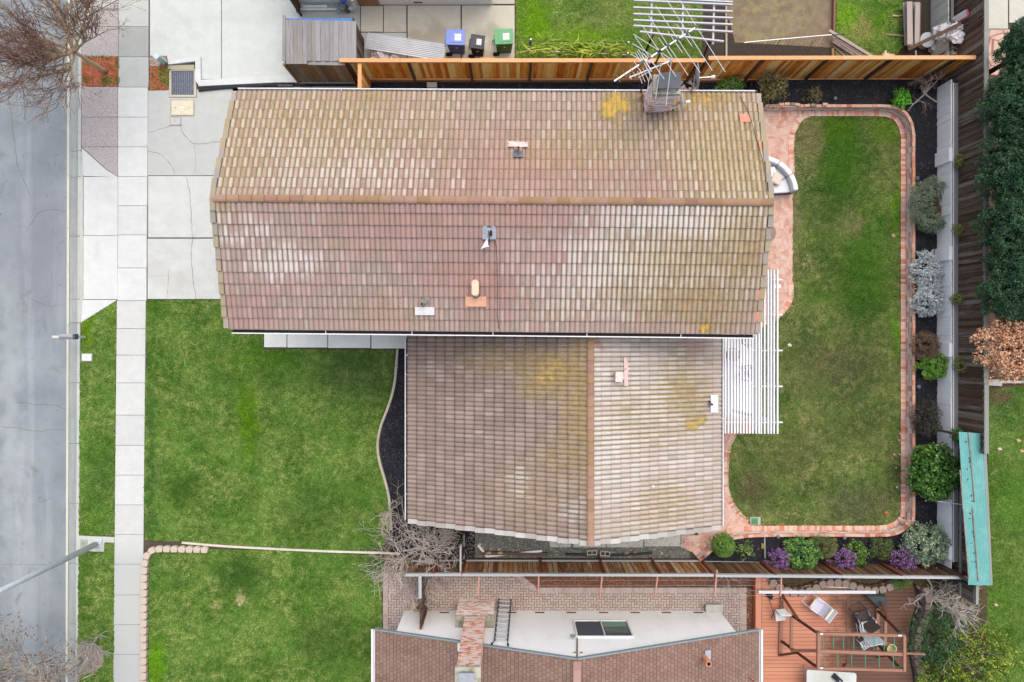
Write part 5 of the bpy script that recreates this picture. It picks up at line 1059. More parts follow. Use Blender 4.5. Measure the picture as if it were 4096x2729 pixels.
# front retaining blocks
blk_m = brickish('tan block', [(196, 180, 162), (212, 196, 178), (204, 186, 170)], var=.1)
def block_wall(name, label, P, w=.3, d=.28, h=.18, z=0, mat=blk_m, courses=1, flip=1, curve=True):
    f = thing(name, label, 'wall', (S(*P[len(P) // 2]))[:])
    q = [v.xy for v in smooth_path([S(x, y) for x, y in P], 8)] if curve else [S(x, y).xy for x, y in P]
    seg = [(b - a).length for a, b in zip(q, q[1:])]; tot = sum(seg); n = round(tot / w); rnd = random.Random(len(label))
    for c in range(courses):
        for i in range(n):
            dd = (i + .5 + .5 * (c % 2)) / n * tot; j = 0
            while j < len(seg) - 1 and dd > seg[j]: dd -= seg[j]; j += 1
            p = q[j].lerp(q[j + 1], min(dd / seg[j], 1)); t = q[j + 1] - q[j]; a = math.atan2(t.y, t.x) + rnd.uniform(-.04, .04)
            hw = tot / n / 2 * .955; m = MB(); fd = d / 2 * flip
            loc = [(-hw * .45, fd), (-hw, fd * .45), (-hw * .98, -fd * .1), (-hw * .78, -fd), (hw * .78, -fd), (hw * .98, -fd * .1), (hw, fd * .45), (hw * .45, fd)]
            ca, sa = math.cos(a), math.sin(a); m.prism([(p.x + x * ca - y * sa, p.y + x * sa + y * ca) for x, y in loc], z + c * h, z + (c + 1) * h - .004)
            m.build('block', mat, f, bevel=.008)
    return f
block_wall('block_wall', 'tan block garden edge curving beside the footpath and lower front lawn', [(838, 2196), (800, 2195), (740, 2194), (690, 2193), (640, 2193), (615, 2198), (596, 2214), (587, 2240), (583, 2280), (582, 2340), (581, 2450), (580, 2600), (579, 2745)], .305, .25, .16, z=.0, flip=-1)
m_tan2 = brickish('weathered brown block', [(142, 126, 114), (166, 148, 136), (178, 160, 148)], worn=(120, 118, 92), amt=.4)
# ---------------- deck
deck_m = wood('stained deck boards', [(206, 138, 108), (222, 156, 126), (214, 146, 116)], 0, .7, .6, lambda k, c: k.mix(k.math('MULTIPLY', k.rng(k.math('ADD', k.blob(*S(3640, 2580, .3).xy, 4.2, 8, 1.0, k.wpos()), k.math('MULTIPLY', k.math('SUBTRACT', k.noise(1.1, 6, .75), .5), .8)), .3, .68), .93), c, (98, 72, 58)), .5)
dk_ = thing('deck', 'orange stained timber deck worn brown towards the citrus bushes', 'deck', (13, -12, 0))
ZD = .3
outline = [S(x, y, ZD).xy for x, y in ((3024, 2312), (3060, 2318), (3100, 2330), (3140, 2352), (3200, 2354), (3260, 2340), (3300, 2328), (3370, 2330), (3430, 2342), (3520, 2350), (3600, 2335), (3650, 2330), (3665, 2400), (3640, 2500), (3630, 2600), (3650, 2700), (3660, 2900), (3100, 2900), (3022, 2900))]
m = MB(); ytop_ = max(p.y for p in outline); y = ytop_; xs_all = [(S(3048, 0, ZD).x, S(3386, 0, ZD).x), (S(3402, 0, ZD).x, S(3690, 0, ZD).x)]; bw = .148
while y > -16:
    for x0, x1 in xs_all:
        # clip each board to the outline at its centre line
        yc_ = y - bw / 2; xs2 = []
        for a, b in zip(outline, outline[1:] + outline[:1]):
            if (a.y > yc_) != (b.y > yc_): xs2.append(a.x + (b.x - a.x) * (yc_ - a.y) / (b.y - a.y))
        xs2.sort()
        for l, r in zip(xs2[::2], xs2[1::2]):
            l2, r2 = max(l, x0), min(r, x1)
            if r2 - l2 > .06: m.box(((l2 + r2) / 2, yc_, ZD - .015), (r2 - l2, bw - .012, .03))
    y -= bw
m.build('deck_board', deck_m, dk_)
for x in (3035, 3394): m = MB(); m.box((S(x, 0, ZD).x, -12.2, ZD - .012), (.14 if x > 3100 else .22, 5.7, .034)); m.build('border_board', deck_m, dk_)
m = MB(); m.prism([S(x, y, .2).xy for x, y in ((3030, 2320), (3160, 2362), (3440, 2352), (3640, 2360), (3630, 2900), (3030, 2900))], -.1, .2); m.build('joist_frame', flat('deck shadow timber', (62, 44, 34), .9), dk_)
m = MB(); m.box((S(3024, 0, ZD).x - .01, -12.2, ZD / 2), (.03, 5.7, ZD)); m.build('skirt', wood('skirt board', [(190, 108, 78), (206, 124, 92)], 1), dk_)
bw1 = block_wall('block_wall', 'grey brown scalloped block border between the deck and dark redwood fence', [(3050, 2306), (3085, 2322), (3115, 2343), (3160, 2356), (3205, 2352), (3245, 2338), (3275, 2322), (3325, 2316), (3375, 2322), (3405, 2336), (3445, 2346), (3490, 2346), (3530, 2336), (3565, 2322)], .31, .28, .2, z=.05, mat=m_tan2, courses=2)
bw2 = block_wall('block_wall', 'mossy grey block border curving between the deck and the citrus bushes', [(3660, 2325), (3686, 2360), (3692, 2400), (3684, 2450), (3662, 2490), (3650, 2540), (3648, 2600), (3655, 2650), (3668, 2700), (3675, 2760)], .33, .3, .2, z=.05, mat=m_tan2, courses=2)
sheet('planting_soil', [S(x, y, .25).xy for x, y in ((3060, 2290), (3950, 2290), (3950, 2900), (3690, 2900), (3672, 2700), (3660, 2600), (3680, 2500), (3700, 2420), (3690, 2360), (3660, 2335), (3560, 2312), (3480, 2336), (3400, 2325), (3320, 2300), (3250, 2325), (3160, 2345), (3100, 2325))], .25, (lambda k: (k.bump(k.noise(20, 5, .8), .9, .03), k.fin(k.ramp(k.noise(9, 6, .8), [(.3, (52, 44, 32)), (.55, (92, 84, 54)), (.75, (120, 118, 78))]), .95))[1])(NM('leafy garden soil')), .2)
# side kerb along far lawn
m = MB(); m.prism([S(x, y).xy for x, y in ((3930, 2345), (3938, 2345), (3940, 2740), (3932, 2740))], -.05, .05); tag(m.build('concrete_edging', kc), 'thin grey concrete strip between brambles and the far bright lawn', 'edging')
fk = thing('low_kerb', 'pale mossy concrete kerb running off beside the rust leaved tree', 'kerb', S(4050, 1527)[:]); m = MB(); m.prism([S(x, y, .15).xy for x, y in ((3960, 1519), (4009, 1519), (4010, 1522), (4200, 1526), (4200, 1534), (4010, 1533), (4008, 1545), (3952, 1542))], -.05, .15); m.build('kerb_block', bpy.data.materials['old slab'], fk)
# turquoise corrugated strip roof
tq = thing('lean_to_roof', 'narrow turquoise corrugated sheet roof over the end of the old fence', 'roof', (17, -5, 2.4))
def corr(name, q, pitch, amp, mat, parent, along=True, sub=4, ends=0):
    a, b, c, d = [Vector(p) for p in q]              # a-b across the ribs, a-d along them
    n = max(4, int((b - a).length / pitch * sub)); m = MB(); vs = []
    for i in range(n + 1):
        t = i / n; h = amp * math.sin(2 * math.pi * t * n / sub); vs += [a.lerp(b, t) + Vector((0, 0, h)), d.lerp(c, t) + Vector((0, 0, h))]
    m.add(vs, [(2 * i, 2 * i + 1, 2 * i + 3, 2 * i + 2) for i in range(n)]); o = m.build(name, mat, parent, smooth=True)
    return o
tq_m = (lambda k: k.fin(k.mix(k.math('MULTIPLY', k.rng(k.noise(3, 6, .8), .45, .65), .7), (104, 174, 168), (136, 190, 184)), .55))(NM('turquoise sheet'))
corr('roof_sheet', [S(3835, 1727, 2.46), S(3931, 1735, 2.46), S(3962, 2342, 2.46), S(3873, 2340, 2.46)], .085, .012, tq_m, tq)
m = MB()
for a, b in (((3875, 1729), (3900, 2010)), ((3891, 2030), (3914, 2325)), ((3840, 1880), (3876, 2320))): m.beam(S(*a, 2.49), S(*b, 2.49), .035, .02)
m.build('batten', flat('rusty batten', (150, 142, 132), .8, 0, .3), tq)
m = MB(); m.hull4([S(3930, 1736, 2.4), S(3944, 1737, 2.4), S(3971, 2340, 2.4), S(3958, 2342, 2.4)], .06); m.build('edge_board', old_c, tq)
m = MB()
for x, y in ((3845, 1740), (3930, 1745), (3875, 2325), (3955, 2325)): p = S(x, y, 2.4); m.box((p.x, p.y, 1.2), (.08, .08, 2.4))
m.build('post', old_p, tq)
rnd = random.Random(2); m = MB()
for i in range(26): t = rnd.random(); p = S(3868 + 30 * t + rnd.uniform(-9, 9), 1750 + 520 * t, 2.475); m.box(p, (rnd.uniform(.02, .05), rnd.uniform(.02, .06), .01), rz=rnd.uniform(0, 3))
m.build('dead_leaves', flat('dead leaf dark', (70, 60, 58), .9), tq)
rod = thing('white_rod', 'thin white rod jutting from the camellia side to the turquoise roof', 'rod', S(3800, 2013, 1.3)[:]); m = MB(); m.tube([S(3750, 2006, 1.3), S(3848, 2019, 1.5)], .018, 6); m.build('tube', white_m, rod)

# ================================================================ PERGOLA AT THE BACK OF THE HOUSE
def X6(x): return 2860 + x / 2.24
def Y6(y): return 1060 + y / 2.24
pg = thing('pergola', 'white slatted patio pergola attached to the back of the tiled house', 'pergola', (10, -1, 0)); ZG = 2.45
wh = flat('pergola white paint', (252, 253, 255), .5, 0, .03)
slx = [62, 90, 118, 147, 175, 201, 228, 255, 282, 309, 336, 366, 392, 412, 443, 474, 500, 527, 559]
for i, x in enumerate(slx):
    y0_ = 625 if x < 370 else 560 if x < 410 else 440 if x < 425 else 180 if x < 450 else 45
    m = MB(); m.beam(S(X6(x), Y6(y0_), ZG), S(X6(x), Y6(1508 + i * .3), ZG), .045, .09); m.build('slat', wh, pg)
for y in (132, 445, 765, 1086, 1408):
    x0 = 458 if y < 200 else 420 if y < 500 else 55
    m = MB(); m.beam(S(X6(x0), Y6(y), ZG - .1), S(X6(602), Y6(y + 2), ZG - .1), .045, .11); m.build('rafter', wh, pg)
for x, y0_, y1_, w_ in ((376, 620, 1480, .26), (520, 60, 1490, .09), (488, 60, 1490, .06)):
    m = MB(); m.beam(S(X6(x), Y6(y0_), ZG - .22), S(X6(x), Y6(y1_), ZG - .22), w_, .14); m.build('beam', wh, pg)
for x, y in ((530, 1400), (530, 190), (376, 1365)):
    p = S(X6(x), Y6(y), ZG); m = MB(); m.box((p.x - .05, p.y, ZG / 2 - .15), (.1, .1, ZG - .3)); m.build('post', wh, pg)
m = MB(); p = S(X6(60), Y6(1365), ZG - .3); q = S(X6(390), Y6(1368), ZG - .3); m.beam(p, q, .1, .1); m.beam(S(X6(390), Y6(1368), ZG - .35), S(X6(520), Y6(1400), ZG - .4), .09, .06); m.beam(S(X6(450), Y6(188), ZG - .3), S(X6(585), Y6(192), ZG - .3), .12, .1); m.build('cross_beam', wh, pg)
sheet('white_slab', [S(x, y).xy for x, y in ((2860, 1300), (3012, 1300), (3010, 1672), (2860, 1672))], .03, flat('white painted slab', (272, 273, 276), .5, 0, .03), .05)
# things under it
def patio_chair(name, label, c, rz, group=None):
    t = thing(name, label, 'chair', c, group); c = Vector(c); mr = Matrix.Rotation(rz, 3, 'Z'); fr = flat('black wire', (60, 60, 70), .5) if 'black wire' not in bpy.data.materials else bpy.data.materials['black wire']
    m = MB(); n = 18; m.tube([c + mr @ Vector((.3 * math.cos(a * 2 * math.pi / n), .3 * math.sin(a * 2 * math.pi / n), .42)) for a in range(n + 1)], .014, 5); m.build('seat_ring', fr, t)
    m = MB()
    for i in range(9): a = i * math.pi / 9; m.tube([c + mr @ Vector((.29 * math.cos(a), .29 * math.sin(a), .42)), c + mr @ Vector((-.29 * math.cos(a), -.29 * math.sin(a), .42))], .012, 4)
    m.build('webbing', flat('violet grey webbing', (128, 122, 142), .8) if 'violet grey webbing' not in bpy.data.materials else bpy.data.materials['violet grey webbing'], t)
    m = MB(); m.tube(smooth_path([c + mr @ Vector(v) for v in ((-.3, 0, .42), (-.28, .2, .7), (0, .36, .85), (.28, .2, .7), (.3, 0, .42))], 4), .014, 5)
    for i in range(-3, 4): m.tube([c + mr @ Vector((i * .08, .24, .42)), c + mr @ Vector((i * .085, .34, .8 - abs(i) * .04))], .01, 4)
    m.build('backrest', fr, t)
    for a in (.6, 2.5, 3.8, 5.6): m = MB(); m.tube([c + mr @ Vector((.27 * math.cos(a), .27 * math.sin(a), .42)), c + mr @ Vector((.34 * math.cos(a), .34 * math.sin(a), .04))], .012, 5); m.build('leg', fr, t)
    return t
patio_chair('patio_chair', 'round webbed patio chair under the pergola, furthest from the roof ridge', S(X6(255), Y6(970), .04)[:], -.5)
patio_chair('patio_chair', 'round webbed patio chair tucked under the eave end of the pergola', S(X6(255), Y6(655), .04)[:], 2.4)
tb = thing('side_table', 'small round side table with a teal plant under the pergola slats', 'table', S(X6(130), Y6(800), .04)[:]); c = Vector(tb.location)
m = MB(); m.lathe(c, [(.2, 0), (.2, .03), (.05, .05), (.05, .42), (.26, .44), (.26, .47)], 20); m.build('table_top', flat('pale beige top', (206, 196, 176), .6), tb)
m = MB(); m.tube([c + Vector((.26 * math.cos(a / 20 * 6.284), .26 * math.sin(a / 20 * 6.284), .47)) for a in range(21)], .014, 5); m.build('rim', bpy.data.materials['black wire'], tb)
# curved sofa
sf = thing('outdoor_sofa', 'curved grey cushioned outdoor sofa with a beige pillow beside the eave', 'sofa', S(3095, 700, 0)[:])
sofa_m = flat('light grey cushion', (236, 238, 244), .9, 0, .06, 30); cen = S(3018, 787, 0)
def arcseg(r0, r1, a0, a1, z0, z1, n=8, rot=0):
    P = [(cen.x + r1 * math.cos(a0 + (a1 - a0) * i / n), cen.y + r1 * math.sin(a0 + (a1 - a0) * i / n)) for i in range(n + 1)] + [(cen.x + r0 * math.cos(a1 - (a1 - a0) * i / n), cen.y + r0 * math.sin(a1 - (a1 - a0) * i / n)) for i in range(n + 1)]
    m = MB(); m.prism(P, z0, z1); return m
arcseg(.6, 1.47, .06, 1.5, .05, .26).build('base', flat('charcoal frame', (52, 54, 64), .6), sf)
for a0, a1 in ((.03, .5), (.51, .98), (.99, 1.44)):
    arcseg(.62, 1.25, a0 + .04, a1 + .04, .26, .44).build('seat_cushion', sofa_m, sf, bevel=.04); arcseg(1.26, 1.46, a0 + .04, a1 + .04, .26, .75).build('back_cushion', sofa_m, sf, bevel=.05)
m = MB(); p = S(3106, 716, .6); m.box(p, (.42, .42, .14), M=Matrix.Rotation(-.35, 3, 'Z') @ Matrix.Rotation(.35, 3, 'Y')); pl = m.build('pillow', flat('beige pillow', (232, 214, 196), .9, 0, .05, 40), sf, bevel=.05)
m = MB(); p = S(3086, 690, .58); m.box(p, (.4, .4, .14), M=Matrix.Rotation(.3, 3, 'Z') @ Matrix.Rotation(.3, 3, 'Y')); m.build('pillow', sofa_m, sf, bevel=.05)
fp = thing('patio_table', 'round brown table half hidden below the tiled eave by the brick patio', 'table', S(3046, 938, 0)[:]); c = Vector(fp.location)
m = MB(); m.lathe(c, [(.2, 0), (.24, .3), (.42, .36), (.42, .42), (.38, .42)], 24); m.build('table_top', flat('brown bowl', (150, 124, 112), .6), fp); m = MB(); m.lathe(c + Vector((.1, -.12, .42)), [(.1, 0), (.11, .05), (.02, .06)], 12); m.build('dish', white_m, fp)
dr = thing('drain_box', 'green plastic drain grate in a pale concrete collar at the lawn corner', 'drain', S(3021, 2084)[:]); m = MB(); m.box(S(3021, 2084, .02), (.42, .31, .05)); m.build('collar', bpy.data.materials['old slab'], dr, bevel=.01); m = MB(); m.box(S(3019, 2086, .05), (.26, .27, .02)); g_ = m.build('lid', flat('green plastic lid', (96, 160, 112), .6), dr)
for i in range(5): m = MB(); m.box(S(3019, 2077 + i * 4.6, .063), (.23, .008, .008)); m.build('slot', dark_m, g_)
# ================================================================ STREET SIDE THINGS
lm = thing('street_lamp', 'tall galvanised street lamp post leaning out over the road from the verge pad', 'street lamp', S(395, 2172)[:])
gal = (lambda k: k.fin(k.mix(k.rng(k.noise(4, 5, .7), .4, .65), (214, 224, 234), (234, 240, 246)), .5, .05))(NM('galvanised post'))
c = Vector(lm.location); top = S(-40, 2376, 5.9); top = Vector((c.x + .05, c.y - .02, 8.6))
m = MB(); m.tube([c, c + Vector((0, 0, 8.8))], [.115, .07], 14); m.build('pole', gal, lm, smooth=True)
m = MB(); m.box(c + Vector((0, 0, .04)), (.34, .34, .07), rz=.1); m.lathe(c + Vector((0, 0, .07)), [(.16, 0), (.16, .06), (.12, .12)], 14); m.build('base_plate', gal, lm)
m = MB(); m.tube(smooth_path([c + Vector((0, 0, 8.6)), c + Vector((-.5, .1, 9.3)), c + Vector((-2.2, .1, 9.6))], 5), .04, 8); m.build('arm', gal, lm); m = MB(); m.lathe(c + Vector((-2.4, .1, 9.5)), [(.1, 0), (.2, .05), (.16, .14), (.05, .18)], 14); m.build('lamp_head', gal, lm)
m = MB()
for a in range(4): m.lathe(c + Vector((.13 * (1 if a % 2 else -1), .13 * (1 if a > 1 else -1), .07)), [(.016, 0), (.016, .04)], 6)
m.build('bolt', gal, lm)
slabs('lamp_pad', [[(316, 2142), (458, 2148), (458, 2170), (419, 2169), (417, 2208), (315, 2207)]], concrete('pad concrete', (204, 206, 196), (180, 180, 168), .4), .012)
def lid(name, label, x, y, w, h, c, z=.012, frame=None, slots=2, r=.05, tagz=None):
    t = thing('access_hatch', label, 'hatch', S(x, y)[:]); p = S(x, y, z); m = MB(); m.box((p.x, p.y, z), (w, h, .05)); m.build('frame', flat(name + ' frame ' + str(x), frame or (196, 196, 188), .8, 0, .1), t, bevel=.02)
    m = MB(); m.box((p.x, p.y, z + .012), (w - .07, h - .07, .045)); l = m.build('cover', flat(name + ' cover ' + str(x), c, .8, 0, .07), t, bevel=.015)
    for i in range(slots): m = MB(); m.box((p.x + (i - (slots - 1) / 2) * w * .56, p.y, z + .036), (.07, .014, .004)); m.build('lift_hole', dark_m, l)
    if tagz: m = MB(); m.box((p.x, p.y, z + .036), (.18, .05, .004)); m.build('blank_plate', white_m, l)
    return t
lid('utility_lid', 'large cream rounded utility lid on the driveway below the drain grate', 730, 432, .95, .66, (226, 218, 192), frame=(176, 170, 150), tagz=1)
lid('utility_lid', 'small grey utility lid touching the corner of the large cream lid', 702, 486, .46, .35, (204, 204, 200), frame=(170, 170, 166), slots=1)
lid('utility_lid', 'bright white meter lid set in the verge grass beside the kerb', 348, 1430, .45, .34, (240, 242, 244), frame=(160, 166, 160), slots=1)
lid('utility_lid', 'grey green junction lid on the street lamp pad', 335, 2174, .29, .36, (164, 172, 158), frame=(186, 188, 176), slots=1)
# storm drain grate
dg = thing('storm_drain', 'grey steel storm drain grate in a concrete frame beside the driveway kerb wall', 'drain', S(732, 330)[:])
m = MB()
for P in ([(678, 283), (686, 283), (686, 389), (678, 389)], [(777, 278), (786, 278), (786, 389), (777, 389)], [(686, 381), (777, 381), (777, 389), (686, 389)], [(686, 276), (777, 276), (777, 284), (686, 284)]): m.prism([S(x, y).xy for x, y in P], -.1, .03)
m.build('frame', concrete('drain frame concrete', (206, 200, 178), (170, 164, 140), .5), dg)
m = MB(); m.prism([S(x, y, -.06).xy for x, y in ((684, 280), (780, 280), (780, 386), (684, 386))], -.12, -.10); m.build('pit', flat('drain pit', (58, 62, 70), .9), dg)
gr = flat('steel grating', (160, 172, 188), .5, .4, .2); m = MB()
for i in range(13): x = 688 + i * 7.3; m.beam(S(x, 285, .0), S(x, 380, .0), .014, .03)
m.build('grating_bar', gr, dg); m = MB()
for i in range(30): y = 287 + i * 3.2; m.beam(S(687, y, -.005), S(777, y, -.005), .008, .012)
m.build('cross_bar', gr, dg)
m = MB(); m.prism([S(x, y, .02).xy for x, y in ((670, 262), (777, 260), (778, 281), (672, 278))], -.05, .05); m.build('back_wall', concrete('crumbling concrete', (184, 176, 152), (120, 116, 100), .7), dg)
# pedestal
pd = thing('utility_pedestal', 'mint green utility pedestal leaning beside the driveway corner', 'pedestal', S(662, 255)[:]); c = S(662, 252)
mint = flat('mint green plastic', (188, 218, 212), .5, 0, .05); a = c + Vector((0, 0, 0)); b = S(624, 226, 1.15); b = Vector((c.x + .02, c.y - .0, 1.0)); b = Vector((S(628, 228, .9).x, S(628, 228, .9).y, .9))
m = MB(); m.beam(a, b, .2, .17); m.build('body', mint, pd, bevel=.02); m = MB(); m.beam(b, b + (b - a).normalized() * .12, .22, .2); m.build('cap', flat('pale mint cap', (214, 234, 230), .5, 0, .05), pd, bevel=.03)
m = MB(); m.tube(smooth_path([a + Vector((.05, -.05, .1)), a + Vector((.1, -.12, .2)), a + Vector((.12, -.2, .02))], 4), .015, 6); m.build('cable', flat('dark green cable', (60, 84, 66), .6), pd)
stp = thing('flagstone', 'brown flagstone tile in the planting corner by the mint pedestal', 'stone', S(620, 250)[:]); m = MB(); m.prism([S(x, y).xy for x, y in ((600, 227), (666, 227), (666, 243), (642, 254), (641, 267), (600, 266))], -.02, .03); m.build('slab', (lambda k: k.fin(k.mix(k.rng(k.vor(5, None, 'DISTANCE_TO_EDGE', 0), .05, .02), (158, 138, 128), (190, 184, 172)), .9))(NM('flagstone brown')), stp)
# mailbox
mb = thing('mailbox', 'grey mailbox on an arm post reaching over the kerb', 'mailbox', S(340, 1348)[:]); c = S(340, 1348)
wd = wood('mailbox timber', [(206, 206, 190), (222, 222, 208)], 0, .8, .6); m = MB(); m.box(c + Vector((0, 0, .5)), (.09, .09, 1.0)); m.build('post', wd, mb)
m = MB(); m.beam(c + Vector((.08, 0, 1.0)), c + Vector((-.62, 0, 1.0)), .09, .09); m.build('arm', wd, mb)
stripe = (lambda k: k.fin(k.ramp(k.noise(1, 3, .6, k.map(k.pos(), (.2, 42, 1))), [(.35, (92, 88, 92)), (.5, (176, 172, 174)), (.65, (206, 204, 206))]), .4, .3))(NM('scuffed grey metal'))
bx = S(272, 1347, 1.15); m = MB(); n = 8; vs = []
for x in (-.29, .29): vs += [(bx.x + x, bx.y - .1, 1.05), (bx.x + x, bx.y + .1, 1.05)] + [(bx.x + x, bx.y + .1 * math.cos(math.pi * i / n), 1.16 + .1 * math.sin(math.pi * i / n)) for i in range(n + 1)]
k_ = n + 3; m.add(vs, [tuple(reversed([0] + [1] + list(range(2, k_)))), tuple(k_ + i for i in [0, 1] + list(range(2, k_)))] + [(a_, b_, b_ + k_, a_ + k_) for a_, b_ in zip([0, 1] + list(range(2, k_)), [1] + list(range(2, k_)) + [0])]); m.build('box', stripe, mb)
m = MB(); m.box((bx.x + .3, bx.y, 1.17), (.1, .21, .22)); m.build('door', flat('dark blue grey plastic', (68, 82, 92), .4), mb, bevel=.02)
# drainage hose
hs = thing('drain_hose', 'black corrugated drain hose lying in the gutter beside the tiled roof', 'hose', S(960, 345)[:]); m = MB(); P = smooth_path([S(795, 362, .06), S(830, 358, .06), S(900, 351, .06), S(1000, 346, .06), S(1080, 341, .06), S(1112, 343, .06)], 22); m.tube(P, [.05 + .006 * (i % 2) for i in range(len(P))], 8); m.build('hose', flat('black ribbed plastic', (40, 44, 54), .5), hs)
m = MB(); m.tube([S(1112, 343, .06), S(1172, 343, .06)], .045, 8); m.build('pipe_end', flat('grey pipe end', (96, 98, 96), .6), hs)

# ================================================================ YARD THINGS NORTH OF THE CEDAR FENCE
def bin_(name, label, base, w, d, h, rz, c, dark, lidc, labelm):
    t = thing(name, label, 'bin', base[:]); B = Vector(base); r = Matrix.Rotation(rz, 3, 'Z')
    def q(v): return B + r @ Vector(v)
    m = MB(); w0, d0 = w * .38, d * .34; w1, d1 = w * .47, d * .44
    vs = [q((x * a, y * b, z)) for a, b, z in ((w0, d0, .02), (w1, d1, h)) for x, y in ((-1, -1), (1, -1), (1, 1), (-1, 1))]
    m.add(vs, [(3, 2, 1, 0), (0, 1, 5, 4), (1, 2, 6, 5), (2, 3, 7, 6), (3, 0, 4, 7), (4, 5, 6, 7)]); m.build('body', flat(name + label[:6] + ' body', dark, .5, 0, .08), t, bevel=.03)
    lm_ = flat(name + label[:6] + ' lid', lidc, .4, 0, .04)
    m = MB(); m.prism([q((-w / 2, -d / 2, 0)).xy, q((w / 2, -d / 2, 0)).xy, q((w / 2, d / 2, 0)).xy, q((-w / 2, d / 2, 0)).xy], h + .005, h + .05); l = m.build('lid', lm_, t, bevel=.02)
    m = MB(); m.prism([q((-w * .3, -d * .36, 0)).xy, q((w * .4, -d * .36, 0)).xy, q((w * .4, d * .36, 0)).xy, q((-w * .3, d * .36, 0)).xy], h + .05, h + .065); m.build('lid_panel', lm_, l, bevel=.006)
    m = MB(); m.box(q((w * .12, -d * .02, h + .068)), (w * .34, d * .42, .004), rz=rz); s_ = m.build('sticker', labelm, l)
    m = MB(); rnd = random.Random(3)
    for i in range(12): m.box(q((w * .12 + rnd.uniform(-.13, .13) * w, -d * .02 + rnd.uniform(-.17, .17) * d, h + .0715)), (w * rnd.uniform(.02, .06), .01, .001), rz=rz)
    m.build('printed_mark', flat('print ' + label[:6], (150, 120, 120), .7) , s_)
    m = MB(); m.tube([q((-w * .38, -d * .55, h - .04)), q((-w * .55, -d * .55, h - .02)), q((-w * .55, d * .2, h - .02))], .018, 6); m.build('handle', lm_, t)
    for y in (-.22, .22): m = MB(); m.lathe(q((-w * .45, y * d * 2, .13)), [(.04, -.035), (.13, -.03), (.13, .03), (.04, .035)], 16, M=r @ Matrix.Rotation(math.pi / 2, 3, 'X')); m.build('wheel', flat('wheel rubber', (28, 28, 32), .8) if 'wheel rubber' not in bpy.data.materials else bpy.data.materials['wheel rubber'], t)
    m = MB(); p = q((.02, -d * .455, h * .72)); m.box(p, (w * .12, .01, .05), rz=rz); m.build('front_mark', white_m, t)
    return t
stk = flat('white sticker', (240, 240, 244), .5, 0, .03)
# lids sit further from the image centre than their bases do
def binat(x0, y0, x1, y1, h): p = S((x0 + x1) / 2, (y0 + y1) / 2, h); return Vector((p.x, p.y, 0)), (x1 - x0) * .01 * (H - h) / H, (y1 - y0) * .01 * (H - h) / H
b_, w_, d_ = binat(1784, 118, 1861, 181, 1.08); bin_('wheelie_bin', 'blue wheelie bin with a white sticker, left of the black bin', b_, w_, d_, 1.06, -.03, 0, (84, 104, 182), (126, 146, 218), stk)
b_, w_, d_ = binat(1882, 137, 1937, 198, .98); bin_('wheelie_bin', 'small black wheelie bin standing between the blue and green bins', b_, w_ + .02, d_ - .04, .95, -.12, 0, (30, 32, 38), (54, 58, 66), stk)
b_, w_, d_ = binat(1978, 116, 2053, 178, 1.08); bin_('wheelie_bin', 'green wheelie bin beside the neighbouring lawn edge', b_, w_, d_, 1.06, .04, 0, (70, 118, 76), (100, 170, 116), stk)
cs = thing('corrugated_sheet', 'long corrugated steel sheet leaning over white bags behind the shed', 'metal sheet', S(1620, 190)[:])
corr('sheet', [G(2, 1, 1000, 275, .7), G(2, 1, 968, 400, .5), G(2, 1, 1640, 513, .75), G(2, 1, 1662, 375, .95)], .062, .012, (lambda k: k.fin(k.mix(k.rng(k.noise(1.5, 5, .7), .4, .7), (206, 212, 218), (188, 196, 204)), .45, .15))(NM('zinc sheet')), cs)
m = MB(); m.beam(G(2, 1, 966, 405, .48), G(2, 1, 1638, 516, .73), .03, .02); m.build('edge_flange', alum2, cs)
for i, (x, y) in enumerate(((1010, 300), (1620, 390), (1620, 500))): m = MB(); p = G(2, 1, x, y, .8); m.box((p.x, p.y, .3), (.05, .05, .6 if i else .5)); m.build('prop', flat('prop timber', (120, 96, 70), .8) if 'prop timber' not in bpy.data.materials else bpy.data.materials['prop timber'], cs)
def lump(name, label, c, r, mat, cat, seed, parent=None, sq=.7, part='bag_skin', col=None, amp=.4):
    rnd = random.Random(seed); bm = bmesh.new(); bmesh.ops.create_icosphere(bm, subdivisions=3, radius=1); off = Vector((rnd.uniform(0, 50),) * 3)
    for v in bm.verts:
        n_ = mnoise.noise(v.co * 1.7 + off) * amp + mnoise.noise(v.co * 5 + off) * amp * .45; v.co = v.co * (1 + n_); v.co.x *= r[0]; v.co.y *= r[1]; v.co.z = max(v.co.z, -.75) * r[2]
    me = bpy.data.meshes.new(part); 
    for v in bm.verts: v.co += Vector((0, 0, r[2] * .75))
    bm.to_mesh(me); bm.free(); me.materials.append(mat); o = bpy.data.objects.new(name, me); C.objects.link(o); o.location = c; tag(o, label, cat); return o
bagm = (lambda k: (k.bump(k.noise(11, 5, .75), .8, .04), k.fin(k.mix(k.rng(k.noise(3, 4), .6, .7), (236, 236, 240), (206, 204, 208)), .45))[1])(NM('white plastic bag'))
for i, (x, y, r, lab, mm) in enumerate([(1100, 458, .24, 'white rubbish bag with a green scrap beside the stacked bricks', bagm), (1150, 495, .22, 'crumpled clear bag with a red label under the steel sheet', flat('clear bag', (206, 196, 204), .4, 0, .3, 14)), (1232, 490, .22, 'white rubbish bag beside the brown paper bag', bagm), (1285, 492, .14, 'small white bag with dark print under the sheet edge', bagm), (1350, 500, .13, 'small white rubbish bag at the right end of the pile', bagm)]):
    lump('rubbish_bag', lab, G(2, 1, x, y, 0.1)[:2] + (0.1,) if False else (G(2, 1, x, y, .2).x, G(2, 1, x, y, .2).y, .02), (r, r * .8, r), mm, 'bag', 10 + i)
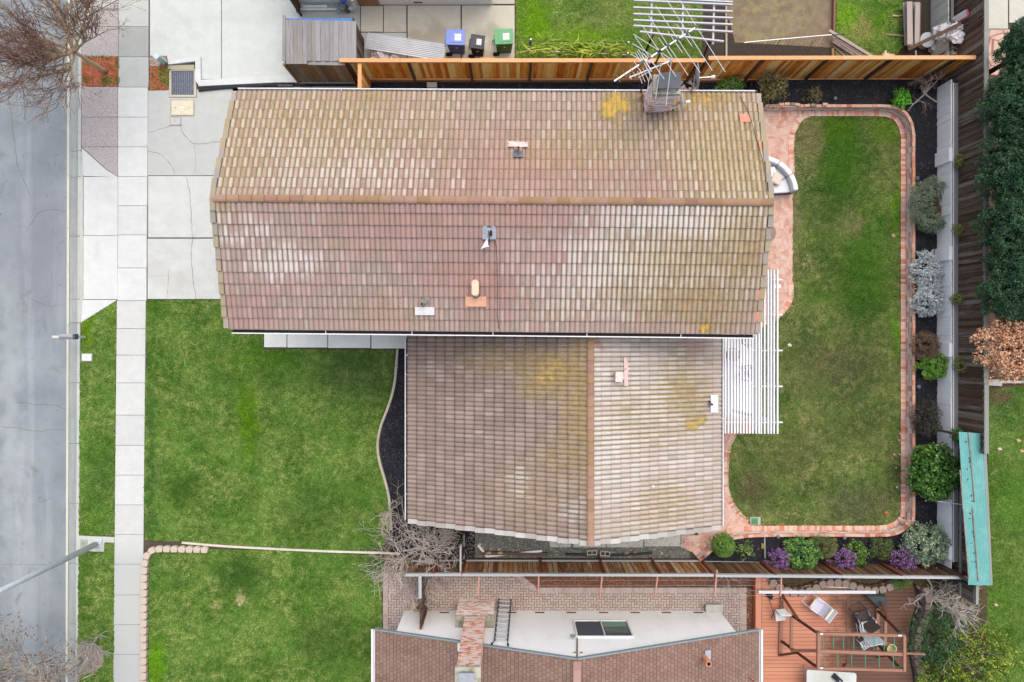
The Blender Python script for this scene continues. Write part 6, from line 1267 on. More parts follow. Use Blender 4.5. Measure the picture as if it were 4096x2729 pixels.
m = MB(); p = G(2, 1, 1215, 462, .3); m.box((p.x, p.y, .2), (.42, .08, .38)); tag(m.build('cardboard_bag', flat('brown paper', (206, 176, 140), .9, 0, .1)), 'brown cardboard piece behind the white rubbish bags', 'cardboard')
m = MB(); p = G(2, 1, 1090, 495, .2); m.box((p.x, p.y, .1), (.12, .2, .2)); tag(m.build('cardboard_box', bpy.data.materials['brown paper']), 'small brown box beside the grey bucket lid', 'box')
bs = thing('brick_stack', 'small stack of red bricks between the shed and the rubbish bags', 'bricks', S(1496, 210)[:]); m = MB()
for i in range(4):
    for j in range(2): p = G(2, 1, 1040 + j * 20, 428 + i * 16, .2); m.box((p.x, p.y, .05 + .065 * (3 if j == 0 else 2) / 2), (.09, .07, .2 if j == 0 else .13))
m.build('brick', brick_r, bs)
bk = thing('bucket', 'pale grey lidded bucket behind the shed by the orange fence', 'bucket', (G(2, 1, 1043, 515, .3).x, G(2, 1, 1043, 515, .3).y, 0)); m = MB(); m.lathe(bk.location, [(.12, 0), (.14, .3), (.145, .31), (.145, .33)], 20); m.build('body', flat('grey lid plastic', (180, 184, 192), .5), bk)
m = MB(); p = S(1729, 344, .05); m.box((p.x, p.y, .1), (.4, .2, .2)); cb_ = thing('concrete_block', 'pale concrete block lying in the black mulch beside the cedar fence', 'block', (p.x, p.y, 0)); m.build('block', bpy.data.materials['old slab'], cb_, bevel=.01)
m = MB(); m.beam(G(2, 1, 1955, 505, .3), G(2, 1, 2075, 508, .3), .09, .3); tag(m.build('plank', bpy.data.materials['fresh cedar']), 'cedar offcut leaning behind the fence near the green bin', 'plank')
# cactus row on a trellis
leaf_y = leafmat('yellow green stem', (96, 124, 40), (152, 180, 60), (206, 214, 86), .5)
cr = thing('trellised_plant', 'row of long yellow green arching stems tied over a white rail frame', 'plant', S(2290, 195)[:]); rnd = random.Random(12); m = MB()
for i in range(185):
    t = rnd.random(); x = 2118 + t * 400 ; y = 188 + rnd.gauss(0, 13) + 8 * t; a = rnd.gauss(0, .42) + (math.pi if rnd.random() < .5 else 0); L = rnd.uniform(.4, 1.1) * 60
    if i % 17 == 0: a = rnd.uniform(.6, 2.4) * (1 if rnd.random() < .7 else -1); L = 55
    z = .9 + rnd.uniform(-.25, .2); p0 = S(x, y, z); b = rnd.uniform(-.5, .5); P = [p0]
    for s_ in range(1, 4): t_ = s_ / 3; P.append(S(x + math.cos(a + b * t_) * L * t_, y - math.sin(a + b * t_) * L * t_ * .9, z + .16 * math.sin(t_ * 2.6)))
    m.tube(P, [.022, .024, .02, .006], 5)
for i in range(40): x = rnd.uniform(2112, 2530); y = 225; m.tube([S(x, y, .05), S(x + rnd.uniform(-12, 12), y - 10, .5), S(x + rnd.uniform(-20, 20), y - 30, .9)], [.02, .018, .014], 5)
m.build('stems', leaf_y, cr)
fr = thing('plant_support', 'grey pipe and black net frame carrying the long yellow green stems', 'frame', S(2290, 205)[:]); m = MB(); m.tube([G(3, 1, 230, 432, .95), G(3, 1, 600, 440, .95), G(3, 1, 1080, 466, .95)], .018, 6); m.build('rail', alum, fr)
m = MB(); m.tube([G(3, 1, 250, 345, .95), G(3, 1, 560, 350, .95), G(3, 1, 1085, 360, .95)], .018, 6); m.build('rail', flat('dark rail', (90, 90, 84), .6), fr)
for x, y in ((260, 345), (870, 380), (1085, 370), (240, 430), (1080, 460)): p = G(3, 1, x, y, .95); m = MB(); m.tube([Vector((p.x, p.y, 0)), Vector((p.x, p.y, 1.0))], .02, 6); m.lathe(Vector((p.x, p.y, 1.0)), [(.035, 0), (.05, .05), (.03, .09)], 10); m.build('post', alum2, fr)
m = MB(); p = G(3, 1, 258, 370, .8); m.box((p.x, p.y, .6), (.1, .45, .5)); m.build('black_crate', flat('black plastic', (44, 48, 48), .6), fr)
# white lattice pergola over the neighbour's lawn (its near edge)
np_ = thing('pergola', 'silvery slatted garden pergola spanning lawn and bare soil', 'pergola', S(2720, 80)[:]); ZN = 2.3
sg = wood('silver slat', [(186, 188, 192), (208, 210, 214), (222, 224, 228)], 0, .7, .6)
for i, (ya, yb_) in enumerate([(-20, 20), (10, 42), (70, 100), (125, 155), (177, 210), (225, 272), (275, 328)]):
    m = MB(); m.beam(G(3, 1, 1130 if i < 6 else 1185, ya - 5, ZN), G(3, 1, (1970 if i < 6 else 1895), yb_ + (-0 if i > 5 else 0) + (0, 0, 0, 0, 0, 0, 25)[i], ZN), .05, .1); m.build('slat', sg, np_)
for P in (((1130, -60), (1970, -20)), ((1130, -100), (1970, -60))): m = MB(); m.beam(G(3, 1, *P[0], ZN), G(3, 1, *P[1], ZN), .05, .1); m.build('slat', sg, np_)
m = MB()
for x0, x1, y1_ in ((1284, 1280, 305), (1548, 1545, 335), (1815, 1803, 378)):
    m = MB(); m.beam(G(3, 1, x0, -60, ZN - .1), G(3, 1, x1, y1_, ZN - .1), .06, .12); m.build('rafter', sg, np_)
# slats between x 1970 at the lower right run further
for ya, yb_ in ((120, 155), (265, 275), (315, 325)): pass
pt_ = wood('dark pole', [(60, 44, 34), (92, 66, 50)], 2, .8)
for (a, b) in (((1300, 280, 2.2), (1235, 432, .0)), ((1785, 335, 2.2), (1725, 470, 0))): m = MB(); m.tube([G(3, 1, a[0], a[1], a[2]), G(3, 1, b[0], b[1] + 10, 0)], .05, 8); m.build('post', pt_, np_)
m = MB(); m.beam(S(2903, -120, .02), S(2905, 226, .02), .07, .1); tag(m.build('timber_edge', wood('pale path timber', [(150, 138, 120), (186, 174, 150)], 1)), 'straight pale timber edging the dark soil next to the silvery pergola', 'edging')
m = MB(); m.beam(S(3336, -120, .08), S(3332, 130, .08), .06, .2); m.beam(S(3340, -120, .06), S(3336, 130, .06), .05, .14); m.beam(S(3330, 195, .06), S(3331, 240, .06), .1, .1); tag(m.build('timber_edge', wood('brown path timber', [(110, 76, 58), (150, 112, 90)], 1)), 'brown double timber between the bare soil and the patchy lawn', 'edging')
# bed springs like wire frame
wf = thing('wire_rack', 'long white rail frame strung with sagging wires over bare soil', 'frame', S(3160, 200)[:])
m = MB(); m.tube([G(4, 1, -40, 362, .95), G(4, 1, 0, 357, .95), G(4, 1, 640, 300, .95), G(4, 1, 700, 296, .95)], .022, 6); m.build('rail', alum2, wf); m = MB(); m.tube([G(4, 1, 700, 296, .95), G(4, 1, 815, 293, .95)], .02, 6); m.build('rail', flat('dark rail end', (70, 66, 60), .6), wf)
m = MB(); m.tube([G(4, 1, 0, 480, .3), G(4, 1, 440, 484, .3)], .012, 6); m.tube([G(4, 1, 470, 483, .4), G(4, 1, 685, 476, .4)], .018, 6); m.build('lower_rail', alum, wf)
wm_ = flat('rusty wire', (98, 86, 76), .7); m = MB(); rnd = random.Random(3)
for i in range(24):
    x = -60 + i * 32; y = 358 - x * .09; m.tube(smooth_path([G(4, 1, x, y, .93), G(4, 1, x - 25 + rnd.uniform(-8, 8), y + 50, .7), G(4, 1, x - 60, y + 90, .5), G(4, 1, x - 90, min(y + 135, 478), .3)], 3), .006, 4)
m.build('wire', wm_, wf)
m = MB(); m.tube([G(4, 1, 272, 335, .9), G(4, 1, 170, 478, .1)], .02, 6); m.tube([G(4, 1, 545, 345, .9), G(4, 1, 480, 480, .1)], .015, 6); m.build('leg', flat('grey leg', (120, 116, 108), .7), wf)
# plank stacks
pk_m = wood('grey planks', [(110, 98, 92), (150, 138, 132), (178, 166, 158), (96, 80, 72)], 1, .85)
ps = thing('plank_stack', 'loose grey planks lying diagonally against the cedar fence', 'planks', S(3380, 180)[:]); m = MB(); rnd = random.Random(9)
for i, (a, b, z) in enumerate([((680, 258), (1065, 492), .32), ((715, 322), (985, 492), .22), ((710, 350), (930, 492), .2), ((720, 372), (880, 492), .1), ((700, 300), (1035, 500), .25), ((712, 382), (840, 492), .06)]): m.beam(G(4, 1, *a, z), G(4, 1, *b, z), .11, .04)
m.build('plank', pk_m, ps)
ps = thing('plank_stack', 'neat stack of short old boards on the soil by the patchy lawn', 'planks', S(3640, 95)[:]); m = MB(); pk2 = wood('old short boards', [(96, 78, 70), (130, 110, 104), (170, 160, 160), (190, 178, 168)], 1, .85)
for a, b, z, w_ in (((300, 45), (330, 780), .3, .16), ((330, 40), (345, 790), .35, .12), ((375, 30), (385, 770), .55, .2), ((380, 36), (392, 795), .48, .2), ((385, 50), (396, 802), .4, .2), ((510, 40), (500, 760), .5, .22), ((515, 90), (505, 765), .56, .17), ((440, 40), (440, 740), .2, .2), ((530, 60), (520, 750), .3, .2)): m.beam(E_(a[0], a[1], z), E_(b[0], b[1], z), w_, .04)
m.build('board', pk2, ps)
m = MB(); m.tube([E_(-30, 595, .03), E_(120, 605, .05), E_(285, 625, .04)], [.02, .03, .04], 6); tag(m.build('branch', flat('dry branch', (176, 150, 128), .9)), 'short dry branch pointing at the neat board stack', 'branch')
m = MB(); m.tube([E_(80, 270, .03), E_(180, 280, .05), E_(265, 268, .04)], [.05, .035, .02], 6); tag(m.build('branch', flat('pink dry branch', (206, 180, 164), .9)), 'knobbly pale branch stub beside the short board stack', 'branch')
bd = thing('plank', 'long brown plank tipped across the white bags onto the old fence', 'plank', S(3700, 150)[:]); m = MB(); m.beam(E_(360, 850, .5), E_(1270, 405, 1.85), .13, .045); m.build('board', wood('brown single plank', [(104, 84, 66), (126, 104, 84)], 0), bd)
bgs = thing('bag_heap', 'heap of crumpled white plastic sacks leaning on the old fence', 'bags', S(3810, 120, 0)[:])
for i, (x, y, z, r, sx_) in enumerate([(1060, 480, .75, .3, 1.3), (900, 530, .6, .28, 1.0), (1180, 560, .8, .3, 1.3), (1240, 620, .8, .28, 1.2), (1080, 620, .6, .24, 1.3), (1230, 460, .9, .24, 1.2), (940, 640, .5, .18, 1.2)]):
    z = max(.55, H * (1 - 16.82 / ((1502 + x / 4.311) * .01))); p = E_(x, y, z); o = lump('sack', None, (p.x - bgs.location.x, p.y - bgs.location.y, z - .2), (r * sx_ * .8, r * .75, r * .5), bagm, None, 40 + i, amp=.6); o.parent = bgs; o.name = 'sack'
m = MB(); m.hull4([E_(1100, 320, 1.3), E_(1360, 160, 1.95), E_(1395, 270, 1.98), E_(1180, 405, 1.35)], .07); m.build('sack', bagm, bgs, bevel=.03); m = MB(); m.beam(E_(1180, 402, 1.37), E_(1390, 285, 2.0), .03, .03); m.beam(E_(1368, 160, 1.97), E_(1400, 270, 2.0), .05, .02); m.build('seam', flat('pink seam', (206, 70, 120), .6), bgs)
bk = thing('basin', 'large round pale blue lid leaning by the dark soil bed', 'basin', (E_(690, 690, .3).x, E_(690, 690, .3).y, 0)); m = MB(); m.lathe(bk.location, [(.24, 0), (.27, .28), (.3, .29), (.3, .32), (.27, .33)], 28); m.build('body', flat('pale blue plastic', (196, 206, 212), .45, 0, .05), bk)
bk = thing('jar', 'small round pale jar lid beside the large basin', 'jar', (E_(810, 820, .25).x, E_(810, 820, .25).y, 0)); m = MB(); m.lathe(bk.location, [(.11, 0), (.11, .2), (.13, .22), (.13, .26), (.1, .28)], 20); m.build('body', flat('greenish white plastic', (198, 212, 206), .4), bk)
bk = thing('tub', 'grey stained metal tub under the white sacks by the fence', 'tub', (E_(1010, 760, .3).x, E_(1010, 760, .3).y, 0)); m = MB(); m.lathe(bk.location, [(.22, 0), (.28, .32), (.25, .32), (.24, .3)], 24); m.build('body', flat('grey enamel', (160, 164, 176), .5, 0, .2), bk)
m = MB(); m.tube([E_(488, 880, .5), E_(492, 1010, .3)], .03, 8); tag(m.build('white_pipe', white_m), 'short upright white pipe stub behind the cedar fence corner', 'pipe')
pb_ = thing('post_base', 'grey post bracket with dark round hole near the old fence foot', 'bracket', E_(1170, 880, .0)[:]); m = MB(); p = E_(1165, 870, 1.15); m.box((p.x, p.y, .6), (.2, .3, 1.1)); m.build('block', bpy.data.materials['old slab'], pb_); m = MB(); m.lathe((p.x, p.y, 1.152), [(.06, 0), (.06, .004)], 14); m.build('hole', dark_m, pb_)
m = MB(); 
for a, b in (((790, 1000), (1150, 830)), ((860, 1000), (1200, 815)), ((1130, 1010), (1270, 880))): m.tube([E_(*a, .5), E_(*b, 1.2)], .02, 5)
tag(m.build('stick_pile', flat('dark sticks', (70, 54, 46), .9)), 'dark thin sticks leaning on the old fence behind the cedar rail', 'sticks')
fb = thing('fallen_bricks', 'small heap of broken red bricks in mulch behind the chimney', 'bricks', S(2765, 345)[:]); m = MB(); rnd = random.Random(6)
for i in range(16): m.box(S(2745 + rnd.uniform(-28, 45), 345 + rnd.uniform(-22, 25), .05 + rnd.uniform(0, .12)), (.2, .1, .06), rz=rnd.uniform(0, 3))
m.build('brick', brick_r, fb); m = MB(); m.lathe(S(2775, 345, .2), [(.09, 0), (.09, .1), (.06, .1), (.06, .02)], 16); m.build('pipe_ring', greyp, fb)
m = MB()
for i in range(6): m.box((G(4, 1, 1135 + i * 18, 470, .1).x, G(4, 1, 1150, 478, .1).y + .1 * (i == 1), .05 + (.06 if i < 3 else 0)), (.08, .2, .1))
tag(m.build('brick_row', brk), 'short row of red bricks against the back of the cedar fence', 'bricks')

# ================================================================ ROOF EQUIPMENT
an = thing('tv_antenna', 'large aluminium tv antenna with many rods on a rusty mast above the chimney', 'antenna', (4.22, 8.0, 4.9)); ZA = 8.0
am = flat('antenna aluminium', (232, 234, 238), .4, .25, .05)
m = MB(); m.tube([Vector((4.18, 8.12, 4.75)), Vector((4.22, 8.16, 8.05))], .028, 8); m.build('mast', flat('rusty mast', (84, 58, 46), .7, 0, .3), an)
m = MB(); m.beam(A_(190, 1085, ZA), A_(1298, 352, ZA), .038, .038); bo = m.build('boom', am, an)
m = MB()
for x, y in ((1290, 355), (1165, 438), (1040, 522), (910, 608), (800, 690), (785, 692), (660, 775), (575, 825), (540, 850)): m.box(A_(x, y, ZA + .02), (.09, .07, .05), rz=.58)
m.build('clamp', flat('dark clamp', (84, 88, 92), .6), bo)
el = [((1050, -20), (1672, 962)), ((878, -20), (1500, 946)), ((742, 78), (1338, 972)), ((646, 210), (1176, 1006)), ((567, 343), (1014, 1022)), ((466, 486), (858, 1058)), ((430, 580), (700, 745)), ((444, 456), (790, 676)), ((800, 690), (962, 800)), ((405, 720), (560, 812)), ((1024, 328), (1232, 622)), ((903, 416), (1098, 700)), ((781, 502), (968, 776)), ((500, 690), (690, 1020)), ((560, 700), (742, 880)), ((476, 715), (560, 850)), ((512, 660), (680, 930)), ((580, 712), (668, 848)), ((450, 812), (560, 985)), ((560, 745), (690, 960))]
for a, b in el: m = MB(); m.tube([A_(*a, ZA + .03), A_(*b, ZA + .03)], .009, 5); m.build('rod', am, an)
m = MB(); m.beam(A_(390, 1036, ZA - .5), A_(962, 806, ZA - .5), .03, .03); bo2 = m.build('boom', am, an)
for a, b in (((400, 998), (420, 1062)), ((448, 974), (474, 1036)), ((500, 950), (564, 1116)), ((535, 930), (600, 1090)), ((572, 905), (650, 1085)), ((610, 890), (690, 1050)), ((508, 1036), (700, 936))): m = MB(); m.tube([A_(*a, ZA - .48), A_(*b, ZA - .48)], .009, 5); m.build('rod', am, an)
for a, b in (((950, 835), (880, 1415)), ((806, 882), (742, 1322)), ((672, 932), (630, 1240))): m = MB(); m.tube([A_(*a, ZA - .45), A_(*b, 7.3)], .009, 5); m.build('rod', am, an)
m = MB()
for x, y in ((950, 800), (808, 870), (668, 925)): m.box(A_(x, y, ZA - .46), (.07, .09, .04))
m.build('insulator', flat('blue grey clamp', (140, 176, 186), .5), an)
m = MB()
for t in (.05, .13, .21): 
    p = A_(190 + 1108 * t, 1085 - 733 * t, ZA + .04); m.tube([p + Vector((-.04, .1, .03)), p + Vector((-.05, .1, 0)), p + Vector((.05, -.1, 0)), p + Vector((.08, -.08, .02))], .007, 4)
m.build('hook', flat('tarnished hook', (170, 156, 140), .6), an)
def dish(name, label, c, r, az, el_, base, arm, mat):
    t = thing(name, label, 'satellite dish', base[:]); c = Vector(c); Mx = Matrix.Rotation(az, 3, 'Z') @ Matrix.Rotation(math.pi / 2 - el_, 3, 'Y')
    prof = [(r * i / 6, .16 * r * (i / 6) ** 2) for i in range(1, 7)]; m = MB(); m.lathe(c, [(.01, 0)] + prof + [(r * .99, .16 * r + .012), (r * .5, .04 * r + .014)], 28, M=Mx); m.build('reflector', mat, t, smooth=False)
    m = MB(); m.tube([c - Vector((0, 0, r * .6)), Vector(arm)], .028, 6); a_ = m.build('feed_arm', alum, t); m = MB(); m.lathe(arm, [(.04, -.07), (.06, 0), (.05, .07)], 12, M=Matrix.Rotation(1.3, 3, 'Y')); m.build('receiver', white_m, a_)
    m = MB(); m.tube([Vector(base), Vector(base) + Vector((.02, 0, (c.z - base[2]) * .7)), c - Mx @ Vector((0, 0, .03))], .022, 6); m.build('mount', alum, t); return t
dm = flat('grey dish paint', (184, 190, 200), .4, .1, .04)
dish('satellite_dish', 'grey satellite dish on the eave between chimney and cedar fence', S(2783, 302, 5.5), .39, .06, .18, S(2760, 368, 4.95), S(2852, 308, 5.3), dm)
dish('satellite_dish', 'white satellite dish on the tiled roof right beside the chimney', S(2720, 406, 5.75), .28, .1, .1, S(2690, 440, 5.2), S(2752, 408, 5.7), flat('white dish paint', (232, 232, 236), .4, 0, .04))
m = MB(); m.tube(smooth_path([A_(610, 1240, 5.9), A_(605, 1330, 5.7), A_(640, 1420, 5.45), A_(720, 1470, 5.4), A_(900, 1465, 5.45), A_(1040, 1420, 5.6)], 5), .016, 6); tag(m.build('cable', white_m), 'white cable looping round the chimney foot to the small dish', 'cable')
m = MB(); m.tube([on(x, y, zn) + Vector((0, 0, .0)) for x, y in [(2958, 382), (2980, 420), (3005, 480), (3020, 540), (3036, 590), (3052, 650), (3062, 720), (3068, 780)]], .009, 4); tag(m.build('cable', dark_m), 'thin dark cable running down the tiles near the gable edge', 'cable')
m = MB(); m.tube([on(x, y, zs) + Vector((0, 0, .0)) for x, y in [(1973, 955), (1985, 980), (1988, 1040), (1990, 1150), (1989, 1260), (1995, 1315)]], .009, 4); tag(m.build('cable', dark_m), 'thin dark cable running from the roof box to the gutter', 'cable')
rb = thing('roof_box', 'grey bracket box with a white fin and black coil on the tiles', 'roof box', on(1957, 935, zs)[:]); c = on(1957, 935, zs)
rr = Matrix.Rotation(math.atan(.333), 3, 'X'); m = MB(); m.box(c + Vector((0, 0, .03)), (.42, .36, .03), M=rr); m.box(c + rr @ Vector((-.13, .2, .04)), (.1, .08, .02), M=rr); m.box(c + rr @ Vector((.13, .2, .04)), (.1, .08, .02), M=rr); m.build('base_plate', flat('grey plate', (176, 182, 190), .5, .2), rb)
m = MB(); m.prism([(c + Vector(v)).xy for v in ((-.25, -.5, 0), (-.06, -.17, 0), (-.04, -.3, 0), (.0, -.42, 0), (-.12, -.44, 0))], c.z + .12, c.z + .16); m.build('fin', white_m, rb); m = MB(); m.lathe(c + Vector((.06, .0, .1)), [(.02, -.03), (.09, -.02), (.09, .02), (.02, .03)], 14, M=Matrix.Rotation(1.35, 3, 'Y')); m.build('coil', flat('black coil', (30, 34, 40), .5), rb)
m = MB(); m.tube([c + Vector((-.02, .1, .06)), c + Vector((.02, -.3, .1))], .014, 6); m.lathe(c + Vector((-.02, -.36, .12)), [(.03, -.02), (.035, .02), (.02, .04)], 10); m.build('stub', dark_m, rb)
# ================================================================ DECK THINGS
ZD = .3
sw_ = thing('monkey_bars', 'brown timber climbing frame with green rungs over the orange deck', 'climbing frame', D_(1500, 1120, ZD)[:]); ZT = 2.55
tm = wood('stained frame timber', [(126, 80, 60), (162, 116, 94), (186, 146, 126)], 0, .75, .8); tmd = wood('dark stained leg', [(70, 38, 24), (98, 56, 38)], 2, .75, .8)
for a, b, w in (((890, 872), (2140, 903), .09), ((905, 1118), (2110, 1168), .11), ((890, 1368), (2140, 1398), .09)): m = MB(); m.beam(D_(*a, ZT), D_(*b, ZT), w, .09); m.build('top_rail', tm, sw_)
for a, b in (((905, 865), (903, 1380)), ((2130, 900), (2132, 1415))): m = MB(); m.beam(D_(*a, ZT + .03), D_(*b, ZT + .03), .1, .1); m.build('end_rail', tm, sw_)
grn = flat('green rung', (70, 156, 122), .45, 0, .05)
for x in (973, 1121, 1265, 1411, 1557, 1702, 1846, 1992): m = MB(); m.tube([D_(x, 885 + (x - 973) * .015, ZT), D_(x, 1095 + (x - 973) * .015, ZT)], .016, 8); m.build('rung', grn, sw_)
for x in (985, 1182, 1378, 1577, 1776, 1977): m = MB(); m.tube([D_(x, 1150 + (x - 973) * .02, ZT), D_(x, 1345 + (x - 973) * .02, ZT)], .016, 8); m.build('rung', grn, sw_)
for a, b in (((400, 530), (872, 855)), ((362, 970), (866, 1342)), ((1750, 545), (2082, 878)), ((1740, 1010), (2070, 1368))): m = MB(); m.beam(D_(*a, ZD + .02), D_(*b, ZT - .03), .075, .075); m.build('leg', tmd, sw_)
for a, b, za, zb_ in (((385, 320), (612, 665), .35, 1.4), ((1762, 322), (1915, 705), .35, 1.4), ((345, 1185), (600, 1150), .35, 1.4), ((1740, 1215), (1900, 1190), .4, 1.4)): m = MB(); m.beam(D_(*a, za), D_(*b, zb_), .1, .045); m.build('brace', wood('red brown brace', [(96, 52, 36), (122, 70, 50)], 2) if 'red brown brace' not in bpy.data.materials else bpy.data.materials['red brown brace'], sw_)
for a, b, z, w in (((385, 340), (355, 1180), ZD + .05, .13), ((522, 640), (518, 1078), 1.1, .1), ((1752, 510), (1745, 1100), ZD + .05, .12), ((1862, 680), (1858, 1040), 1.1, .1)): m = MB(); m.beam(D_(*a, z), D_(*b, z), w, .09); m.build('base_beam', tm, sw_)
m = MB(); m.beam(D_(508, 1118, 1.2), D_(880, 1120, 2.2), .09, .05); m.build('side_rail', tm, sw_); m = MB(); m.beam(D_(2150, 1155, 2.2), D_(2420, 1165, 1.6), .05, .09); m.build('side_rail', tm, sw_)
for x, y in ((890, 850), (2075, 878), (900, 1340), (2060, 1362)): m = MB(); m.hull4([D_(x - 40, y - 18, ZT + .01), D_(x + 30, y - 8, ZT + .01), D_(x + 60, y + 12, ZT + .01), D_(x - 10, y + 10, ZT + .01)], .05); m.build('bracket', flat('dark green bracket', (34, 88, 68), .5) if 'dark green bracket' not in bpy.data.materials else bpy.data.materials['dark green bracket'], sw_)
for x, y in ((945, 880), (2070, 902), (945, 1366)): m = MB(); p = D_(x, y, ZT + .06); m.box(p, (.13, .05, .02)); m.build('end_tape', white_m, sw_)
# chairs
def q3(c, rz): r = Matrix.Rotation(rz, 3, 'Z'); c = Vector(c); return lambda x, y, z: c + r @ Vector((x, y, z))
def stripes(name, c1, c2, sc, ax):
    k = NM(name); w = k.n('ShaderNodeTexWave'); k.put(w.inputs[0], k.obj()); w.inputs['Scale'].default_value = sc; w.bands_direction = ax; return k.fin(k.ramp(w.outputs[1], [(.45, c1), (.55, c2)]), .7)
ch1 = thing('folding_chair', 'white padded folding chair with dark legs near the left deck edge', 'chair', D_(310, 550, ZD)[:]); f = q3(D_(300, 540, ZD), .12)
m = MB(); m.prism([f(-.21, -.24, 0).xy, f(.2, -.24, 0).xy, f(.22, .2, 0).xy, f(-.19, .2, 0).xy], ZD + .42, ZD + .47); m.build('seat', flat('off white pad', (226, 228, 224), .6), ch1, bevel=.03)
m = MB(); m.hull4([f(-.12, .14, .85), f(.32, .1, .85), f(.24, .24, .5), f(-.18, .26, .5)], .05); m.build('backrest', bpy.data.materials['off white pad'], ch1, bevel=.02)
for x in (-.22, .22): m = MB(); m.tube([f(x, -.28, .02), f(x, .24, .52), f(x * .98, .2, .82)], .013, 6); m.build('frame', flat('dark chair frame', (70, 62, 60), .5) if 'dark chair frame' not in bpy.data.materials else bpy.data.materials['dark chair frame'], ch1); m = MB(); m.tube([f(x, .5, .02), f(x, -.16, .42)], .013, 6); m.build('leg', bpy.data.materials['dark chair frame'], ch1)
m = MB(); m.tube([f(-.22, .46, .05), f(.22, .46, .05)], .01, 6); m.build('crossbar', bpy.data.materials['dark chair frame'], ch1)
wt = flat('white tube', (240, 240, 244), .4, 0, .03)
def lounger(name, label, c, rz, mt, s=1.0, tube=wt, roll=None):
    t = thing(name, label, 'chair', c[:]); g = q3(c, rz); f = lambda x, y, z: g(x * s, y * s, z * s)
    m = MB(); m.hull4([f(-.25, -.25, .36), f(.25, -.25, .36), f(.25, .2, .32), f(-.25, .2, .32)], .012); m.build('seat', mt, t); m = MB(); m.hull4([f(-.25, .2, .32), f(.25, .2, .32), f(.25, .42, .92), f(-.25, .42, .92)], .012); m.build('backrest', mt, t)
    for x in (-.27, .27):
        m = MB(); m.tube(smooth_path([f(x, -.45, .02), f(x, -.25, .36), f(x, .2, .33), f(x, .42, .95)], 3), .021, 6); m.build('frame', tube, t); m = MB(); m.tube([f(x, .5, .02), f(x, 0, .58), f(x, -.32, .6), f(x, -.34, .3)], .022, 6); m.build('armrest', tube, t)
        m = MB(); m.tube([f(x, .1, .33), f(x, -.1, .03), f(x, .45, .03)], .014, 6); m.build('leg', tube, t)
    m = MB(); m.tube([f(-.27, .42, .95), f(.27, .42, .95)], .016, 6); m.tube([f(-.27, -.46, .02), f(.27, -.46, .02)], .016, 6); m.build('crossbar', tube, t)
    if roll: m = MB(); m.tube([f(-.26, .3, .8), f(.26, .3, .8)], .05, 10); m.build('headrest', roll, t); m = MB(); m.tube([f(-.2, -.26, .4), f(.22, -.26, .4)], .04, 10); m.build('bolster', roll, t)
    return t
lounger('reclining_chair', 'white and lilac striped reclining chair with cream rolls on the orange deck', D_(850, 430, ZD), -2.2, stripes('lilac stripes', (246, 246, 250), (196, 190, 220), 9, 'X'), .95, roll=flat('cream roll', (236, 232, 206), .6))
lounger('reclining_chair', 'blue and white striped chair with white tube arms by the climbing frame', D_(1540, 735, ZD), -2.95, stripes('blue stripes', (220, 226, 226), (122, 156, 170), 9, 'X'), 1.0)
lounger('reclining_chair', 'dark brown mesh chair behind the blue striped chair', D_(1490, 590, ZD), -2.6, flat('dark mesh', (76, 64, 62), .7), .9, tube=flat('dark grey tube', (84, 82, 86), .5))
fo = thing('footrest', 'white slatted plastic footrest below the blue striped chair', 'footrest', D_(1560, 970, ZD)[:]); f = q3(D_(1560, 960, ZD), .5); m = MB()
for i in range(6): m.beam(f(-.25 + i * .085, -.16, .3), f(-.25 + i * .085, .16, .3), .03, .03)
for i in range(5): m.beam(f(-.27, -.15 + i * .075, .3), f(.2, -.15 + i * .075, .3), .025, .028)
m.build('slat_top', wt, fo); m = MB(); m.tube([f(-.28, -.17, .02), f(-.28, -.17, .3), f(-.28, .17, .3), f(-.28, .17, .02)], .016, 6); m.tube([f(.2, -.17, .02), f(.2, -.17, .3), f(.2, .17, .3), f(.2, .17, .02)], .016, 6); m.build('leg', wt, fo)
m = MB(); m.hull4([D_(1605, 345, ZD + .35), D_(1875, 345, ZD + .35), D_(1885, 555, ZD + .2), D_(1790, 520, ZD + .25)], .25); tag(m.build('cover', flat('dark grey tarp', (72, 82, 84), .8, 0, .15)), 'dark grey triangular tarpaulin covered object under a climbing frame leg', 'tarpaulin')
m = MB(); m.beam(D_(48, 276, ZD + .14), D_(1718, 278, ZD + .14), .12, .1); wb = tag(m.build('long_board', white_m), 'long bright white board lying across the top of the orange deck', 'board')
m = MB(); m.box(D_(480, 246, ZD + .08), (.3, .06, .06)); tag(m.build('board_offcut', white_m), 'short white offcut touching the long white board', 'board')
m = MB(); m.beam(D_(830, 192, ZD + .03), D_(1556, 230, ZD + .03), .05, .04); tag(m.build('batten', flat('cream batten', (222, 206, 184), .7)), 'thin cream batten lying between the long white board and block border', 'batten')
sp = thing('garden_pot', 'small black pot lying on the deck under the trellis wires', 'pot', D_(210, 340, ZD)[:]); m = MB(); m.lathe(D_(212, 340, ZD + .12), [(.07, -.12), (.1, .08), (.085, .08), (.07, 0)], 16, M=Matrix.Rotation(.6, 3, 'Y')); m.build('body', flat('black pot', (44, 46, 52), .6), sp)
bk = thing('pail', 'yellow cream pail standing by the right legs of the climbing frame', 'pail', D_(1905, 1050, ZD)[:]); m = MB(); m.lathe(D_(1895, 1045, ZD), [(.14, 0), (.18, .3), (.19, .32), (.16, .32), (.13, .1)], 24); m.build('body', flat('yellow cream plastic', (206, 200, 152), .5), bk)
m = MB(); p = D_(1790, 985, ZD + .2); m.lathe(p, [(.1, -.1), (.13, .1), (.11, .1)], 14); tag(m.build('grey_pot', flat('grey blue pot', (126, 136, 150), .6)), 'small grey blue pot between climbing frame beam and yellow pail', 'pot')
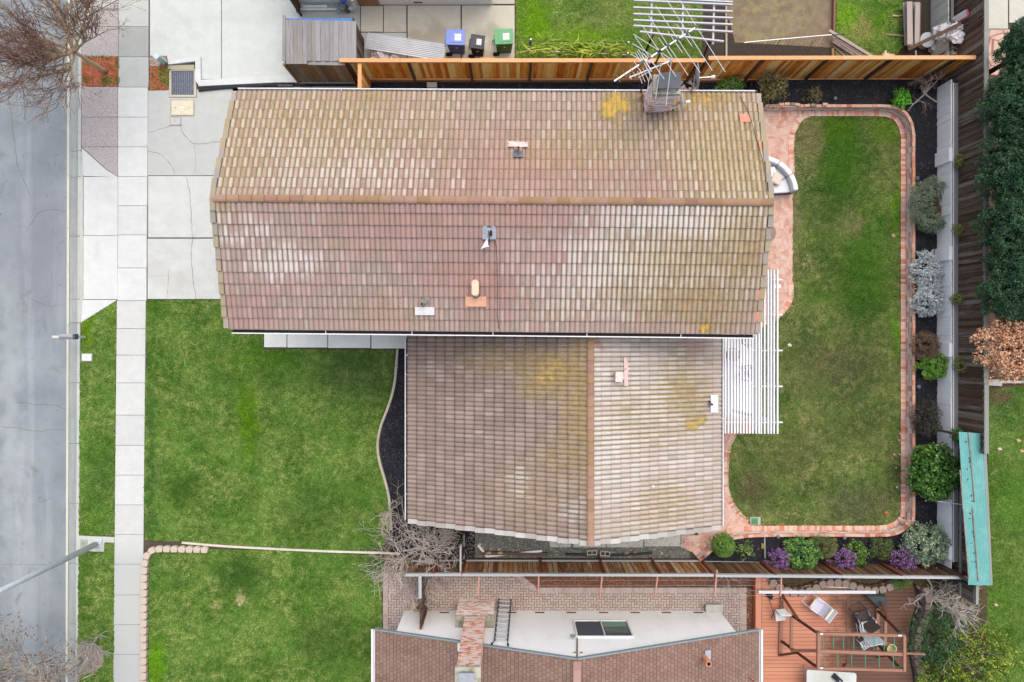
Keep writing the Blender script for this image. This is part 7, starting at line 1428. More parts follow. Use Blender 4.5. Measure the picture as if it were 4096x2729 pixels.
m = MB(); p = D_(1295, 1325, ZD); m.lathe(p, [(.08, 0), (.11, .15), (.05, .2)], 14); tag(m.build('clay_pot', flat('dull brown pot', (130, 90, 76), .8)), 'small brown pot just above the white table', 'pot')
tw = thing('folding_table', 'white rectangular folding table with plants and radio at the deck bottom', 'table', D_(1095, 1560, ZD)[:]); ZT2 = ZD + .74
m = MB(); P = [D_(x, y, ZT2).xy for x, y in ((765, 1395), (1425, 1440), (1447, 1452), (1452, 1480), (1440, 1900), (735, 1900), (740, 1412), (748, 1400))]; m.prism(P, ZT2 - .05, ZT2); m.build('table_top', (lambda k: k.fin(k.mix(k.math('MULTIPLY', k.blob(*D_(1060, 1560, ZT2).xy, .8, .5, .8), .5), (222, 226, 222), (176, 172, 150)), .5))(NM('white table plastic')), tw, bevel=.01)
for a in (((700, 1310), (745, 1420)), ((1290, 1370), (1305, 1430))): m = MB(); m.tube([D_(a[0][0], a[0][1], ZD), D_(*a[1], ZT2 - .06)], .014, 6); m.build('leg', alum2, tw)
m = MB(); m.tube([D_(705, 1320, ZD + .02), D_(712, 1540, ZD + .02), D_(680, 1530, ZD + .02), D_(740, 1535, ZD + .02)], .016, 6); m.build('foot_bar', alum2, tw)
rd = thing('radio', 'black portable radio on the white folding table', 'radio', D_(1165, 1510, ZT2)[:]); f = q3(D_(1165, 1510, ZT2), -.75); m = MB(); m.prism([f(-.2, -.1, 0).xy, f(.2, -.1, 0).xy, f(.2, .1, 0).xy, f(-.2, .1, 0).xy], ZT2, ZT2 + .12); m.build('body', flat('black radio plastic', (48, 52, 56), .5), rd, bevel=.01)
m = MB(); m.prism([f(-.17, -.07, 0).xy, f(-.02, -.07, 0).xy, f(-.02, .07, 0).xy, f(-.17, .07, 0).xy], ZT2 + .12, ZT2 + .124); m.build('display', flat('radio display', (20, 22, 26), .3), rd)
m = MB(); m.tube([f(-.18, .09, .12), f(-.3, .25, .3)], .006, 5); m.lathe(f(.1, 0, .12), [(.04, 0), (.04, .02)], 12); m.build('aerial', alum, rd)
# solar lights in the beds
sm_ = flat('frosted solar cap', (112, 120, 132), .35, .2, .1)
for i, (x, y, lab) in enumerate([(3340, 394, 'round solar light under the rose bush in the north bed'), (3613, 424, 'round solar light beside the bright green parsley clump'), (3669, 714, 'round solar light above the trimmed silvery bush'), (3674, 1547, 'pale round solar light in the mulch below the half brown bush'), (2817, 2227, 'round solar light at the end of the curved brick wall'), (3112, 2147, 'round solar light touching the lower brick coping, left one'), (3377, 2151, 'round solar light near the lower brick coping, right one')]):
    p = S(x, y, .5); t = thing('garden_light', lab, 'light', (p.x, p.y, .36), 'solar lights in the black beds'); m = MB(); m.lathe((p.x, p.y, .36), [(.012, 0), (.012, .14), (.07, .15), (.075, .18), (.04, .21)], 14); m.build('stake_and_cap', sm_, t)
# petals
pink = flat('pink petal', (238, 178, 190), .7, 0, .1); pw = flat('white petal', (240, 232, 226), .7, 0, .1)
for i, (x, y) in enumerate([(3599, 1734), (3597, 1761), (3613, 1778), (3577, 1818), (3599, 1818), (3608, 1834), (3584, 1871), (3615, 1910), (3588, 1949), (3621, 1957), (3608, 1963), (3703, 2003)]):
    p = S(x, y, .03 if x < 3650 else .37); m = MB(); 
    for j in range(5): a = j * 1.257 + i; m.box(p + Vector((.022 * math.cos(a), .022 * math.sin(a), .012)), (.036, .026, .008), rz=a)
    o = m.build('fallen_blossom', [pink, pink, pw][i % 3 if i % 3 != 2 or i > 2 else 0]); tag(o, ['pale pink fallen camellia blossom on the lawn edge and brick ring', 'pale pink fallen camellia blossom on the lawn edge and brick ring', 'whitish fallen camellia blossom near the brick ring'][i % 3 if i % 3 != 2 or i > 2 else 0], 'blossom', 'fallen camellia blossoms')
for i, (x, y, c, lab, z) in enumerate([(3158, 1380, (226, 226, 190), 'pale curled leaf on the lawn right of the pergola', 0), (4074, 1762, (206, 166, 128), 'large dry tan leaf on the far right lawn, upper one', 0), (3999, 1796, (228, 206, 184), 'star shaped pale dry leaf on the far lawn', 0), (4088, 1804, (214, 178, 140), 'small dry tan leaf at the right photo edge of the far lawn', 0), (3546, 2052, (206, 110, 64), 'orange dry leaf near the lower right lawn corner', 0), (3573, 942, (196, 160, 134), 'pinkish dry leaf beside the right lawn edge', 0), (3984, 2420, (214, 172, 152), 'dry pink leaf on the far lawn below the turquoise roof', 0)]):
    p = S(x, y, .06); m = MB(); n = 9; m.add([(p.x + (.055 if j % 2 else .1) * math.cos(j * 6.283 / n), p.y + (.05 if j % 2 else .09) * math.sin(j * 6.283 / n), .05 + .012 * (j % 3)) for j in range(n)] + [(p.x, p.y, .07)], [(j, (j + 1) % n, n) for j in range(n)]); tag(m.build('dry_leaf', flat('dry leaf %d' % i, c, .9)), lab, 'leaf')
rnd = random.Random(31)
for i, (x, y, w_, h_, c, zf, lab) in enumerate([(2613, 1946, .09, .06, (245, 245, 250), ze, 'small white scrap on the pale east slope of the lower wing'), (2306, 1779, .04, .06, (60, 100, 190), zw, 'tiny blue scrap near the ridge of the lower wing')]):
    p = on(x, y, zf); m = MB(); m.box(p + Vector((0, 0, .01)), (w_, h_, .01), rz=.2); tag(m.build('scrap', flat('scrap %d' % i, c, .6)), lab, 'scrap')
# side yard bits
def cinder(label, x, y, rz):
    t = thing('cinder_block', label, 'block', S(x, y)[:], None); f = q3(S(x, y), rz); m = MB()
    for a in ((-.2, -.1, .2, -.065), (-.2, .065, .2, .1), (-.2, -.065, -.165, .065), (-.018, -.065, .018, .065), (.165, -.065, .2, .065)): m.prism([f(a[0], a[1], 0).xy, f(a[2], a[1], 0).xy, f(a[2], a[3], 0).xy, f(a[0], a[3], 0).xy], 0, .19)
    m.build('block', flat('cinder block grey', (190, 184, 172), .95, 0, .12, 30) if 'cinder block grey' not in bpy.data.materials else bpy.data.materials['cinder block grey'], t); return t
cinder('hollow grey cinder block on the gravel, the one left of the pair', 2366, 2206, .02); cinder('hollow grey cinder block on the gravel, right one of the pair', 2418, 2210, -.06)
hp = thing('hose', 'black corrugated hose lying behind the two cinder blocks', 'hose', S(2430, 2216)[:]); m = MB(); P = smooth_path([S(2262, 2217, .05), S(2330, 2219, .05), S(2400, 2222, .05), S(2520, 2218, .05), S(2608, 2212, .05)], 18); m.tube(P, [.045 + .006 * (i % 2) for i in range(len(P))], 8); m.build('tube', bpy.data.materials['black ribbed plastic'], hp)
gp_ = thing('gutter_piece', 'bent white length of gutter lying along the redwood fence base', 'gutter', S(2050, 2215)[:]); m = MB(); m.beam(S(1912, 2180, .1), S(1948, 2226, .08), .09, .06); m.beam(S(1948, 2226, .08), S(2104, 2210, .1), .07, .06); m.beam(S(2104, 2210, .1), S(2168, 2204, .12), .08, .06); m.build('channel', white_m, gp_)
m = MB(); m.beam(S(1925, 2213, .08), S(2190, 2216, .08), .12, .14); tag(m.build('timber_sleeper', wood('brown sleeper', [(84, 64, 52), (110, 88, 72)], 0)), 'dark brown timber sleeper under the bent white gutter piece', 'timber')
for x, y, lab in ((1955, 2212, 'half brick on the brown sleeper, nearer the white gutter bend'), (2001, 2212, 'half brick on the brown sleeper, further from the gutter bend')): m = MB(); m.box(S(x, y, .18), (.19, .1, .07), rz=.1); tag(m.build('loose_brick', flat('tan brick %d' % x, (176, 142, 116), .9)), lab, 'brick')
for i, (x, y, r, lab) in enumerate([(1918, 2178, .07, 'cream stone at the upper end of the bent gutter'), (1930, 2192, .05, 'small cream stone just below the larger cream stone'), (1996, 2198, .05, 'small cream stone above the half brick'), (2505, 2210, .1, 'brown stone lump on gravel right of the cinder blocks'), (2540, 2208, .09, 'second brown stone lump beside the black hose end'), (2646, 2213, .06, 'pale broken brick stub near the brick wall end')]): lump('stone', lab, (S(x, y).x, S(x, y).y, 0), (r, r * .8, r * .6), flat('stone %d' % i, [(214, 206, 188), (206, 198, 180), (208, 200, 180), (150, 128, 110), (144, 122, 106), (206, 170, 146)][i], .9), 'stone', 70 + i)
m = MB(); m.beam(S(3058, 2150, .4), S(3060, 2234, .4), .05, .06); tag(m.build('bed_divider', old_c), 'pale timber divider across the raised black bed', 'divider')
m = MB(); m.box(S(3050, 2184, .42), (.1, .2, .06)); tag(m.build('yellow_tag_block', flat('mustard block', (150, 130, 70), .8)), 'small mustard coloured block next to the pale bed divider', 'block')

# ================================================================ TREES AND SHRUBS
def tubes_np(segs, mat, name, parent, sides=4):
    segs = [s for s in segs]; n = len(segs); A = np.array([s[0] for s in segs], float); B = np.array([s[1] for s in segs], float); ra = np.array([s[2] for s in segs]); rb = np.array([s[3] for s in segs])
    d = B - A; L = np.linalg.norm(d, axis=1, keepdims=True) + 1e-9; d /= L; ref = np.where(np.abs(d[:, 2:3]) < .9, np.array([[0, 0, 1.]]), np.array([[1., 0, 0]])); x = np.cross(ref, d); x /= np.linalg.norm(x, axis=1, keepdims=True); y = np.cross(d, x)
    V = np.zeros((n, 2, sides, 3))
    for j in range(sides):
        a = 2 * math.pi * j / sides; o = x * math.cos(a) + y * math.sin(a); V[:, 0, j] = A + o * ra[:, None]; V[:, 1, j] = B + o * rb[:, None]
    F = []
    base = np.arange(n) * 2 * sides
    for j in range(sides): j2 = (j + 1) % sides; F.append(np.stack([base + j, base + j2, base + sides + j2, base + sides + j], 1))
    return npmesh(name, V.reshape(-1, 3), np.concatenate(F), mat, parent)
def grow(p, d, L, r, depth, rnd, segs, tips, spread=.55, up=.12, kids=(2, 4), shrink=.72, wob=.18, steps=4, rmin=.003):
    p = Vector(p); d = Vector(d).normalized(); pts = [p.copy()]
    for i in range(steps):
        d = (d + Vector((rnd.gauss(0, wob), rnd.gauss(0, wob), rnd.gauss(0, wob) + up * .5))).normalized(); q = p + d * L / steps; r2 = max(r * (1 - .35 * (i + 1) / steps), rmin)
        segs.append((p[:], q[:], max(r * (1 - .35 * i / steps), rmin), r2)); p = q; pts.append(p.copy())
    if depth == 0: tips.append((p.copy(), d.copy())); return
    for k in range(rnd.randint(*kids)):
        t = rnd.choice(pts[1:]) if k else p; ax = Vector((rnd.gauss(0, 1), rnd.gauss(0, 1), rnd.gauss(0, 1))).normalized()
        nd = (d + ax * rnd.uniform(.5, 1.3) * spread * 1.4 + Vector((0, 0, up))).normalized(); grow(t, nd, L * rnd.uniform(.6, .95) * shrink / .8, r * .6, depth - 1, rnd, segs, tips, spread, up, kids, shrink, wob, steps, rmin)
def leafcloud(name, centers, nper, rad, size, mat, parent, seed=0, asp=.6, out=None, flatn=.3):
    """small pointed leaves scattered round clump centres [(x,y,z)], facing outwards from `out`"""
    rs = np.random.RandomState(seed); Cn = np.array(centers, float); n = len(Cn) * nper; P = np.repeat(Cn, nper, 0); q = rs.normal(0, 1, (n, 3)); q /= np.linalg.norm(q, axis=1, keepdims=True) + 1e-9
    P = P + q * (rs.uniform(.25, 1, (n, 1)) ** .6) * rad; nn = q * (1 - flatn) + rs.normal(0, .5, (n, 3)); nn[:, 2] += .45; nn /= np.linalg.norm(nn, axis=1, keepdims=True)
    t = np.cross(nn, rs.normal(0, 1, (n, 3))); t /= np.linalg.norm(t, axis=1, keepdims=True) + 1e-9; b = np.cross(nn, t); L = size * rs.uniform(.6, 1.35, (n, 1)); W = L * asp
    V = np.stack([P - t * L * .5, P + b * W * .5, P + t * L * .55, P - b * W * .5], 1); return npmesh(name, V.reshape(-1, 3), np.arange(n * 4).reshape(n, 4), mat, parent)
def crown_pts(c, r, n, seed, shell=.25, low=-.5, lump_=.25):
    rs = np.random.RandomState(seed); q = rs.normal(0, 1, (n, 3)); q /= np.linalg.norm(q, axis=1, keepdims=True); q = q[q[:, 2] > low]; rr = 1 - rs.uniform(0, 1, (len(q), 1)) ** 1.4 * shell; off = rs.uniform(0, 20)
    k = np.array([[mnoise.noise(Vector((v[0] * 2.2 + off, v[1] * 2.2, v[2] * 2.2)))] for v in q]); rr = rr * (1 + k * lump_); return np.array(c) + q * rr * np.array(r)
def shrub(name, label, cat, c, r, z0, n, nper, rad, size, mats, seed, asp=.6, stem=(92, 74, 58), shell=.35, flowers=None, low=-.6, lump_=.3, group=None, core=None):
    """c: plan centre px, r: (rx, ry, rz) metres, z0: soil height"""
    zc = z0 + r[2] * .75; p = S(c[0], c[1], zc); t = thing(name, label, cat, (p.x, p.y, z0), group); rnd = random.Random(seed); pts = crown_pts((p.x, p.y, zc), r, n, seed, shell, low, lump_)
    segs = []; tips = []
    for i in range(9): q = pts[rnd.randrange(len(pts))]; a = Vector((p.x, p.y, z0)); b = Vector(q); mid = a.lerp(b, .5) + Vector((0, 0, .08)); segs += [(a[:], mid[:], .022, .014), (mid[:], b[:], .014, .006)]
    sn = 'stem bark %s' % (stem,); tubes_np(segs, bpy.data.materials.get(sn) or flat(sn, stem, .9), 'stem', t)
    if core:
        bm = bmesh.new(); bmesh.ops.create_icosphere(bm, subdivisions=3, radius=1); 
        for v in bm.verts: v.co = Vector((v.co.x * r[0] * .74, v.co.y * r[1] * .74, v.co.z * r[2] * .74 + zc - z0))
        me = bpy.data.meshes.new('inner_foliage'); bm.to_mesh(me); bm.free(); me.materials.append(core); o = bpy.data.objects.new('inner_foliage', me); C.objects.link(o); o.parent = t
    ms = mats if isinstance(mats, list) else [mats]; k = len(pts) // len(ms)
    for i, mt in enumerate(ms): leafcloud('foliage', pts[i * k:(i + 1) * k], nper, rad, size, mt, t, seed + i, asp)
    if flowers:
        fm, fn, fs, frac = flowers; sel = pts[np.array([q[2] > zc - r[2] * .2 for q in pts])]; sel = sel[:max(1, int(len(sel) * frac))]; sel = sel + (sel - np.array([p.x, p.y, zc])) * .06; leafcloud('flowers', sel, fn, rad * .7, fs, fm, t, seed + 9, .9)
    return t
GL = lambda n, a, b, c, ro=.5: leafmat(n, a, b, c, ro)
con = GL('conifer green', (24, 50, 35), (50, 88, 60), (96, 136, 88), .65)
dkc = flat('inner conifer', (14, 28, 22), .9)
HG = [(4072, 205, .95, 1.0), (4048, 420, 1.25, 1.15), (4060, 560, 1.2, .9), (4030, 700, 1.3, 1.1), (4030, 905, 1.25, 1.1), (4050, 1060, 1.15, 1.0), (4038, 1180, 1.2, 1.0), (4110, 330, .9, .9)]
hl = ['top right corner, smallest dark conifer cone of the hedge', 'dark conifer beside the cedar fence end, second of the hedge', 'dark conifer mound filling the gap below the fence end', 'broad dark conifer facing the garden pot vine, middle of hedge', 'broad dark conifer opposite the silvery trimmed bush', 'dark conifer mound opposite the white leaved bush', 'lowest dark conifer of the hedge above the rust leaved tree', 'dark conifer at the photo edge behind the second hedge conifer']
for i, ((x, y, a, b), lab) in enumerate(zip(HG, hl)):
    zc = 3.35; p = S(x + 34, y, zc); a *= .92; b *= .95; t = thing('conifer', lab, 'conifer', (p.x, p.y, 0), 'dense conifers behind the old fence'); pts = crown_pts((p.x, p.y, zc), (a, b, 1.15), 1500, 100 + i, .22, -.32, .42)
    m = MB(); m.tube([(p.x, p.y, -.1), (p.x, p.y, 2.2)], [.16, .08], 8); m.build('trunk', flat('conifer bark', (84, 64, 52), .9) if 'conifer bark' not in bpy.data.materials else bpy.data.materials['conifer bark'], t)
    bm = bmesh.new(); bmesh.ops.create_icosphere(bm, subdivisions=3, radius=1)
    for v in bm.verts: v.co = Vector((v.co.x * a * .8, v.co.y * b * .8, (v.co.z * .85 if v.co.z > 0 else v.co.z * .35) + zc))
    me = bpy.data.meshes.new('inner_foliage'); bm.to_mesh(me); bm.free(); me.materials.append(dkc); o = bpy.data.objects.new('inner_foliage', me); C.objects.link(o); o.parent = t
    leafcloud('crown', pts, 34, .12, .062, con, t, 200 + i, .42)
# rust leaved tree
def rust(): return GL('rust leaves', (186, 124, 88), (232, 176, 136), (250, 214, 180), .7)
t = thing('tree', 'rust brown leaved tree standing below the dark conifer hedge', 'tree', S(4010, 1390)[:]); pts = crown_pts(S(4072, 1395, 3.1), (1.45, 1.2, .8), 760, 33, .6, -.5, .35); leafcloud('crown', pts, 16, .15, .085, rust(), t, 33, .6); segs = []; rnd = random.Random(33); c = Vector(t.location)
for i in range(40): q = Vector(pts[rnd.randrange(len(pts))]); mid = c.lerp(q, .5) + Vector((0, 0, .3)); segs += [(c[:], mid[:], .05, .02), (mid[:], q[:], .02, .006)]
tubes_np(segs, flat('rust tree bark', (104, 80, 66), .9), 'trunk', t)
# bed shrubs
silver = GL('silvery green', (84, 104, 78), (128, 146, 118), (164, 178, 150)); airy = S(3720, 820, .8)
t = thing('shrub', 'trimmed silvery green bush with bare twigs and a hollow on its fence side', 'shrub', S(3725, 820, .36)[:]); rs = np.random.RandomState(5); P = crown_pts(S(3722, 822, .85), (.86, 1.06, .5), 1500, 51, .3, -.4, .15); ce = np.array(S(3765, 815, .9)[:]); P = P[(np.hypot((P[:, 0] - ce[0]) / .5, (P[:, 1] - ce[1]) / .66) > 1)]
leafcloud('foliage', P, 22, .09, .05, silver, t, 52, .3); segs = []; rnd = random.Random(5); c = Vector(S(3765, 815, .36))
for i in range(70): q = Vector(P[rnd.randrange(len(P))]); mid = c.lerp(q, .5) + Vector((0, 0, .12)); segs += [(c[:], mid[:], .018, .01), (mid[:], q[:], .01, .004)]
for i in range(40): a = rnd.uniform(-1.2, 1.2); q = c + Vector((math.cos(a) * rnd.uniform(.4, .9), math.sin(a) * rnd.uniform(.3, .8), rnd.uniform(.4, .9))); segs.append((c[:], q[:], .012, .003))
tubes_np(segs, flat('grey brown twig', (140, 130, 100), .9), 'stem', t)
wsil = GL('white felted leaves', (150, 164, 164), (206, 216, 218), (240, 244, 246), .8)
shrub('shrub', 'white leaved felted bush, the upper of two white mounds by the white wall', 'shrub', (3706, 1082), (.55, .72, .45), .36, 420, 20, .1, .085, wsil, 61, .3, lump_=.4, low=-.2)
shrub('shrub', 'white leaved felted bush, the lower of two white mounds by the white wall', 'shrub', (3708, 1196), (.6, .66, .42), .36, 380, 20, .1, .085, wsil, 62, .3, lump_=.4, low=-.2)
shrub('shrub', 'half brown half lime green clipped bush in the right bed', 'shrub', (3698, 1385), (.52, .55, .5), .36, 500, 24, .08, .05, GL('brown twiggy leaf', (84, 64, 52), (126, 100, 84), (152, 128, 110), .8), 63, .3, low=-.3)
shrub('shrub', 'lime green fresh growth side of the half brown bush', 'shrub', (3735, 1463), (.62, .5, .45), .36, 420, 20, .09, .06, GL('lime leaf', (74, 120, 40), (118, 168, 62), (156, 200, 84)), 64, .45, low=-.2, lump_=.4)
shrub('shrub', 'dark purple leaved bush with a few green sprigs beside the brick coping', 'shrub', (3702, 1675), (.55, .72, .5), .36, 520, 22, .09, .045, [GL('purple black leaf', (38, 32, 36), (68, 56, 62), (112, 98, 104)), GL('purple black leaf two', (42, 34, 38), (74, 60, 66), (126, 108, 112)), GL('mixed sprigs', (44, 40, 38), (62, 74, 46), (86, 120, 66))], 65, .5, low=-.3)
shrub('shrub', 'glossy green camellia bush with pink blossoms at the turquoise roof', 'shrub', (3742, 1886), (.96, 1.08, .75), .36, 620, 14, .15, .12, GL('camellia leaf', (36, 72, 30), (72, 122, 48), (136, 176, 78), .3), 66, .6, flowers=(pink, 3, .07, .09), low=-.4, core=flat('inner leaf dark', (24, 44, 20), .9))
shrub('shrub', 'pale green variegated bush in the lower right corner of the bed', 'shrub', (3700, 2178), (.86, .78, .6), .36, 520, 16, .12, .08, [GL('variegated pale', (110, 134, 108), (160, 180, 148), (206, 214, 178)), GL('variegated green', (80, 110, 88), (120, 148, 120), (166, 184, 150))], 67, .5, low=-.4)
shrub('shrub', 'small dark green bush dotted with red flowers between purple bushes', 'shrub', (3526, 2193), (.48, .42, .32), .36, 260, 16, .1, .055, GL('olive red leaf', (54, 74, 38), (84, 104, 56), (120, 134, 80)), 68, .5, flowers=(flat('red flower', (170, 34, 40), .6), 3, .035, .2), low=-.2)
pf = GL('violet flowers', (128, 64, 160), (176, 110, 206), (206, 150, 226), .7); ptw = GL('violet bush leaf', (84, 66, 74), (120, 98, 104), (116, 112, 92))
for x, y, lab in ((3113, 2236, 'violet flowering bush leaning on the redwood fence, nearest the bed divider'), (3372, 2234, 'violet flowering bush between the olive bush and red dotted bush'), (3613, 2234, 'violet flowering bush touching the pale variegated bush')):
    shrub('flowering_shrub', lab, 'shrub', (x, y), (.42 if x < 3200 else .5, .46, .4), .6, 200, 14, .09, .035, ptw, 70 + x % 7, .5, flowers=(pf, 9, .036, .85), low=-.3, lump_=.5, shell=.6, group='violet flowering bushes along the redwood fence')
shrub('shrub', 'two toned bright green bush behind the first violet bush', 'shrub', (3205, 2215), (.7, .62, .5), .36, 430, 16, .11, .075, [GL('mid green leaf', (44, 90, 46), (78, 130, 66), (130, 168, 84)), GL('fresh green leaf', (70, 116, 52), (116, 164, 76), (170, 200, 104))], 74, .5, low=-.3)
shrub('shrub', 'feathery olive green bush behind the violet bushes', 'shrub', (3290, 2184), (.55, .45, .4), .36, 420, 20, .09, .045, GL('olive feather', (76, 88, 44), (114, 124, 66), (146, 152, 92)), 75, .3, low=-.2)
shrub('shrub', 'leafy dark green bush right of the middle violet bush', 'shrub', (3420, 2212), (.48, .42, .35), .36, 240, 14, .12, .08, GL('dark green leaf', (50, 84, 36), (84, 120, 52), (128, 158, 70)), 76, .5, low=-.2, lump_=.5)
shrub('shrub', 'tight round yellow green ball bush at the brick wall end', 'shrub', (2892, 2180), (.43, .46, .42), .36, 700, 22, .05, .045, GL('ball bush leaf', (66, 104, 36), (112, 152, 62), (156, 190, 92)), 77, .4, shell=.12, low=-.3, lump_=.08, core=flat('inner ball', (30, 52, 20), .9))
shrub('rose_bush', 'sparse bush with small white flowers right of the round ball bush', 'rose bush', (2975, 2195), (.55, .4, .3), .36, 90, 9, .1, .06, GL('rose leaf', (70, 100, 44), (110, 142, 64), (150, 176, 90)), 78, .6, flowers=(pw, 5, .04, .1), low=-.1, shell=.9)
shrub('rose_bush', 'bright green low bush with pinkish tips behind the roof gutter', 'rose bush', (2922, 348), (.5, .32, .35), .1, 220, 12, .1, .065, GL('bright rose leaf', (66, 112, 40), (112, 158, 66), (160, 190, 96)), 79, .6, low=-.2, lump_=.5, flowers=(flat('dusty pink', (200, 150, 140), .7), 2, .04, .1))
shrub('rose_bush', 'tall olive brown rose bush in front of the cedar fence', 'rose bush', (3082, 352), (.6, .6, .62), .36, 330, 11, .14, .06, GL('bronze rose leaf', (88, 84, 50), (130, 122, 76), (168, 150, 104), .6), 80, .6, low=-.6, lump_=.6, shell=.8)
shrub('rose_bush', 'small sparse olive rose bush on open black mulch by the cedar fence', 'rose bush', (3258, 376), (.36, .34, .3), .36, 110, 9, .12, .055, bpy.data.materials['bronze rose leaf'], 81, .6, low=-.3, lump_=.6, shell=.9)
shrub('parsley_clump', 'bright lime green leafy clump below the bare grey shrub', 'plant', (3604, 394), (.34, .36, .22), .36, 170, 14, .09, .065, GL('parsley leaf', (60, 140, 24), (96, 182, 44), (140, 214, 76)), 82, .7, low=0)
shrub('plant', 'dark leggy plant patch left of the lime green clump', 'plant', (3576, 385), (.16, .36, .2), .36, 60, 9, .09, .05, bpy.data.materials['olive red leaf'], 83, .5, low=0)
shrub('plant', 'small feathery bright green plant behind the corner of the grey blocks', 'plant', (3605, 2325), (.36, .28, .3), .25, 200, 14, .08, .05, GL('feather green', (60, 110, 40), (98, 150, 62), (140, 182, 88)), 84, .3, low=-.1)
shrub('hanging_vine', 'green bronze vine in a wall pot on the old fence, highest of five', 'plant', (3838, 643), (.2, .22, .2), 1.35, 70, 9, .08, .055, GL('vine leaf', (84, 104, 44), (126, 140, 66), (164, 150, 84)), 85, .6, low=-.5)
shrub('hanging_vine', 'yellow green vine pot on the old fence opposite the silvery bush hollow', 'plant', (3832, 918), (.2, .18, .18), 1.35, 70, 9, .08, .05, bpy.data.materials['vine leaf'], 86, .6, low=-.5)
shrub('hanging_vine', 'olive brown vine pot on the old fence right of the lower white bush', 'plant', (3826, 1196), (.24, .2, .18), 1.35, 90, 9, .08, .05, bpy.data.materials['vine leaf'], 87, .6, low=-.5)
shrub('hanging_vine', 'vine pot on the old fence beside the lime green bush', 'plant', (3842, 1463), (.26, .26, .2), 1.35, 90, 9, .08, .055, bpy.data.materials['vine leaf'], 88, .6, low=-.5)
shrub('hanging_vine', 'dark green vine pot at the upper end of the turquoise roof', 'plant', (3826, 1738), (.22, .24, .2), 1.35, 80, 9, .08, .06, bpy.data.materials['camellia leaf'], 89, .6, low=-.5)
# citrus and dark oleander at the bottom right
shrub('citrus_tree', 'yellow green citrus bush with dark gaps at the bottom right', 'citrus', (3890, 2625), (1.45, 1.35, .8), .25, 620, 15, .16, .095, [GL('citrus leaf', (64, 92, 30), (130, 150, 44), (196, 204, 70)), GL('citrus leaf two', (50, 80, 30), (96, 130, 44), (170, 188, 66))], 90, .45, low=-.2, lump_=.45, flowers=(flat('yellow fruit', (238, 206, 30), .4), 1, .09, .006))
shrub('shrub', 'dark narrow leaved green bush left of the yellow citrus', 'shrub', (3745, 2545), (1.0, 1.1, .7), .25, 560, 15, .15, .1, GL('oleander leaf', (30, 58, 40), (58, 96, 60), (98, 140, 80)), 91, .22, low=-.2, lump_=.4)
shrub('shrub', 'green leaved bush at the very bottom beside the mossy blocks', 'shrub', (3760, 2710), (1.0, .6, .6), .25, 300, 14, .15, .09, bpy.data.materials['citrus leaf two'], 92, .35, low=-.2, lump_=.4)
bark_g = (lambda k: k.fin(k.mix(k.noise(14, 4, .7), (172, 162, 150), (214, 206, 194)), .9))(NM('grey bark')); twig_p = GL('pink grey twig', (200, 176, 162), (228, 214, 204), (246, 238, 232), .9); twig_b = GL('brown twig', (112, 84, 70), (142, 110, 94), (168, 138, 122), .9)
def bare(name, label, base, z0, stems, depth, L, r, seed, mat, tw, spread=.6, up=.05, kids=(3, 5), shrink=.72, buds=None, bsize=.05, bn=3, brad=.05, wob=.16, steps=4, rmin=.004, cat='tree', group=None, trunk=None):
    b = S(base[0], base[1], z0); t = thing(name, label, cat, b[:], group); rnd = random.Random(seed); thick = []; tips = []; st = b.copy()
    if trunk: e = b + Vector(trunk); n = 6; P = [b.lerp(e, i / n) + Vector((rnd.gauss(0, .012), rnd.gauss(0, .012), 0)) for i in range(n + 1)]; m = MB(); m.tube(P, [r * 1.25 - r * .35 * i / n for i in range(n + 1)], 10); m.build('trunk', mat, t, smooth=True); st = P[-1]
    for d in stems: grow(st, d, L, r * (.7 if trunk else 1), depth, rnd, thick, tips, spread, up, kids, shrink, wob, steps, rmin)
    big = [s for s in thick if s[2] > .014]; small = [s for s in thick if s[2] <= .014]
    if big: tubes_np(big, mat, 'branches', t, 6)
    if small: tubes_np(small, tw, 'twigs', t, 3)
    if buds: leafcloud('seed_clusters', [p[:] for p, _ in tips], bn, brad, bsize, buds, t, seed, .7)
    return t
rnd = random.Random(1)
def fan(n, tilt, seed, zmin=.3):
    rr = random.Random(seed); return [(math.cos(2 * math.pi * i / n + rr.uniform(-.3, .3)) * tilt * rr.uniform(.6, 1.2), math.sin(2 * math.pi * i / n + rr.uniform(-.3, .3)) * tilt * rr.uniform(.6, 1.2), rr.uniform(zmin, 1)) for i in range(n)]
bark_t = (lambda k: k.fin(k.mix(k.noise(10, 4, .7), (176, 152, 120), (212, 190, 156)), .9))(NM('tan bark'))
bare('street_tree', 'leafless brown twigged street tree in the orange bark square', (424, 287), 0, fan(10, .95, 3, .5), 4, 1.35, .07, 21, bark_t, twig_b, .5, .08, (3, 5), .78, GL('brown buds', (116, 82, 68), (146, 110, 94), (172, 138, 122), .9), .04, 3, .07, .12, 4, .0055, trunk=(0.0, -.05, 2.0))
bare('street_tree', 'leafless grey tree with orange brown seed clusters at the lower left', (322, 2640), 0, fan(6, .9, 5, .5) + [(-1, .5, .6), (-1, .9, .5), (-.6, 1, .6)], 4, 1.5, .09, 22, bark_g, GL('grey twig', (166, 160, 150), (204, 198, 190), (230, 226, 220), .9), .5, .06, (3, 4), .76, GL('orange brown clusters', (96, 68, 50), (126, 90, 66), (158, 120, 90), .9), .06, 4, .08, .13, 4, .005, trunk=(-.15, -.1, 1.6))
sheet('tree_mulch', [S(x, y, .02).xy for x, y in ((310, 2590), (360, 2572), (405, 2585), (415, 2620), (408, 2665), (370, 2690), (330, 2700), (308, 2729), (300, 2700), (309, 2640))], .022, (lambda k: k.fin(k.ramp(k.noise(22, 5, .8), [(.3, (130, 110, 104)), (.6, (186, 172, 166)), (.8, (206, 196, 190))]), .95))(NM('pale ash mulch')), .02)
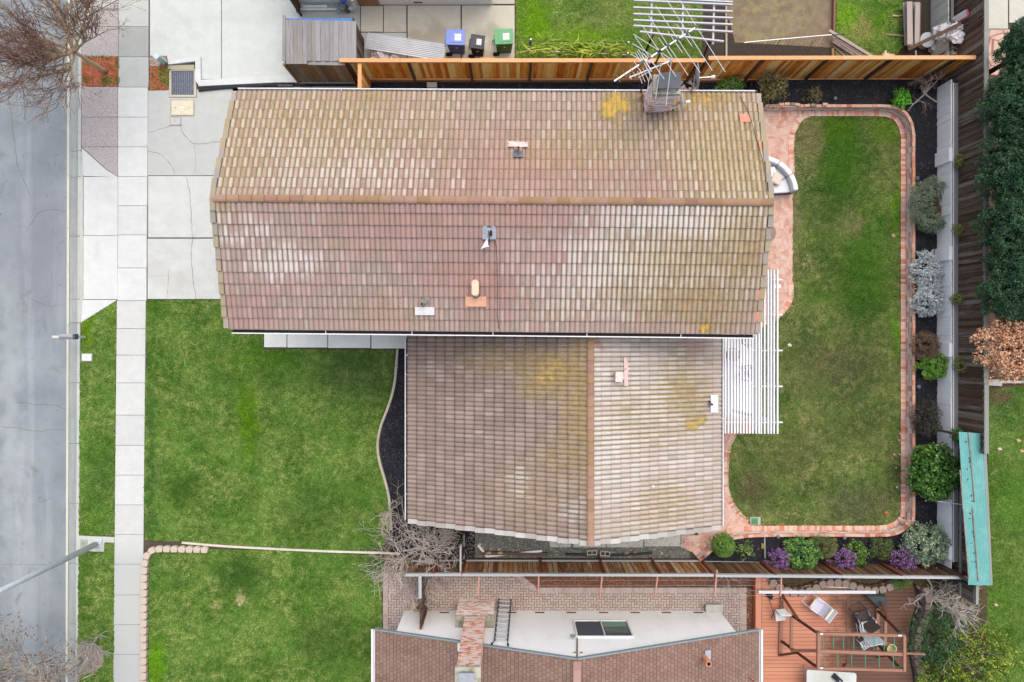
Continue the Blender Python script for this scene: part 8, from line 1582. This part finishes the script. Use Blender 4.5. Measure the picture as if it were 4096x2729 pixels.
bare('shrub', 'pale leafless shrub beside the ash grey mulch patch in the verge', (372, 2570), 0, fan(8, .8, 9, .4) + [(.9, .7, .5), (.9, .5, .5)], 2, .55, .018, 23, bark_g, bpy.data.materials['grey twig'], .5, .08, (3, 4), .75, cat='shrub', rmin=.004)
bare('shrub', 'pinkish leafless branching shrub tree at the corner of the tiled wing', (1690, 2195), 0, fan(11, 1.25, 13, .3), 4, .8, .032, 24, bark_g, twig_p, .62, .0, (3, 4), .86, None, cat='shrub', rmin=.006, wob=.2)
bare('shrub', 'short leafless twig shrub rising by the curved concrete kerb', (1568, 2040), 0, fan(6, .7, 15, .6), 2, .5, .02, 25, bark_g, twig_p, .5, .08, (3, 4), .72, None, cat='shrub', rmin=.0045)
bare('shrub', 'knotty bare grey shrub in the top right bed corner before the cedar fence', (3700, 375), .36, [(.0, .7, .5), (-1, .2, .35), (.7, .5, .4), (.2, -.9, .4), (-.7, -.6, .3), (-.9, .6, .4)], 3, .62, .04, 26, bark_g, GL('red brown twig', (112, 84, 76), (140, 112, 102), (168, 144, 130), .9), .6, .0, (2, 4), .74, None, cat='shrub', rmin=.0045, wob=.2)
bare('shrub', 'tangled bare grey shrub overhanging the fence end below the turquoise roof', (3720, 2390), .25, [(.6, .7, .5), (.8, .2, .5), (.5, -.5, .6), (-.6, .7, .4), (.3, 1, .6), (1, -.3, .5), (.9, .5, .3), (.9, -.1, .3)], 3, .8, .045, 27, bark_g, bpy.data.materials['grey twig'], .6, .0, (3, 4), .74, None, cat='shrub', rmin=.0045, wob=.18)
bare('shrub', 'long bare stems crossing the citrus bush at the bottom right', (3800, 2540), .4, [(.9, .3, .5), (-.7, -.7, .5), (.4, -.9, .5), (.9, -.2, .4)], 3, .7, .03, 28, bark_g, bpy.data.materials['grey twig'], .6, .02, (2, 3), .76, None, cat='shrub', rmin=.0045, wob=.15)
bare('creeper', 'bare trailing creeper over the trellis wires beside the deck', (2900, 2300), .2, [(.6, -.8, .5), (-.8, -.5, .5), (.9, -.3, .6), (.2, -1, .5)], 2, .6, .014, 29, bark_g, bpy.data.materials['grey twig'], .6, .05, (2, 3), .75, None, cat='creeper', rmin=.0045)
blades([P2(*a) for a in ((1560, 2225), (1700, 2228), (1700, 2290), (1545, 2290))], 900, .0, GL('dry weeds', (110, 100, 60), (170, 150, 92), (196, 180, 130), .8), 77, 'weeds', .14, .01)
blades([P2(*a) for a in ((2000, 2298), (2980, 2298), (2980, 2312), (2000, 2312))], 300, .0, LM['strip'][1], 78, 'weeds', .08, .01)
for o in list(bpy.data.objects):
    if o.type == 'EMPTY' and not o.get('label') and o.parent is None: print('unlabelled', o.name)
